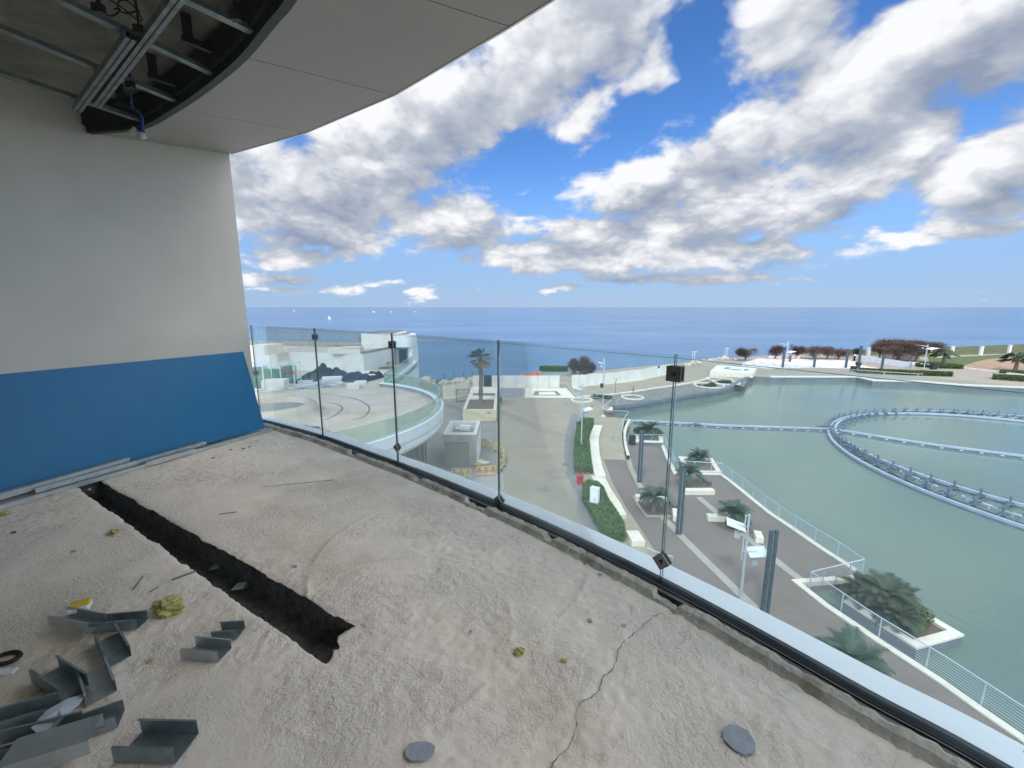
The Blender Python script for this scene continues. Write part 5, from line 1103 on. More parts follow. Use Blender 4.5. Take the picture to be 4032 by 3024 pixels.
#--TREES--
def tamarisk(name, p, R_, hb, n, m, lab, trunks=((0, 0),), lean=.0, cat='tree', size=.5, grp='bare brown trees along the shore'):
    t = thing(name, lab, cat, tuple(p), grp, world=False); b = MB(); rx, ry, rz = R_; cz = hb + rz * .75
    for (tx, ty) in trunks:
        b.tube([(tx + lean * -hb, ty, -.2), (tx + lean * -hb * .4, ty, hb * .6), (tx * .8, ty, hb + rz * .3)], [.30, .22, .14], 7)
        for k in range(12):
            a_ = random.uniform(0, 6.28); e_ = random.uniform(.1, 1.3); q = V((tx * .8, ty, hb * .8)); r = V((math.cos(a_) * math.cos(e_) * rx * .8, math.sin(a_) * math.cos(e_) * ry * .8, math.sin(e_) * rz * 1.2)); b.tube([q, q + r * .5 + V((0, 0, .2)), q + r], [.10, .06, .02], 5)
    b.build('trunk', 'bark', t)
    lobes = [(V((random.uniform(-.62, .62) * rx, random.uniform(-.6, .6) * ry, cz + random.uniform(-.38, .30) * rz)), random.uniform(.33, .52)) for _ in range(13)]
    b = MB()
    for _ in range(n):
        c, r = random.choice(lobes); d = V((random.gauss(0, 1), random.gauss(0, 1), random.gauss(.25, 1))).normalized(); q = c + V((d.x * rx * r, d.y * ry * r, d.z * rz * r * 1.1)) * random.uniform(.25, 1.05)
        if q.z < hb * .55: continue
        ax = (d + V((random.gauss(0, .35), random.gauss(0, .35), .35 + random.gauss(0, .3)))).normalized() * size * random.uniform(.5, 1.25); w_ = ax.cross(V((random.gauss(0, 1), random.gauss(0, 1), random.gauss(0, 1)))).normalized() * size * .06
        b.add([q - w_, q + w_, q + ax + w_ * .3, q + ax - w_ * .3], [(0, 1, 2, 3)])
    b.build('crown', m, t); return t
def tam(c, x, y, halfw, top, lab, m='twig', n=2600, hb=.9, trunks=((0, 0),), lean=0., name='bare_tree', base=PZ, ry=None, size=.6):
    p = W(c, x, y, base); s = CR[c][2]; rx = halfw * s / FPX * p.y * 1.0; zt = ZAT(c, x, top, p.y); rz = (zt - p.z - hb) / 1.75
    return tamarisk(name, p, (rx * 1.15, (ry or rx) * 1.1, max(rz, .8)), hb, n, m, lab, trunks, lean, size=size)
tam('R3', 1290, 392, 82, 222, 'round bare bush standing behind the pale hoardings', n=3800, hb=.6, name='bare_bush', size=.75)
tam('R3', 1385, 395, 38, 265, 'smaller bare bush right of the round one behind the hoardings', n=1500, hb=.5, name='bare_bush', size=.7)
tam('D', 740, 535, 112, 358, 'lone round bare tree at the left end of the shore trees', 'twig', 3800)
tam('D', 1120, 505, 95, 332, 'wide bare tree behind the first dark column', 'twig', 3400)
tam('D', 1380, 505, 78, 335, 'bare tree just right of the far lamp post', 'twig', 2800)
tam('D', 1590, 520, 105, 340, 'dense brown tree behind the second column', 'twig_red', 3600)
tam('D', 1760, 520, 95, 345, 'reddish bare tree between second and third columns', 'twig_red', 3400)
tam('D', 1900, 522, 110, 358, 'brown bare tree just left of the third column', 'twig_red', 3400)
tam('D', 2125, 490, 50, 368, 'small distant dark tree left of the walkers column', 'shrub_leaf', 1400, .5)
tam('C', 490, 485, 75, 300, 'slender brown tree left of the big leaning trees', 'twig_red', 3000, 1.6, size=.7)
tam('C', 660, 530, 150, 240, 'largest leaning red brown tree beyond the pool', 'twig_red', 9000, 2.3, ((0, 0), (1.6, .5)), .35, ry=8, size=.8)
tam('C', 800, 500, 130, 250, 'brown tree crown joined behind the largest one', 'twig_red', 6500, 2.3, ((-1.5, 0),), .35, ry=6, size=.8)
tam('C', 960, 530, 130, 262, 'leaning red brown tree just left of the lamp', 'twig_red', 7500, 2.3, ((-2.2, 0), (0, .5)), .35, ry=6, size=.8)
for k, (c, x, y, yt, hw, lab) in enumerate((('C', 1250, 550, 430, 3.4, 'young green palm on the grass bank'), ('C', 2105, 635, 480, 3.6, 'dark palm on the bare soil bank at the right edge'))):
    p = W(c, x, y, PZ); zt = ZAT(c, x, yt, p.y); t = thing('young_palm', lab, 'palm tree', tuple(p), 'young palms on the far bank', world=False); H = zt - PZ - .4; b = MB(); b.tube([(0, 0, 0), (0, 0, H)], [.45, .3], 8); b.build('trunk', 'bark', t); b = MB()
    for i in range(34):
        a_ = random.uniform(0, 6.28); e_ = random.uniform(-.1, 1.1); d = V((math.cos(a_) * math.cos(e_), math.sin(a_) * math.cos(e_), math.sin(e_))); c1_ = V((0, 0, H)) + d * hw * .55; c2_ = c1_ + V((d.x, d.y, -.35)) * hw * .5; s_ = V((-d.y, d.x, 0)).normalized() * .35
        b.add([V((0, 0, H)), c1_ - s_, c2_, c1_ + s_], [(0, 1, 2, 3)]); b.add([c1_ - s_ * 1.6 + V((0, 0, -.2)), c1_ + d * .3, c2_ - V((0, 0, .3)), c1_ - s_ * 1.2 + V((0, 0, -.5))], [(0, 1, 2, 3)])
    b.build('frond', 'palm_leaf' if k == 0 else 'shrub_leaf', t)
#--FOUNTAIN--
fz = WZ + .28
fr_ = thing('fountain_ring', 'crescent shaped floating fountain ring of pipes and nozzles in the pool', 'fountain', (65, 42, WZ))
ci, ri = (63.1, 45.0), 21.85; co_, ro = (66.4, 40.1), 28.2
b = MB(); b.strip(circ(*ci, ri, 0, 2 * PI, 120)[:-1], [.17, .17, -.17, -.17], [fz - .16, fz + .10, fz + .10, fz - .16], closed=True); b.build('inner_pipe', 'ring_metal', fr_)
b = MB(); b.strip(circ(*ci, ri, 0, 2 * PI, 120)[:-1], [.15, .15], [WZ - .1, fz - .14], closed=True); b.strip(circ(*ci, ri - .15, 0, 2 * PI, 120)[:-1], [0, 0], [WZ - .1, fz - .14], closed=True); b.build('float_skirt', 'ring_dark', fr_)
b = MB(); b.strip(circ(*co_, ro, 0, 2 * PI, 140)[:-1], [.15, .15, -.15, -.15], [fz - .16, fz + .08, fz + .08, fz - .16], closed=True); b.build('outer_pipe', 'ring_metal', fr_)
b = MB(); b.strip(circ(*co_, ro, 0, 2 * PI, 140)[:-1], [.14, .14], [WZ - .1, fz - .12], closed=True); b.strip(circ(*co_, ro - 1.2, 0, 2 * PI, 140)[:-1], [.10, .10, -.10, -.10], [WZ + .02, WZ + .16, WZ + .16, WZ + .02], closed=True); b.build('outer_skirt', 'ring_dark', fr_)
def nozzle_mesh(s_, m):
    b = MB(); b.tube([(0, 0, -.15), (0, 0, .62 * s_)], .065 * s_, 6); b.box((0, 0, .42 * s_), (.95 * s_, .14 * s_, .07)); b.box((0, 0, .12), (.34 * s_, .3 * s_, .24)); b.box((0, 0, .0), (.14, 1.1 * s_, .08)); return b
first = None
def nozzle(cx, cy, r, a_, i, nm='nozzle', s_=1.25):
    global first
    if first is None:
        first = nozzle_mesh(s_, 0).build(nm, 'ring_dark', fr_, origin=(0, 0, 0)); o = first
    else:
        o = first.copy(); scn.collection.objects.link(o); o.parent = fr_
    o.location = (cx + r * math.cos(a_) - 65, cy + r * math.sin(a_) - 42, .25); o.rotation_euler = (0, 0, a_ + PI / 2)
cnt = 0
for i in range(78):
    a_ = 2 * PI * i / 78
    if -1.35 < ((a_ + PI) % (2 * PI) - PI) < .35: continue                    # beyond the right edge of the picture
    nozzle(ci[0], ci[1], ri + .75, a_, i)
    cnt += 1
for i in range(90):
    a_ = 2 * PI * i / 90; q = ((a_ + PI) % (2 * PI) - PI)
    if -1.5 < q < 1.1 or cnt >= 96: continue
    cnt += 1; nozzle(co_[0], co_[1], ro - 1.1, a_, i)
b = MB()
for i in range(110):
    a_ = 2 * PI * i / 110; q = V((co_[0] + (ro - 2.1) * math.cos(a_), co_[1] + (ro - 2.1) * math.sin(a_), 0))
    if (q - V((ci[0], ci[1], 0))).length > ri + .9: b.box(q + V((0, 0, WZ + .32)), (.95, .16, .10), rz=a_ + PI / 2); b.box(q + V((0, 0, WZ + .1)), (.12, .12, .4), rz=a_)
lo = b.build('light_bar', 'white_steel', fr_)
b = MB()
for i in range(60):
    a_ = 2 * PI * i / 60; q0 = V((co_[0] + ro * math.cos(a_), co_[1] + ro * math.sin(a_), WZ + .1)); dv = V((ci[0], ci[1], WZ + .1)) - q0
    if dv.length > ri + .5: b.bar(q0, q0 + dv.normalized() * (dv.length - ri), .08, .08)
b.build('cross_bar', 'ring_dark', fr_)
wpt = V((co_[0] - ro * .87, co_[1] + ro * .50, WZ)); wpt = W('F', 215, 375, WZ + .2)
for nm, pts, lab in (('fountain_pipe', xy(WP('E', [(850, 1125), (1400, 1150), (2212, 1195)], WZ + .3)) + [tuple(wpt)[:2]], 'straight floating fountain pipe from the pool corner to the ring'),
                     ('fountain_pipe', [tuple(wpt)[:2]] + xy(WP('F', [(700, 445), (1300, 535), (2212, 650)], WZ + .3)) + [(112, 31)], 'straight floating pipe crossing the inside of the ring')):
    P = [V((p[0], p[1], 0)) for p in pts]; t = thing(nm, lab, 'fountain pipe', (P[0].x, P[0].y, WZ), 'straight fountain pipes')
    b = MB(); b.strip(P, [.20, .20, -.20, -.20], [fz - .12, fz + .10, fz + .10, fz - .12]); b.build('pipe', 'ring_metal', t)
    b = MB(); b.strip(P, [.12, .12], [WZ - .1, fz - .1]); b.strip(P, [.95, .95, .75, .75], [WZ - .05, WZ + .12, WZ + .12, WZ - .05]); b.build('float_skirt', 'ring_dark', t)
    b = MB()
    for q in resample(P, 1.7): b.box(q + V((0, -.85, WZ + .14)), (.35, .12, .12)); 
    for q in resample(P, 3.4): b.box(q + V((0, 0, fz)), (.05, .46, .24))
    b.build('light_bar', 'white_steel', t)
b = MB(); c_ = V((wpt.x, wpt.y, WZ)); b.tube([c_ + V((2.0 * math.cos(a_), 2.0 * math.sin(a_) * .9, .25 + .0)) for a_ in [.2 + 2.6 * i / 14 for i in range(15)]], .16, 6); tag(b.build('pipe_elbow', 'ring_dark', origin=c_), 'dark curved pipe elbow where the straight pipe meets the ring', 'pipe')
b = MB(); p = W('E', 1795, 1190, WZ + .3); b.box((0, 0, .1), (1.6, .3, .15)); b.tube([(-.3, 0, .1), (.4, 0, .55), (.7, 0, .6)], .09, 6); o = b.build('pump_float', 'ring_dark'); o.location = p; tag(o, 'small dark pump float on the straight pipe near the glass clamp', 'pump')
#--PEOPLE--
def person(p, ang, step, lab, top, bot, s=1.0):
    me = bpy.data.meshes.new('person'); J = {'pel': (0, 0, .95), 'ch': (0, .02, 1.3), 'nk': (0, .02, 1.48), 'hd': (0, .03, 1.62), 'ht': (0, .03, 1.74)}
    vs, es, rd = [], [], []
    def chain(pts, start=None):
        k = start
        for (co, r) in pts:
            vs.append(co); rd.append(r); i = len(vs) - 1
            if k is not None: es.append((k, i))
            k = i
        return k
    vs.append((0, 0, .95)); rd.append((.16, .12)); ch = chain([((0, 0, 1.12), (.14, .10)), ((0, .01, 1.34), (.17, .11)), ((0, .01, 1.46), (.07, .07)), ((0, .03, 1.56), (.075, .085)), ((0, .03, 1.68), (.085, .10)), ((0, .02, 1.75), (.05, .06))], 0)
    for sx in (-1, 1):
        f = step * sx
        chain([((.10 * sx, 0, .88), (.095, .095)), ((.10 * sx, .10 * f + .03, .50), (.06, .06)), ((.10 * sx, .22 * f, .09), (.042, .042)), ((.10 * sx, .22 * f + .14, .04), (.04, .03))], 0)
        chain([((.20 * sx, 0, 1.40), (.055, .055)), ((.25 * sx, -.06 * f, 1.12), (.042, .042)), ((.25 * sx, -.14 * f + .08, .88), (.032, .032)), ((.25 * sx, -.16 * f + .12, .80), (.036, .02))], 2)
    me.from_pydata(vs, es, []); o = bpy.data.objects.new('person', me); scn.collection.objects.link(o)
    sk = o.modifiers.new('skin', 'SKIN'); sk.use_smooth_shade = True; o.modifiers.new('sub', 'SUBSURF').levels = 1; o.modifiers['sub'].render_levels = 2
    me.update()
    for i, r in enumerate(rd): me.skin_vertices[0].data[i].radius = r
    me.skin_vertices[0].data[0].use_root = True
    me.materials.append(MATS[bot]); o.location = p; o.rotation_euler = (0, 0, ang); o.scale = (s,) * 3; tag(o, lab, 'person', 'people walking')
    b = MB(); ys = [.93, 1.1, 1.3, 1.42, 1.47]; rr = [(.185, .15), (.175, .14), (.215, .15), (.19, .13), (.09, .09)]; n = 14; vv = []
    for z, (a_, c_) in zip(ys, rr): vv += [(a_ * math.cos(2 * PI * k / n), .01 + c_ * math.sin(2 * PI * k / n), z) for k in range(n)]
    b.add(vv, [(i * n + k, i * n + (k + 1) % n, (i + 1) * n + (k + 1) % n, (i + 1) * n + k) for i in range(4) for k in range(n)], True)
    for sx in (-1, 1): f = step * sx; b.tube([(.17 * sx, 0, 1.42), (.25 * sx, -.06 * f, 1.12), (.25 * sx, -.13 * f + .07, .90)], [.08, .065, .05], 8)
    b.build('jacket', top, o)
    b = MB(); bm = bmesh.new(); bmesh.ops.create_uvsphere(bm, u_segments=12, v_segments=8, radius=1); b.add([(v.co.x * .098, .015 + v.co.y * .112, 1.685 + v.co.z * .10) for v in bm.verts], [[v.index for v in f.verts] for f in bm.faces if f.calc_center_median().y < .35 or f.calc_center_median().z > .45], True); bm.free(); b.build('hair', 'hair', o)
    b = MB(); bm = bmesh.new(); bmesh.ops.create_uvsphere(bm, u_segments=12, v_segments=8, radius=1); b.add([(v.co.x * .085, .035 + v.co.y * .10, 1.64 + v.co.z * .115) for v in bm.verts], [[v.index for v in f.verts] for f in bm.faces], True); bm.free(); b.tube([(0, .13, 1.66), (0, .155, 1.63), (0, .13, 1.62)], .012, 5); b.build('face', 'skin', o)
    return o
p1 = W('C', 214, 602, PZ); p2 = W('C', 255, 607, PZ)
person(p1, PI * .9, .8, 'slimmer walker in black, left of the pair beyond the pool', 'cloth_dark', 'cloth_grey', 1.08)
person(p2, PI * .95, 1.0, 'broader walker in dark clothes, right of the pair beyond the pool', 'cloth_grey', 'cloth_dark', 1.12)
#--BOATS--
def seaat(c, x, y): return W(c, x, y, SZ)
p = seaat('R2', 878, 131); s_ = p.y / FPX * .4521; t = thing('sailing_boat', 'small white sailing boat out on the sea at left', 'sailing boat', tuple(p), world=False); Hm = 40 * s_
b = MB(); hl = 16 * s_; b.add([(-hl, -hl * .2, Hm * .12), (-hl, hl * .2, Hm * .12), (hl * .5, hl * .22, Hm * .12), (hl * 1.1, 0, Hm * .14), (hl * .5, -hl * .22, Hm * .12), (-hl * .9, 0, -.2), (hl * .7, 0, -.2)], [(0, 4, 3, 2, 1), (0, 5, 6, 4), (4, 6, 3), (3, 6, 2), (2, 6, 5, 1), (1, 5, 0)]); b.build('hull', 'sail_white', t)
b = MB(); b.tube([(0, 0, Hm * .1), (0, 0, Hm)], Hm * .012, 5); b.build('mast', 'white_steel', t); b = MB(); b.add([(0, 0, Hm * .97), (0, 0, Hm * .18), (-hl * .75, hl * .1, Hm * .2)], [(0, 1, 2)]); b.add([(0, 0, Hm * .9), (hl * .95, 0, Hm * .16), (hl * .1, .1, Hm * .18)], [(0, 1, 2)]); b.build('sail', 'sail_white', t)
for k, (x, y, lab) in enumerate(((572, 56, 'tiny white boat near the horizon left of the sailing boat'), (1258, 64, 'left one of two tiny white sails in the middle distance'), (1270, 64, 'right one of two tiny white sails in the middle distance'), (1417, 64, 'tiny white sail above the tower'), (1622, 64, 'tiny white sail over open sea right of the tower'))):
    p = seaat('R2', x, y); s_ = p.y / FPX * .4521; b = MB(); w_ = 5 * s_; b.add([(-w_, -w_ * .3, 0), (w_, -w_ * .3, 0), (w_, w_ * .3, 0), (-w_, w_ * .3, 0), (-w_ * 1.2, 0, w_ * .6), (w_ * 1.3, 0, w_ * .6)], [(0, 1, 5, 4), (2, 3, 4, 5), (1, 2, 5), (3, 0, 4)]); b.add([(0, 0, w_ * .5), (0, .3, w_ * 2.2), (w_ * .8, 0, w_ * .6)], [(0, 1, 2)]); o = b.build('distant_boat', 'sail_white'); o.location = p; tag(o, lab, 'boat', 'distant small boats')
for k, (x, w_, lab) in enumerate(((570, 22, 'grey cargo ship on the horizon, leftmost of four'), (680, 28, 'grey cargo ship on the horizon with two deck houses'), (920, 22, 'grey cargo ship on the horizon above the dark columns'), (1375, 24, 'grey cargo ship on the horizon above the leaning trees'))):
    r = ray(*px('R4', x, 14)); Y_ = 19000.; s_ = Y_ / FPX * .6474; b = MB(); w2 = w_ * s_ / 2; b.prism([(-w2, -w2 * .12), (w2 * .8, -w2 * .12), (w2, 0), (w2 * .8, w2 * .12), (-w2, w2 * .12)], -2, w_ * s_ * .10); b.box((-w2 * .7, 0, w_ * s_ * .17), (w2 * .35, w2 * .2, w_ * s_ * .14)); b.box((w2 * .2, 0, w_ * s_ * .12), (w2 * .9, w2 * .2, w_ * s_ * .05))
    o = b.build('cargo_ship', 'ship_grey'); o.location = (r.x / r.y * Y_, Y_, SZ); tag(o, lab, 'ship', 'ships on the horizon')
#--BALCONY--
EDGE = [(-3.42,5.45),(-3.25,5.35),(-2.74,5.03),(-2.1,4.6),(-1.44,4.08),(-.74,3.52),(.15,2.72),(.58,2.28),(.8,2.04),(1.01,1.79),(1.22,1.52),(1.35,1.35),(1.54,1.12),(1.85,.62),(2.2,-.1),(2.5,-.9),(2.75,-1.8),(2.95,-5.2)]
edge = resample(catmull(EDGE, 6), .06)
EA = np.array([(p.x, p.y) for p in edge])
def sdist(X, Y):                                         # signed distance to the glass line, positive outwards
    best = np.full(X.shape, 1e9); sg = np.zeros(X.shape); A = EA[::3]
    for i in range(len(A) - 1):
        p, q = A[i], A[i + 1]; d = q - p; L2 = d @ d
        t = np.clip(((X - p[0]) * d[0] + (Y - p[1]) * d[1]) / L2, 0, 1); dx = X - p[0] - t * d[0]; dy = Y - p[1] - t * d[1]; r = np.hypot(dx, dy)
        s_ = np.sign(d[0] * (Y - p[1]) - d[1] * (X - p[0])); m_ = r < best; best[m_] = r[m_]; sg[m_] = s_[m_]
    return best * sg
# strip() puts positive offsets on the right of the path; this path runs away from the wall, so outwards is on the left: negate
def estrip(b, offs, zs, jit=0, path=None): b.strip(path or edge, [-o for o in offs], zs); return b
WE = V((-3.12, 5.08, 0)); WD = V((.439, .899, 0)).normalized(); WN = V((WD.y, -WD.x, 0))     # the side wall: end corner, direction, normal into the balcony
def wallp(y): k = (y - WE.y) / WD.y; return WE + WD * k
# ---- floor, as a dense sheet with its chopped out channel, crack and rough patches
def build_floor():
    U = np.array([.847, -.532]); Vv = np.array([.532, .847])
    def axis(a_, b_, fa, fb, fine, coarse):
        l = list(np.arange(a_, fa, coarse)) + list(np.arange(fa, fb, fine)) + list(np.arange(fb, b_, coarse)); return np.array(l)
    us = axis(-7.6, 6.0, -5.0, 1.55, .0125, .12); vs_ = axis(-4.4, 3.0, -.35, 2.75, .0115, .12)
    gu, gv = np.meshgrid(us, vs_, indexing='ij')
    # warp the grid so that its lines follow the ragged edges of the channel
    L0 = np.array([-3.52, 3.26]); L1 = np.array([-.83, 1.57]); Lt = np.linalg.norm(L1 - L0); sg, wg = gu - L0 @ U, gv - L0 @ Vv
    r0 = int(np.argmin(np.abs(vs_ - L0 @ Vv))); r1 = int(np.argmin(np.abs(vs_ - L0 @ Vv - .17))); q0 = int(np.argmin(np.abs(us - L0 @ U + .12))); q1 = int(np.argmin(np.abs(us - L0 @ U - Lt - .05)))
    win = np.clip((sg + .3) / .15, 0, 1) * np.clip((Lt + .25 - sg) / .12, 0, 1)
    e0 = (vnoise(sg * 9, sg * 0, 41) - .5) * .013 + (vnoise(sg * 31, sg * 0, 42) - .5) * .007 + (vnoise(sg * 70, sg * 0, 46) - .5) * .004
    e1 = .150 + .05 * np.clip(sg / Lt, 0, 1) + (vnoise(sg * 8, sg * 0, 43) - .5) * .014 + (vnoise(sg * 33, sg * 0, 44) - .5) * .007
    wn_ = wg + win * ((e0 - wg[0, r0]) * np.clip(1 - np.abs(wg - wg[0, r0]) / .075, 0, 1) + (e1 - wg[0, r1]) * np.clip(1 - np.abs(wg - wg[0, r1]) / .075, 0, 1))
    ej = (vnoise(wg * 16, wg * 0, 45) - .5) * .15 + (vnoise(wg * 50, wg * 0, 47) - .5) * .04
    sn_ = sg + ej * np.clip(1 - np.abs(sg - sg[q1, 0]) / .22, 0, 1) * (np.abs(wg - .09) < .25)
    gu = sn_ + L0 @ U; gv = wn_ + L0 @ Vv
    X = gu * U[0] + gv * Vv[0]; Y = gu * U[1] + gv * Vv[1]
    n = gu.shape; gx, gy = X, Y
    rough = np.clip((fbm(gx * 1.1 + 3, gy * 1.1 + 9, 4, 5) - .47) * 7, 0, 1)
    hi = vnoise(gx * 42, gy * 42, 21) * .5 + vnoise(gx * 75, gy * 75, 22) * .5
    pits = np.clip(hi - .5, 0, 1)
    Z = (fbm(gx * 2.2, gy * 2.2, 4, 3) - .5) * .012 + (fbm(gx * 12, gy * 12, 3, 8) - .5) * (.003 + .006 * rough) - pits * (.002 + .014 * rough) + (vnoise(gx * 30, gy * 30, 31) - .5) * .005 * rough
    # channel
    dU = (L1 - L0) / np.linalg.norm(L1 - L0); dN = np.array([-dU[1], dU[0]])
    s_ = (gx - L0[0]) * dU[0] + (gy - L0[1]) * dU[1]; w_ = (gx - L0[0]) * dN[0] + (gy - L0[1]) * dN[1]; Lt = np.linalg.norm(L1 - L0)
    ins_ = np.zeros(n, bool); ins_[q0 + 1:q1, r0 + 1:r1] = True
    rim = np.clip(1 - np.minimum(np.abs(w_ - e0), np.abs(w_ - e1)) / .03, 0, 1) * (s_ < Lt + .1) * (s_ > -.2) * ~ins_; Z = Z - rim * (.3 + vnoise(gx * 25, gy * 25, 51)) * .007
    bottom = -.155 + (fbm(gx * 14, gy * 14, 3, 61) - .5) * .02 + .006 * np.sin(w_ * 190) * np.sin(s_ * 210) + np.clip((s_ - Lt + .22) / .22, 0, 1) * .06
    Z = np.where(ins_, bottom, Z)
    # crack and a second shallow trowel ridge
    cr = np.array([(.90,1.86),(.74,1.83),(.66,1.79),(.55,1.69),(.47,1.62),(.41,1.50),(.36,1.46),(.33,1.40),(.25,1.34),(.22,1.25),(.19,1.19),(.12,1.12),(.05,1.0),(.0,.85)])
    best = np.full(gx.shape, 1e9); wob = (vnoise(gx * 22, gy * 22, 71) - .5) * .03
    for i in range(len(cr) - 1):
        p, q = cr[i], cr[i + 1]; d = q - p; t = np.clip(((gx - p[0]) * d[0] + (gy - p[1]) * d[1]) / (d @ d), 0, 1); best = np.minimum(best, np.hypot(gx - p[0] - t * d[0], gy - p[1] - t * d[1]))
    Z -= np.clip(1 - np.abs(best + wob * .35) / .02, 0, 1) * .004
    for (rx, ry, rr, a0) in ((-.55, 1.75, .55, .4), (-.35, 2.35, .8, .5)):
        ra = np.hypot(gx - rx, gy - ry); Z += np.clip(1 - np.abs(ra - rr) / .015, 0, 1) * .006 * (vnoise(gx * 6, gy * 6, 81) > .45)
    D = sdist(gx, gy); Z -= np.clip((D + .20) / .1, 0, 1) * .012
    # keep the floor inside the wall and the mortar edge
    wd = (gx - WE.x) * WN.x + (gy - WE.y) * WN.y
    keepv = (D < -.075) & (wd > -.05) & (gy > -5.1)
    idx = np.arange(n[0] * n[1]).reshape(n); q = np.stack([idx[:-1, :-1], idx[1:, :-1], idx[1:, 1:], idx[:-1, 1:]], -1)
    kq = keepv[:-1, :-1] & keepv[1:, :-1] & keepv[1:, 1:] & keepv[:-1, 1:]; F = q[kq]
    used = np.unique(F); remap = np.full(n[0] * n[1], -1); remap[used] = np.arange(len(used)); F = remap[F]
    co = np.stack([gx.ravel()[used], gy.ravel()[used], Z.ravel()[used]], 1).astype(np.float32)
    e1 = co[F[:50, 1]] - co[F[:50, 0]]; e2 = co[F[:50, 2]] - co[F[:50, 0]]
    if np.cross(e1, e2)[:, 2].mean() < 0: F = F[:, ::-1]
    me = bpy.data.meshes.new('balcony_floor'); me.vertices.add(len(co)); me.vertices.foreach_set('co', co.ravel()); nf = len(F); me.loops.add(nf * 4); me.loops.foreach_set('vertex_index', F.ravel().astype(np.int32))
    me.polygons.add(nf); me.polygons.foreach_set('loop_start', (np.arange(nf) * 4).astype(np.int32)); me.polygons.foreach_set('loop_total', np.full(nf, 4, np.int32)); me.update(calc_edges=True)
    me.materials.append(MATS['concrete_floor']); me.materials.append(MATS['recess_shade']); zf = co[F][:, :, 2]; me.polygons.foreach_set('material_index', (zf.min(1) < -.05).astype(np.int32))  # channel walls and bottom take the painted shade tone
    o = bpy.data.objects.new('balcony_floor', me); scn.collection.objects.link(o); structure(o, 'rough bare concrete balcony floor with a chopped out channel')
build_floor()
crk = resample(catmull([(.92,1.885),(.83,1.85),(.74,1.83),(.66,1.79),(.55,1.69),(.47,1.62),(.41,1.50),(.36,1.46),(.33,1.40),(.25,1.34),(.22,1.25),(.19,1.19),(.12,1.12),(.05,1.0),(.0,.85)], 5), .012)
b = MB(); vs = []
for i, p in enumerate(crk):
    t = (crk[min(i + 1, len(crk) - 1)] - crk[max(i - 1, 0)]).normalized(); nn = V((-t.y, t.x, 0)); w_ = random.uniform(.0004, .0019) * (.5 if i < 20 else 1); c_ = p + nn * random.uniform(-.004, .004)
    vs += [c_ + nn * w_ + V((0, 0, .0035)), c_ - nn * w_ + V((0, 0, .0035))]
b.add(vs, [(2 * i, 2 * i + 1, 2 * i + 3, 2 * i + 2) for i in range(len(crk) - 1)]); structure(b.build('floor_crack', 'recess_shade'), 'thin jagged crack in the balcony floor')
back = [(-6.1, -1.0), (-1.9, -4.9), (2.9, -5.2)]
# mortar nib along the floor edge, broken in places
b = MB(); m_ = len(edge); prof = [(-.150, -.012), (-.134, .003), (-.120, .024), (-.092, .029), (-.074, .022), (-.066, -.03), (-.06, -.10)]; fine = resample(edge, .018); vs = []
fx = np.array([p.x for p in fine]); fy = np.array([p.y for p in fine]); br = fbm(fx * 2.6 + 4, fy * 2.6, 3, 91); n1 = vnoise(fx * 40, fy * 40, 92); n2 = vnoise(fx * 90, fy * 90, 93)
for i, p in enumerate(fine):
    t = (fine[min(i + 1, len(fine) - 1)] - fine[max(i - 1, 0)]).normalized(); nn = V((-t.y, t.x, 0)); bite = max(0, min(1, (br[i] - .60) * 22))
    for j, (o, z) in enumerate(prof):
        jo = (n1[i] - .5) * .018 * (j > 2) + (n2[i] - .5) * .006; zz = z + (n1[i] - .5) * .007 + random.uniform(-.0015, .0015)
        if j >= 2: zz -= bite * .035; jo -= bite * .035 * (j > 3)
        vs.append(p + nn * (o + jo) + V((0, 0, zz)))
K = len(prof); b.add(vs, [(i * K + q, i * K + q + 1, (i + 1) * K + q + 1, (i + 1) * K + q) for i in range(len(fine) - 1) for q in range(K - 1)])
b.f = [f[::-1] for f in b.f]; structure(b.build('mortar_edge', 'mortar'))
# slab body under the floor and the facade below it
b = MB(); estrip(b, [-.045, -.045, .24, .24, -.6], [-.14, -.30, -.30, -.9, -.9]); b.build('slab_edge', 'white_clad'); structure(scn.objects['slab_edge'])
b = MB(); b.strip(edge, [.35, .35], [-.9, PZ]); tag(b.build('facade_wall', 'white_render'), 'white rendered facade under the balcony', 'wall')
b = MB(); b.prism([(p.x, p.y) for p in edge[::4]] + [back[2], back[1], back[0]] + [tuple(wallp(2.))[:2]], -.34, -.30); structure(b.build('slab', 'raw_concrete'))
# ---- glass line
gt = thing('glass_balustrade', 'clear frameless glass balustrade along the near balcony edge', 'balustrade', (0, 2.8, 0))
b = MB(); estrip(b, [-.056, -.056, .046, .046], [-.10, -.032, -.032, -.10]); b.build('base_channel', 'black_rubber', gt)
b = MB(); estrip(b, [-.050, -.050, -.026, -.026], [-.04, -.006, -.006, -.04]); estrip(b, [-.022, -.022, -.016, -.016], [-.04, .002, .002, -.04]); b.build('channel_bead', 'alu_bronze', gt)
b = MB(); estrip(b, [-.012, -.012, -.003, -.003], [-.04, .004, .004, -.04]); estrip(b, [.021, .021, .044, .044], [-.04, .010, .010, -.04]); b.build('gasket', 'black_rubber', gt)
b = MB(); estrip(b, [.045, .045, .06, .19, .235, .262, .27, .27], [-.05, .004, .004, -.018, -.030, -.055, -.09, -.30]); o = b.build('sill_cladding', 'alu_white'); o['_'] = 0; tag(o, 'long pale blue metal sill outside the glass balustrade', 'window sill')
J = [(-3.27, 5.362), (-2.14, 4.63), (-1.07, 3.785), (-.1, 2.945), (.79, 2.052), (1.585, 1.05), (2.17, -.05), (2.62, -1.25), (2.85, -2.7)]
GTOP = 1.225
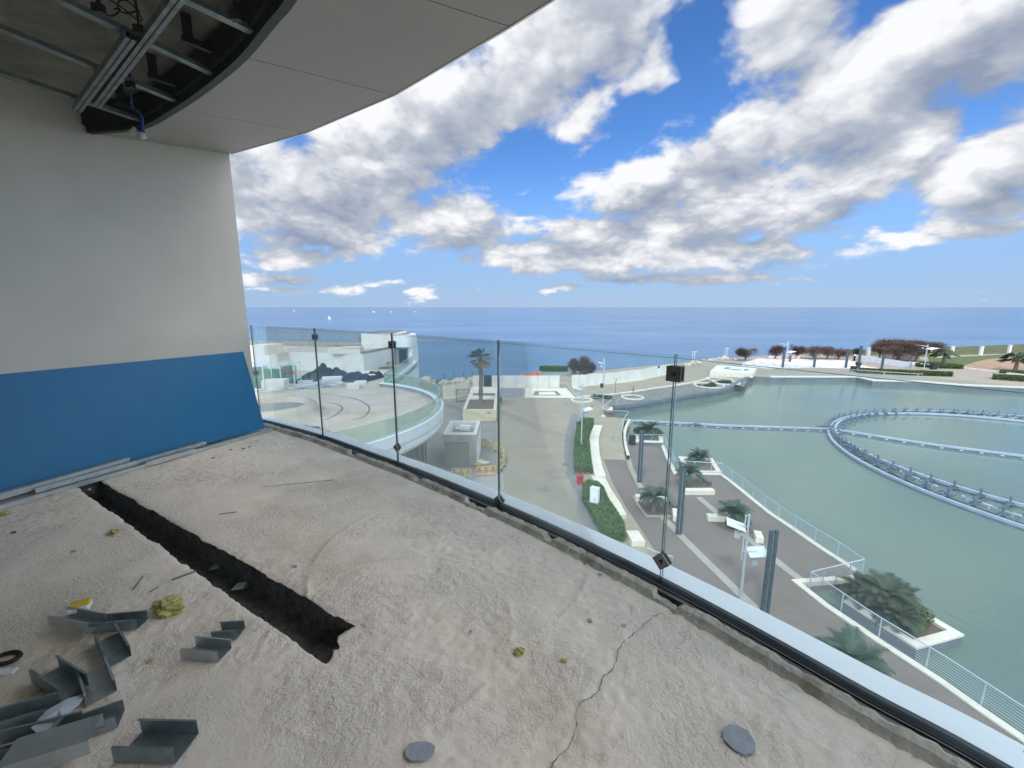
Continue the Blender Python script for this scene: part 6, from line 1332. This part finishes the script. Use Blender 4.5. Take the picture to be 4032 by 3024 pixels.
for i in range(len(J) - 1):
    p, q = V((*J[i], 0)), V((*J[i + 1], 0)); d = (q - p).normalized(); n_ = V((-d.y, d.x, 0)); g0, g1 = (.004, .014 if i == 99 else .0075); P_, Q_ = p + d * g1 + n_ * .009, q - d * g1 + n_ * .009
    b = MB(); b.bar(P_ + V((0, 0, (GTOP - .04) / 2)), Q_ + V((0, 0, (GTOP - .04) / 2)), .012, GTOP + .04); pn = b.build('glass_pane', 'pane_clear', gt)
    b = MB()
    for e_ in (P_ - d * .0022, Q_ + d * .0022): b.box(e_ + V((0, 0, (GTOP - .04) / 2)), (.0018, .012, GTOP + .04), rz=math.atan2(d.y, d.x))
    b.bar(P_ + V((0, 0, GTOP - .018)), Q_ + V((0, 0, GTOP - .018)), .012, .0014); b.build('glass_edge', 'glass_edge', pn, origin=gt.location)
def clamp(k, z, diag_, size=.058):
    p = V((*J[k], 0)); d = (V((*J[min(k + 1, len(J) - 1)], 0)) - V((*J[max(k - 1, 0)], 0))).normalized(); n_ = V((-d.y, d.x, 0)); b = MB(); up = V((0, 0, 1)); R = Matrix((d, n_, up)).transposed()
    if diag_: R = R @ Matrix.Rotation(PI / 4, 3, 'Y')
    c = p + V((0, 0, z)) + n_ * .009
    for s_ in (-1, 1): b.box(c + n_ * .016 * s_, (size, .006, size), R=R)
    b.tube([c - n_ * .030, c + n_ * .034], .006, 8); cl = b.build('clamp', 'steel_clamp', gt)
    b = MB(); b.tube([c - n_ * .028, c - n_ * .019], .009, 6); b.build('bolt', 'black_rubber', cl, origin=gt.location)
clamp(0, .63, True); clamp(1, 1.13, False); clamp(2, 1.12, False, .066); clamp(2, .17, True, .055); clamp(3, .045, True, .06); clamp(4, 1.13, False, .075); clamp(4, .13, True, .07); clamp(5, 1.13, False); clamp(5, .12, True)
# ---- side wall with its shadow joint, the back wall and the ceiling slab
CZ = 3.115
wt = thing('balcony_wall', 'pale rendered side wall of the balcony at left', 'wall', tuple(WE))
A_ = WE; B_ = WE - WD * 7.0; b = MB(); b.prism([(A_.x, A_.y), (B_.x, B_.y), (B_.x - WN.x * .35, B_.y - WN.y * .35), (A_.x - WN.x * .35, A_.y - WN.y * .35)], -.3, CZ + .5); b.build('wall', 'render_wall', wt)
b = MB(); b.prism([back[0], back[1], back[2], (2.9, -5.5), (-2.1, -5.2), (-6.4, -1.2)], -.3, CZ); tag(b.build('back_wall', 'render_wall'), 'rendered rear wall of the balcony behind the camera', 'wall')
inn = [W('R1', 805, 905, 2.945)] + WP('R1', [(930,830),(1160,710),(1380,560),(1600,375),(1790,150),(1915,0)], 2.93) + [V((-.80, 2.10, 2.93)), V((-.5, 1.7, 2.93)), V((-.1, 1.05, 2.93)), V((.25, .3, 2.93)), V((.5, -.5, 2.93)), V((.8, -1.8, 2.93)), V((.9, -5, 2.93))]
k0 = wallp(4.02); inn[0] = V((k0.x, k0.y, 2.93)) + WN * .01
oz = 3.115
outp = WP('R1', [(1487,1020),(1980,858)], oz) + WP('T', [(850,205),(1100,57),(1190,0)], oz) + [V((.75, 2.05, oz)), V((1.3, 1.35, oz)), V((1.75, .55, oz)), V((2.15, -.4, oz)), V((2.5, -1.6, oz)), V((2.8, -5.2, oz))]
outp[0] = V((WE.x + .002, WE.y + .01, oz))
inn2 = [V(p) for p in catmull(inn, 5)]; out2 = [outp[i].lerp(outp[i + 1], k / 5) for i in range(len(outp) - 1) for k in range(5)] + [outp[-1]]
def par(P, n):
    L_ = [0]; 
    for i in range(len(P) - 1): L_.append(L_[-1] + (P[i + 1] - P[i]).length)
    r = []
    for k in range(n + 1):
        s_ = L_[-1] * k / n; i = max(j for j in range(len(L_)) if L_[j] <= s_ + 1e-9); i = min(i, len(P) - 2); f = (s_ - L_[i]) / max(1e-9, L_[i + 1] - L_[i]); r.append(P[i].lerp(P[i + 1], f))
    return r
# seams: nearest index on each curve
def near(P, q): return min(range(len(P)), key=lambda i: (P[i].xy - V(q).xy).length)
seams = [(0, 0)]
for a_, c_ in ((('R1', 1160, 720), ('R1', 1980, 858)), (('R1', 1600, 385), ('T', 850, 205)), (('T', 945, 0), ('T', 1100, 57))):
    pi, po = W(*a_, 2.93), W(*c_, oz)
    if a_[0] == 'T': po = W('T', 1100, 57, oz); pi = po + (W('T', 945, 0, 3.03) - po) * 1.9
    seams.append((near(inn2, pi), near(out2, po)))
seams.append((near(inn2, (.5, -.5, 0)), near(out2, (2.15, -.4, 0)))); seams.append((len(inn2) - 1, len(out2) - 1))
sf = thing('soffit', 'smooth pale soffit panels curving along the balcony edge overhead', 'soffit', (-1, 3.2, 2.93))
for i in range(len(seams) - 1):
    (a0, b0), (a1, b1) = seams[i], seams[i + 1]; I = par(inn2[a0:a1 + 1], 14); O = par(out2[b0:b1 + 1], 14); b = MB(); n = 15
    dI = (I[1] - I[0]).normalized() * .004; I[0] = I[0] + dI; O[0] = O[0] + (O[1] - O[0]).normalized() * .004; I[-1] = I[-1] - dI; O[-1] = O[-1] - (O[-1] - O[-2]).normalized() * .004
    b.add([*I, *O], [(k, k + 1, n + k + 1, n + k) for k in range(14)]); up = V((0, 0, .03))
    b.add([*[p + up for p in I], *[p + up for p in O]], [(n + k, n + k + 1, k + 1, k) for k in range(14)])
    b.add([I[0], O[0], O[0] + up, I[0] + up], [(0, 1, 2, 3)]); b.add([I[-1], O[-1], O[-1] + up, I[-1] + up], [(3, 2, 1, 0)])
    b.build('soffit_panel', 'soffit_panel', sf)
b = MB(); b.add([*[p + V((0, 0, .034)) for p in par(inn2, 40)], *[p + V((0, 0, .034)) for p in par(out2, 40)]], [(k, k + 1, 41 + k + 1, 41 + k) for k in range(40)]); b.build('seam_backing', 'black_rubber', sf)
b = MB(); b.strip([V((p.x, p.y, p.z)) for p in out2], [0, -.012, -.020, -.020, -.002, -.002], [-.004, -.004, .0, .45, .45, .0]); b.build('fascia_edge', 'alu_white', sf)
b = MB(); b.strip([V((p.x, p.y, p.z)) for p in inn2], [0, .0, .045, .045, .07, .07, .075], [.03, -.012, -.012, .04, .04, .16, .19]); b.build('edge_track', 'dark_metal', sf)
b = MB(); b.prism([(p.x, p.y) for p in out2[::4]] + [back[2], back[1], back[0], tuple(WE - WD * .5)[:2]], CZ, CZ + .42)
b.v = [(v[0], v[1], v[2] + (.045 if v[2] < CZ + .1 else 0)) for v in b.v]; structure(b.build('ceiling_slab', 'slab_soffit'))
# ---- suspended ceiling frame
def chan(p, q, w, h, t=.0025, flip=1, lip=0.):          # open steel channel swept from p to q
    p, q = V(p), V(q); x = (q - p).normalized(); y = V((0, 0, 1)).cross(x).normalized(); z = x.cross(y); prof = [(-w / 2 + lip, h), (-w / 2, h), (-w / 2, 0), (w / 2, 0), (w / 2, h), (w / 2 - lip, h)]
    if not lip: prof = prof[1:-1]
    if flip < 0: prof = [(a_, -c_ + h) for a_, c_ in prof]
    vs = [e_ + y * a_ + z * c_ for e_ in (p, q) for a_, c_ in prof]; n = len(prof); b = MB(); b.add(vs, [(i, i + 1, n + i + 1, n + i) for i in range(n - 1)]); return b
def solid(o, t=.0025): s_ = o.modifiers.new('thickness', 'SOLIDIFY'); s_.thickness = t; s_.offset = 0; return o
def R1z(x, y, z): return W('R1', x, y, z)
for (a_, c_, z, lab) in (((1240, 0), (480, 745), 2.86, 0), ((830, 250), (480, 700), 2.90, 1)):
    pass
mains = [('long main ceiling channel running out over the top of the picture', R1z(1205, -60, 2.90), R1z(630, 690, 2.90)), ('short main ceiling channel doubled beside the long one', R1z(850, 255, 2.90), R1z(500, 725, 2.90))]
for lab, p, q in mains:
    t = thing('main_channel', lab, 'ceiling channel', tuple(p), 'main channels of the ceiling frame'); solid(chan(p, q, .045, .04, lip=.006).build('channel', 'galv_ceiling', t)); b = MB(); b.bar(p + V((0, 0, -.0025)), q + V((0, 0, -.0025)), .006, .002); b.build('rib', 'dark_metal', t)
cross = [((360, 0), (1390, 492), 'second'), ((0, 195), (1165, 670), 'third'), ((0, 480), (948, 800), 'nearest to the wall, fourth'), ((700, -230), (1630, 212), 'first')]
for k, (a_, c_, w_) in enumerate(cross):
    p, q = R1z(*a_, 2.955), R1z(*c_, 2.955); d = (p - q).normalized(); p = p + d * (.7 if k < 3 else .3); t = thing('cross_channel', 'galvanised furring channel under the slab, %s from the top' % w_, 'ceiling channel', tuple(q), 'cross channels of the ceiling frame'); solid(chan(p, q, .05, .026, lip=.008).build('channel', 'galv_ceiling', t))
for k, (x, y, lab) in enumerate(((905, 205, 'hanger rod at the crossing of the doubled channels'), (640, 70, 'hanger rod near the dark wire tangle'), (1530, 120, 'hanger rod near the top of the curved track'), (845, 560, 'hanger rod above the hanging blue cable'))):
    p = R1z(x, y, 2.93); b = MB(); b.tube([p, p + V((0, 0, CZ + .045 - p.z))], .006, 6); b.box(p + V((0, 0, .01)), (.05, .03, .04)); tag(b.build('hanger_rod', 'dark_metal', origin=p), lab, 'hanger rod', 'hanger rods of the ceiling frame')
for k, (x, y, lab) in enumerate(((1225, 290, 'dark steel bracket over the second furring channel'), (1000, 520, 'dark steel bracket over the third furring channel'), (790, 690, 'dark steel bracket over the last furring channel by the cable'))):
    p = R1z(x, y, 3.0); b = MB(); b.box(p + V((0, 0, .09)), (.05, .035, .14), rz=.6); b.box(p + V((.03, .03, .02)), (.15, .035, .035), rz=.9); tag(b.build('fixing_bracket', 'dark_metal', origin=p), lab, 'bracket', 'fixing brackets of the ceiling frame')
p = R1z(680, 60, 3.06); b = MB(); P = [p + V((.05 * math.cos(i * .7) + .012 * i, .05 * math.sin(i * .9), .03 * math.sin(i * 1.3))) for i in range(16)]; b.tube(catmull([tuple(q) for q in P], 3), .004, 5); tag(b.build('wire_tangle', 'black_rubber', origin=p), 'small black tangle of wire under the slab', 'wire')
P = [R1z(845, 480, 3.1), R1z(850, 620, 3.0), R1z(860, 690, 2.96), R1z(915, 745, 2.92), R1z(925, 800, 2.88), R1z(915, 860, 2.84)]; t = thing('hanging_cable', 'blue cable with a pale lamp holder hanging from the ceiling frame by the wall', 'cable', tuple(P[0])); b = MB(); b.tube(catmull([tuple(q) for q in P], 4), .007, 6); b.build('cable', 'blue_cable', t)
q = P[-1]; b = MB(); b.tube([q + V((0, 0, .07)), q + V((0, 0, .05)), q + V((.005, 0, -.0))], [.012, .022, .022], 10); b.build('lamp_holder', 'blue_cable', t); b = MB(); b.tube([q + V((0, 0, .0)), q + V((.0, 0, -.03)), q + V((-.005, 0, -.05))], [.024, .034, .014], 12); b.tube([q + V((-.03, -.01, .03)), q + V((-.06, -.01, .0)), q + V((-.09, 0, .0))], .02, 8); b.build('lamp_cap', 'pebble_pale', t)
# ---- blue board leaning on the wall, and the steel tracks at its foot
tl = WE - WD * .09; tl = V((-3.16, 5.0, 0)); pb0 = V((-2.955, 4.93, .022)); pd = WD; top0 = tl + WN * .006 + V((0, 0, .935)); L_ = 4.0
b = MB(); A0, A1, A2, A3 = pb0, pb0 - pd * L_, top0 - pd * L_, top0; nb = (A1 - A0).cross(A3 - A0).normalized(); nb = nb if nb.dot(WN) > 0 else -nb; tk = .0125
vs = [A0, A1, A2, A3] + [v - nb * tk for v in (A0, A1, A2, A3)]; b.add(vs, [(0, 1, 2, 3), (7, 6, 5, 4), (0, 4, 5, 1), (1, 5, 6, 2), (2, 6, 7, 3), (3, 7, 4, 0)])
o = b.build('blue_board', 'blue_board', origin=pb0); tag(o, 'long blue board leaning against the side wall', 'board')
def R7(x, y, z=0.): return W('R7', x, y, z)
trk = [((-60, 578), (1690, 70), .030, .028, .004, 'galv', 'thin base track running the whole length of the blue board'), ((-60, 515), (800, 268), .05, .045, .05, 'galv', 'broad steel channel leaning at the lower left foot of the blue board'),
       ((215, 458), (1275, 158), .045, .035, .035, 'galv', 'long steel channel lying against the foot of the blue board'), ((900, 292), (1208, 205), .06, .04, .012, 'galv', 'short shiny steel channel in front of the long one'), ((480, 400), (890, 285), .05, .03, .008, 'galv_dull', 'dull steel channel just above the end of the floor channel')]
for k, (a_, c_, w_, h_, z, m, lab) in enumerate(trk): solid(tag(chan(R7(*a_, z), R7(*c_, z), w_, h_, lip=.006).build('steel_channel', m), lab, 'steel channel', 'steel channels along the wall'), .0018)
# ---- offcuts and litter on the floor
def R8(x, y, z=0.): return W('R8', x, y, z)
off = [((365, 300), (610, 345), .07, .045, 0, 'channel offcut with the yellow tape reel on it', .035), ((600, 350), (890, 325), .065, .045, 0, 'channel offcut touching the yellow mineral wool', .004), ((665, 415), (745, 560), .075, .05, 0, 'upright looking channel offcut above the pile', .004),
       ((1175, 500), (1400, 520), .075, .045, 0, 'channel offcut in the middle of the near floor', .004), ((1350, 395), (1500, 385), .065, .04, 0, 'smaller channel offcut behind the middle one', .004), ((285, 640), (470, 760), .08, .055, 0, 'channel offcut at the top left of the pile', .01),
       ((575, 620), (635, 790), .085, .05, 0, 'channel offcut at the right side of the pile', .004), ((-120, 1010), (335, 880), .08, .05, 0, 'long dark channel offcut entering from the left edge', .01), ((450, 1025), (755, 915), .075, .045, 0, 'channel offcut under the biggest one, to its right', .004),
       ((60, 1215), (610, 1045), .10, .05, -1, 'biggest channel offcut, lying face down at lower left', .035), ((-60, 1150), (480, 1010), .085, .05, 0, 'long channel offcut behind the biggest one', .012), ((800, 1090), (1165, 1100), .10, .055, 0, 'lone channel offcut near the bottom of the picture', .004), ((-60, 1240), (125, 1190), .07, .05, 0, 'dark channel offcut in the very corner of the floor', .02)]
for k, (a_, c_, w_, h_, fl, lab, z) in enumerate(off): solid(tag(chan(R8(*a_, z), R8(*c_, z + (.006 if k % 3 else 0)), w_, h_, flip=fl or 1, lip=.007).build('channel_offcut', 'galv_dull' if k % 3 else 'galv'), lab, 'offcut', 'steel channel offcuts on the floor'), .0015)
p = R8(500, 235, .05); t = thing('tape_reel', 'yellow and white tape measure case lying on an offcut', 'tape measure', tuple(p)); b = MB(); b.box(p + V((0, 0, .012)), (.075, .06, .022), rz=.5); b.build('reel_body', 'white_plastic', t, bevel=.004); b = MB(); b.box(p + V((.002, .004, .030)), (.07, .035, .016), rz=.5); b.build('yellow_cover', 'yellow_tape', t, bevel=.003)
def lump(name, p, s, m, lab, cat, n=3, grp=None, sub=3):
    b = MB(); bm = bmesh.new(); bmesh.ops.create_icosphere(bm, subdivisions=sub, radius=1)
    for v in bm.verts:
        c = v.co; k = 1 + .28 * math.sin(c.x * 4 + p[0] * 9) * math.cos(c.y * 5 + 1) + .18 * math.sin(c.z * 9 + c.x * 7) + random.uniform(-.10, .10); v.co = V((c.x * s[0] * k, c.y * s[1] * k, c.z * s[2] * k))
    b.add([tuple(v.co) for v in bm.verts], [[v.index for v in f.verts] for f in bm.faces]); bm.free(); o = b.build(name, m); o.location = V(p) + V((0, 0, s[2] * .6)); tag(o, lab, cat, grp); return o
lump('mineral_wool', R8(1050, 245), (.062, .045, .038), 'wool', 'large yellow tuft of mineral wool beside an offcut', 'mineral wool', sub=4)
for (c, x, y, s, lab) in (('T', 1122, 1410, .022, 'small yellow wool tuft alone in the middle of the floor'), ('R7', 710, 712, .03, 'flat wool tuft left of the chopped channel'), ('R7', 35, 597, .03, 'brownish wool tuft at the left edge of the floor'), ('R8', 935, 560, .010, 'tiny wool tuft between the offcuts'), ('T', 1218, 1428, .012, 'tiny brown tuft right of the lone yellow one')):
    lump('wool_tuft', W(c, x, y, 0), (s, s * .8, s * .5), 'wool', lab, 'mineral wool', grp='small wool tufts')
for (c, x, y, r, lab) in (('T', 1596, 1600, .052, 'round grey slate coloured disc at lower right'), ('T', 906, 1622, .048, 'broken grey flake at the bottom of the picture')):
    p = W(c, x, y, .004); b = MB(); n = 22; P = [(r * random.uniform(.9, 1.05) * math.cos(2 * PI * i / n), r * random.uniform(.9, 1.05) * math.sin(2 * PI * i / n)) for i in range(n)]
    if r < .05: P = [(x_ * 1.1 if x_ > 0 else x_, y_ * (.55 if y_ > .01 else .8)) for x_, y_ in P]
    b.prism(P, 0, .006); o = b.build('flake', 'slate'); o.location = p + V((0, 0, .002)); tag(o, lab, 'flake', 'grey flakes on the floor')
p = R8(40, 540, .008); b = MB(); b.tube([(.045 * math.cos(2 * PI * i / 24), .032 * math.sin(2 * PI * i / 24), 0) for i in range(25)], .009, 6, caps=False); o = b.build('rubber_ring', 'black_rubber'); o.location = p; tag(o, 'black rubber ring at the left edge of the floor', 'ring')
p = R8(30, 625, .006); b = MB(); b.box((0, 0, 0), (.07, .03, .008), rz=.2); o = b.build('paper_scrap', 'white_plastic'); o.location = p; tag(o, 'small white scrap just below the black ring', 'scrap')
# translucent wrapper between offcuts
P = [R8(*q, .03) for q in ((200, 1010), (290, 900), (420, 810), (540, 760), (500, 860), (400, 960), (280, 1050))]; b = MB(); c_ = sum(P, V((0, 0, 0))) / 7; b.add([c_ + V((0, 0, .03))] + [q + V((0, 0, random.uniform(0, .03))) for q in P], [(0, i + 1, (i + 1) % 7 + 1) for i in range(7)]); o = b.build('plastic_wrap', 'hose', origin=c_); tag(o, 'crumpled pale plastic wrap lying among the offcuts', 'plastic wrap')
for k, (c, a_, c2, w_, m, lab) in enumerate((('R7', (1365, 590), (1470, 577), .010, 'slate', 'short grey metal strip on the open floor right of the chopped channel'), ('R7', (1070, 1000), (1220, 945), .014, 'galv_dull', 'thin steel strip lying across the edge of the chopped channel'), ('R7', (1640, 420), (2080, 378), .006, 'pebble_pale', 'long thin pale stick near the glass'), ('R8', (830, 110), (890, 30), .005, 'cover_grey', 'thin dark splinter above the yellow wool'), ('R8', (930, 130), (985, 95), .004, 'cover_grey', 'tiny dark splinter right of the yellow wool'))):
    p, q = W(c, *a_, .006), W(c, *c2, .006); b = MB(); b.bar(p, q, w_, .004); tag(b.build('metal_strip', m, origin=p), lab, 'strip', 'thin strips and splinters on the floor')
for k, (c, x, y, s, m, lab) in enumerate((('R7', 1340, 930, (.05, .035), 'galv_dull', 'bent steel scrap inside the chopped channel'), ('R7', 1490, 1050, (.06, .04), 'galv', 'bright steel scrap further down the chopped channel'))):
    p = W(c, x, y, -.13); s = (s[0] * .6, s[1] * .6); b = MB(); b.add([(-s[0], -s[1], 0), (s[0], -s[1], .01), (s[0] * .8, s[1], .02), (-s[0] * .7, s[1], .014), (s[0] * 1.2, s[1] * 1.4, -.01)], [(0, 1, 2, 3), (1, 4, 2)]); o = b.build('steel_scrap', m); o.location = p; solid(o, .002); tag(o, lab, 'scrap', 'steel scraps in the chopped channel')
for k, (c, x, y, lab) in enumerate((('R7', 1600, 133, 'white chip near the far corner of the floor'), ('R7', 1005, 298, 'white chip below the short shiny channel'), ('R7', 555, 440, 'white chip at the start of the chopped channel'), ('T', 1018, 1363, 'pale chip left of the crack'), ('R7', 465, 618, 'tiny pale chip at left on the floor'))):
    p = W(c, x, y, .004); lump('plaster_chip', p, (.010, .008, .006), 'pebble_pale', lab, 'chip', grp='pale plaster chips', sub=1)
for k, (c, x, y, lab) in enumerate((('R7', 1435, 190, 'dead leaf at the back of the floor, leftmost of three'), ('R7', 1515, 185, 'dead leaf at the back of the floor, middle of three'), ('R7', 1552, 172, 'dead leaf at the back of the floor, rightmost of three'), ('R7', 1328, 243, 'dead leaf in front of the three by the board'), ('T', 1275, 1340, 'dark chip nearest the sill at the crack head'), ('T', 1348, 1352, 'dark chip just below the crack head'), ('R7', 455, 822, 'dark flat flake left of the chopped channel'), ('R7', 1835, 917, 'dark flake in the middle of the far floor'), ('R7', 85, 705, 'brown flake near the left edge'), ('T', 1296, 1241, 'dark curled flake close to the mortar edge'))):
    p = W(c, x, y, .004); b = MB(); n = 7; P = [(.018 * random.uniform(.6, 1.2) * math.cos(2 * PI * i / n), .011 * random.uniform(.6, 1.2) * math.sin(2 * PI * i / n)) for i in range(n)]; b.prism(P, 0, .003); o = b.build('dry_flake', 'leaf_dead' if k < 4 or k == 8 else 'slate'); o.location = p; o.rotation_euler = (.15, .1, random.uniform(0, 3)); tag(o, lab, 'flake', 'dry leaves and dark flakes on the floor')
#--END--
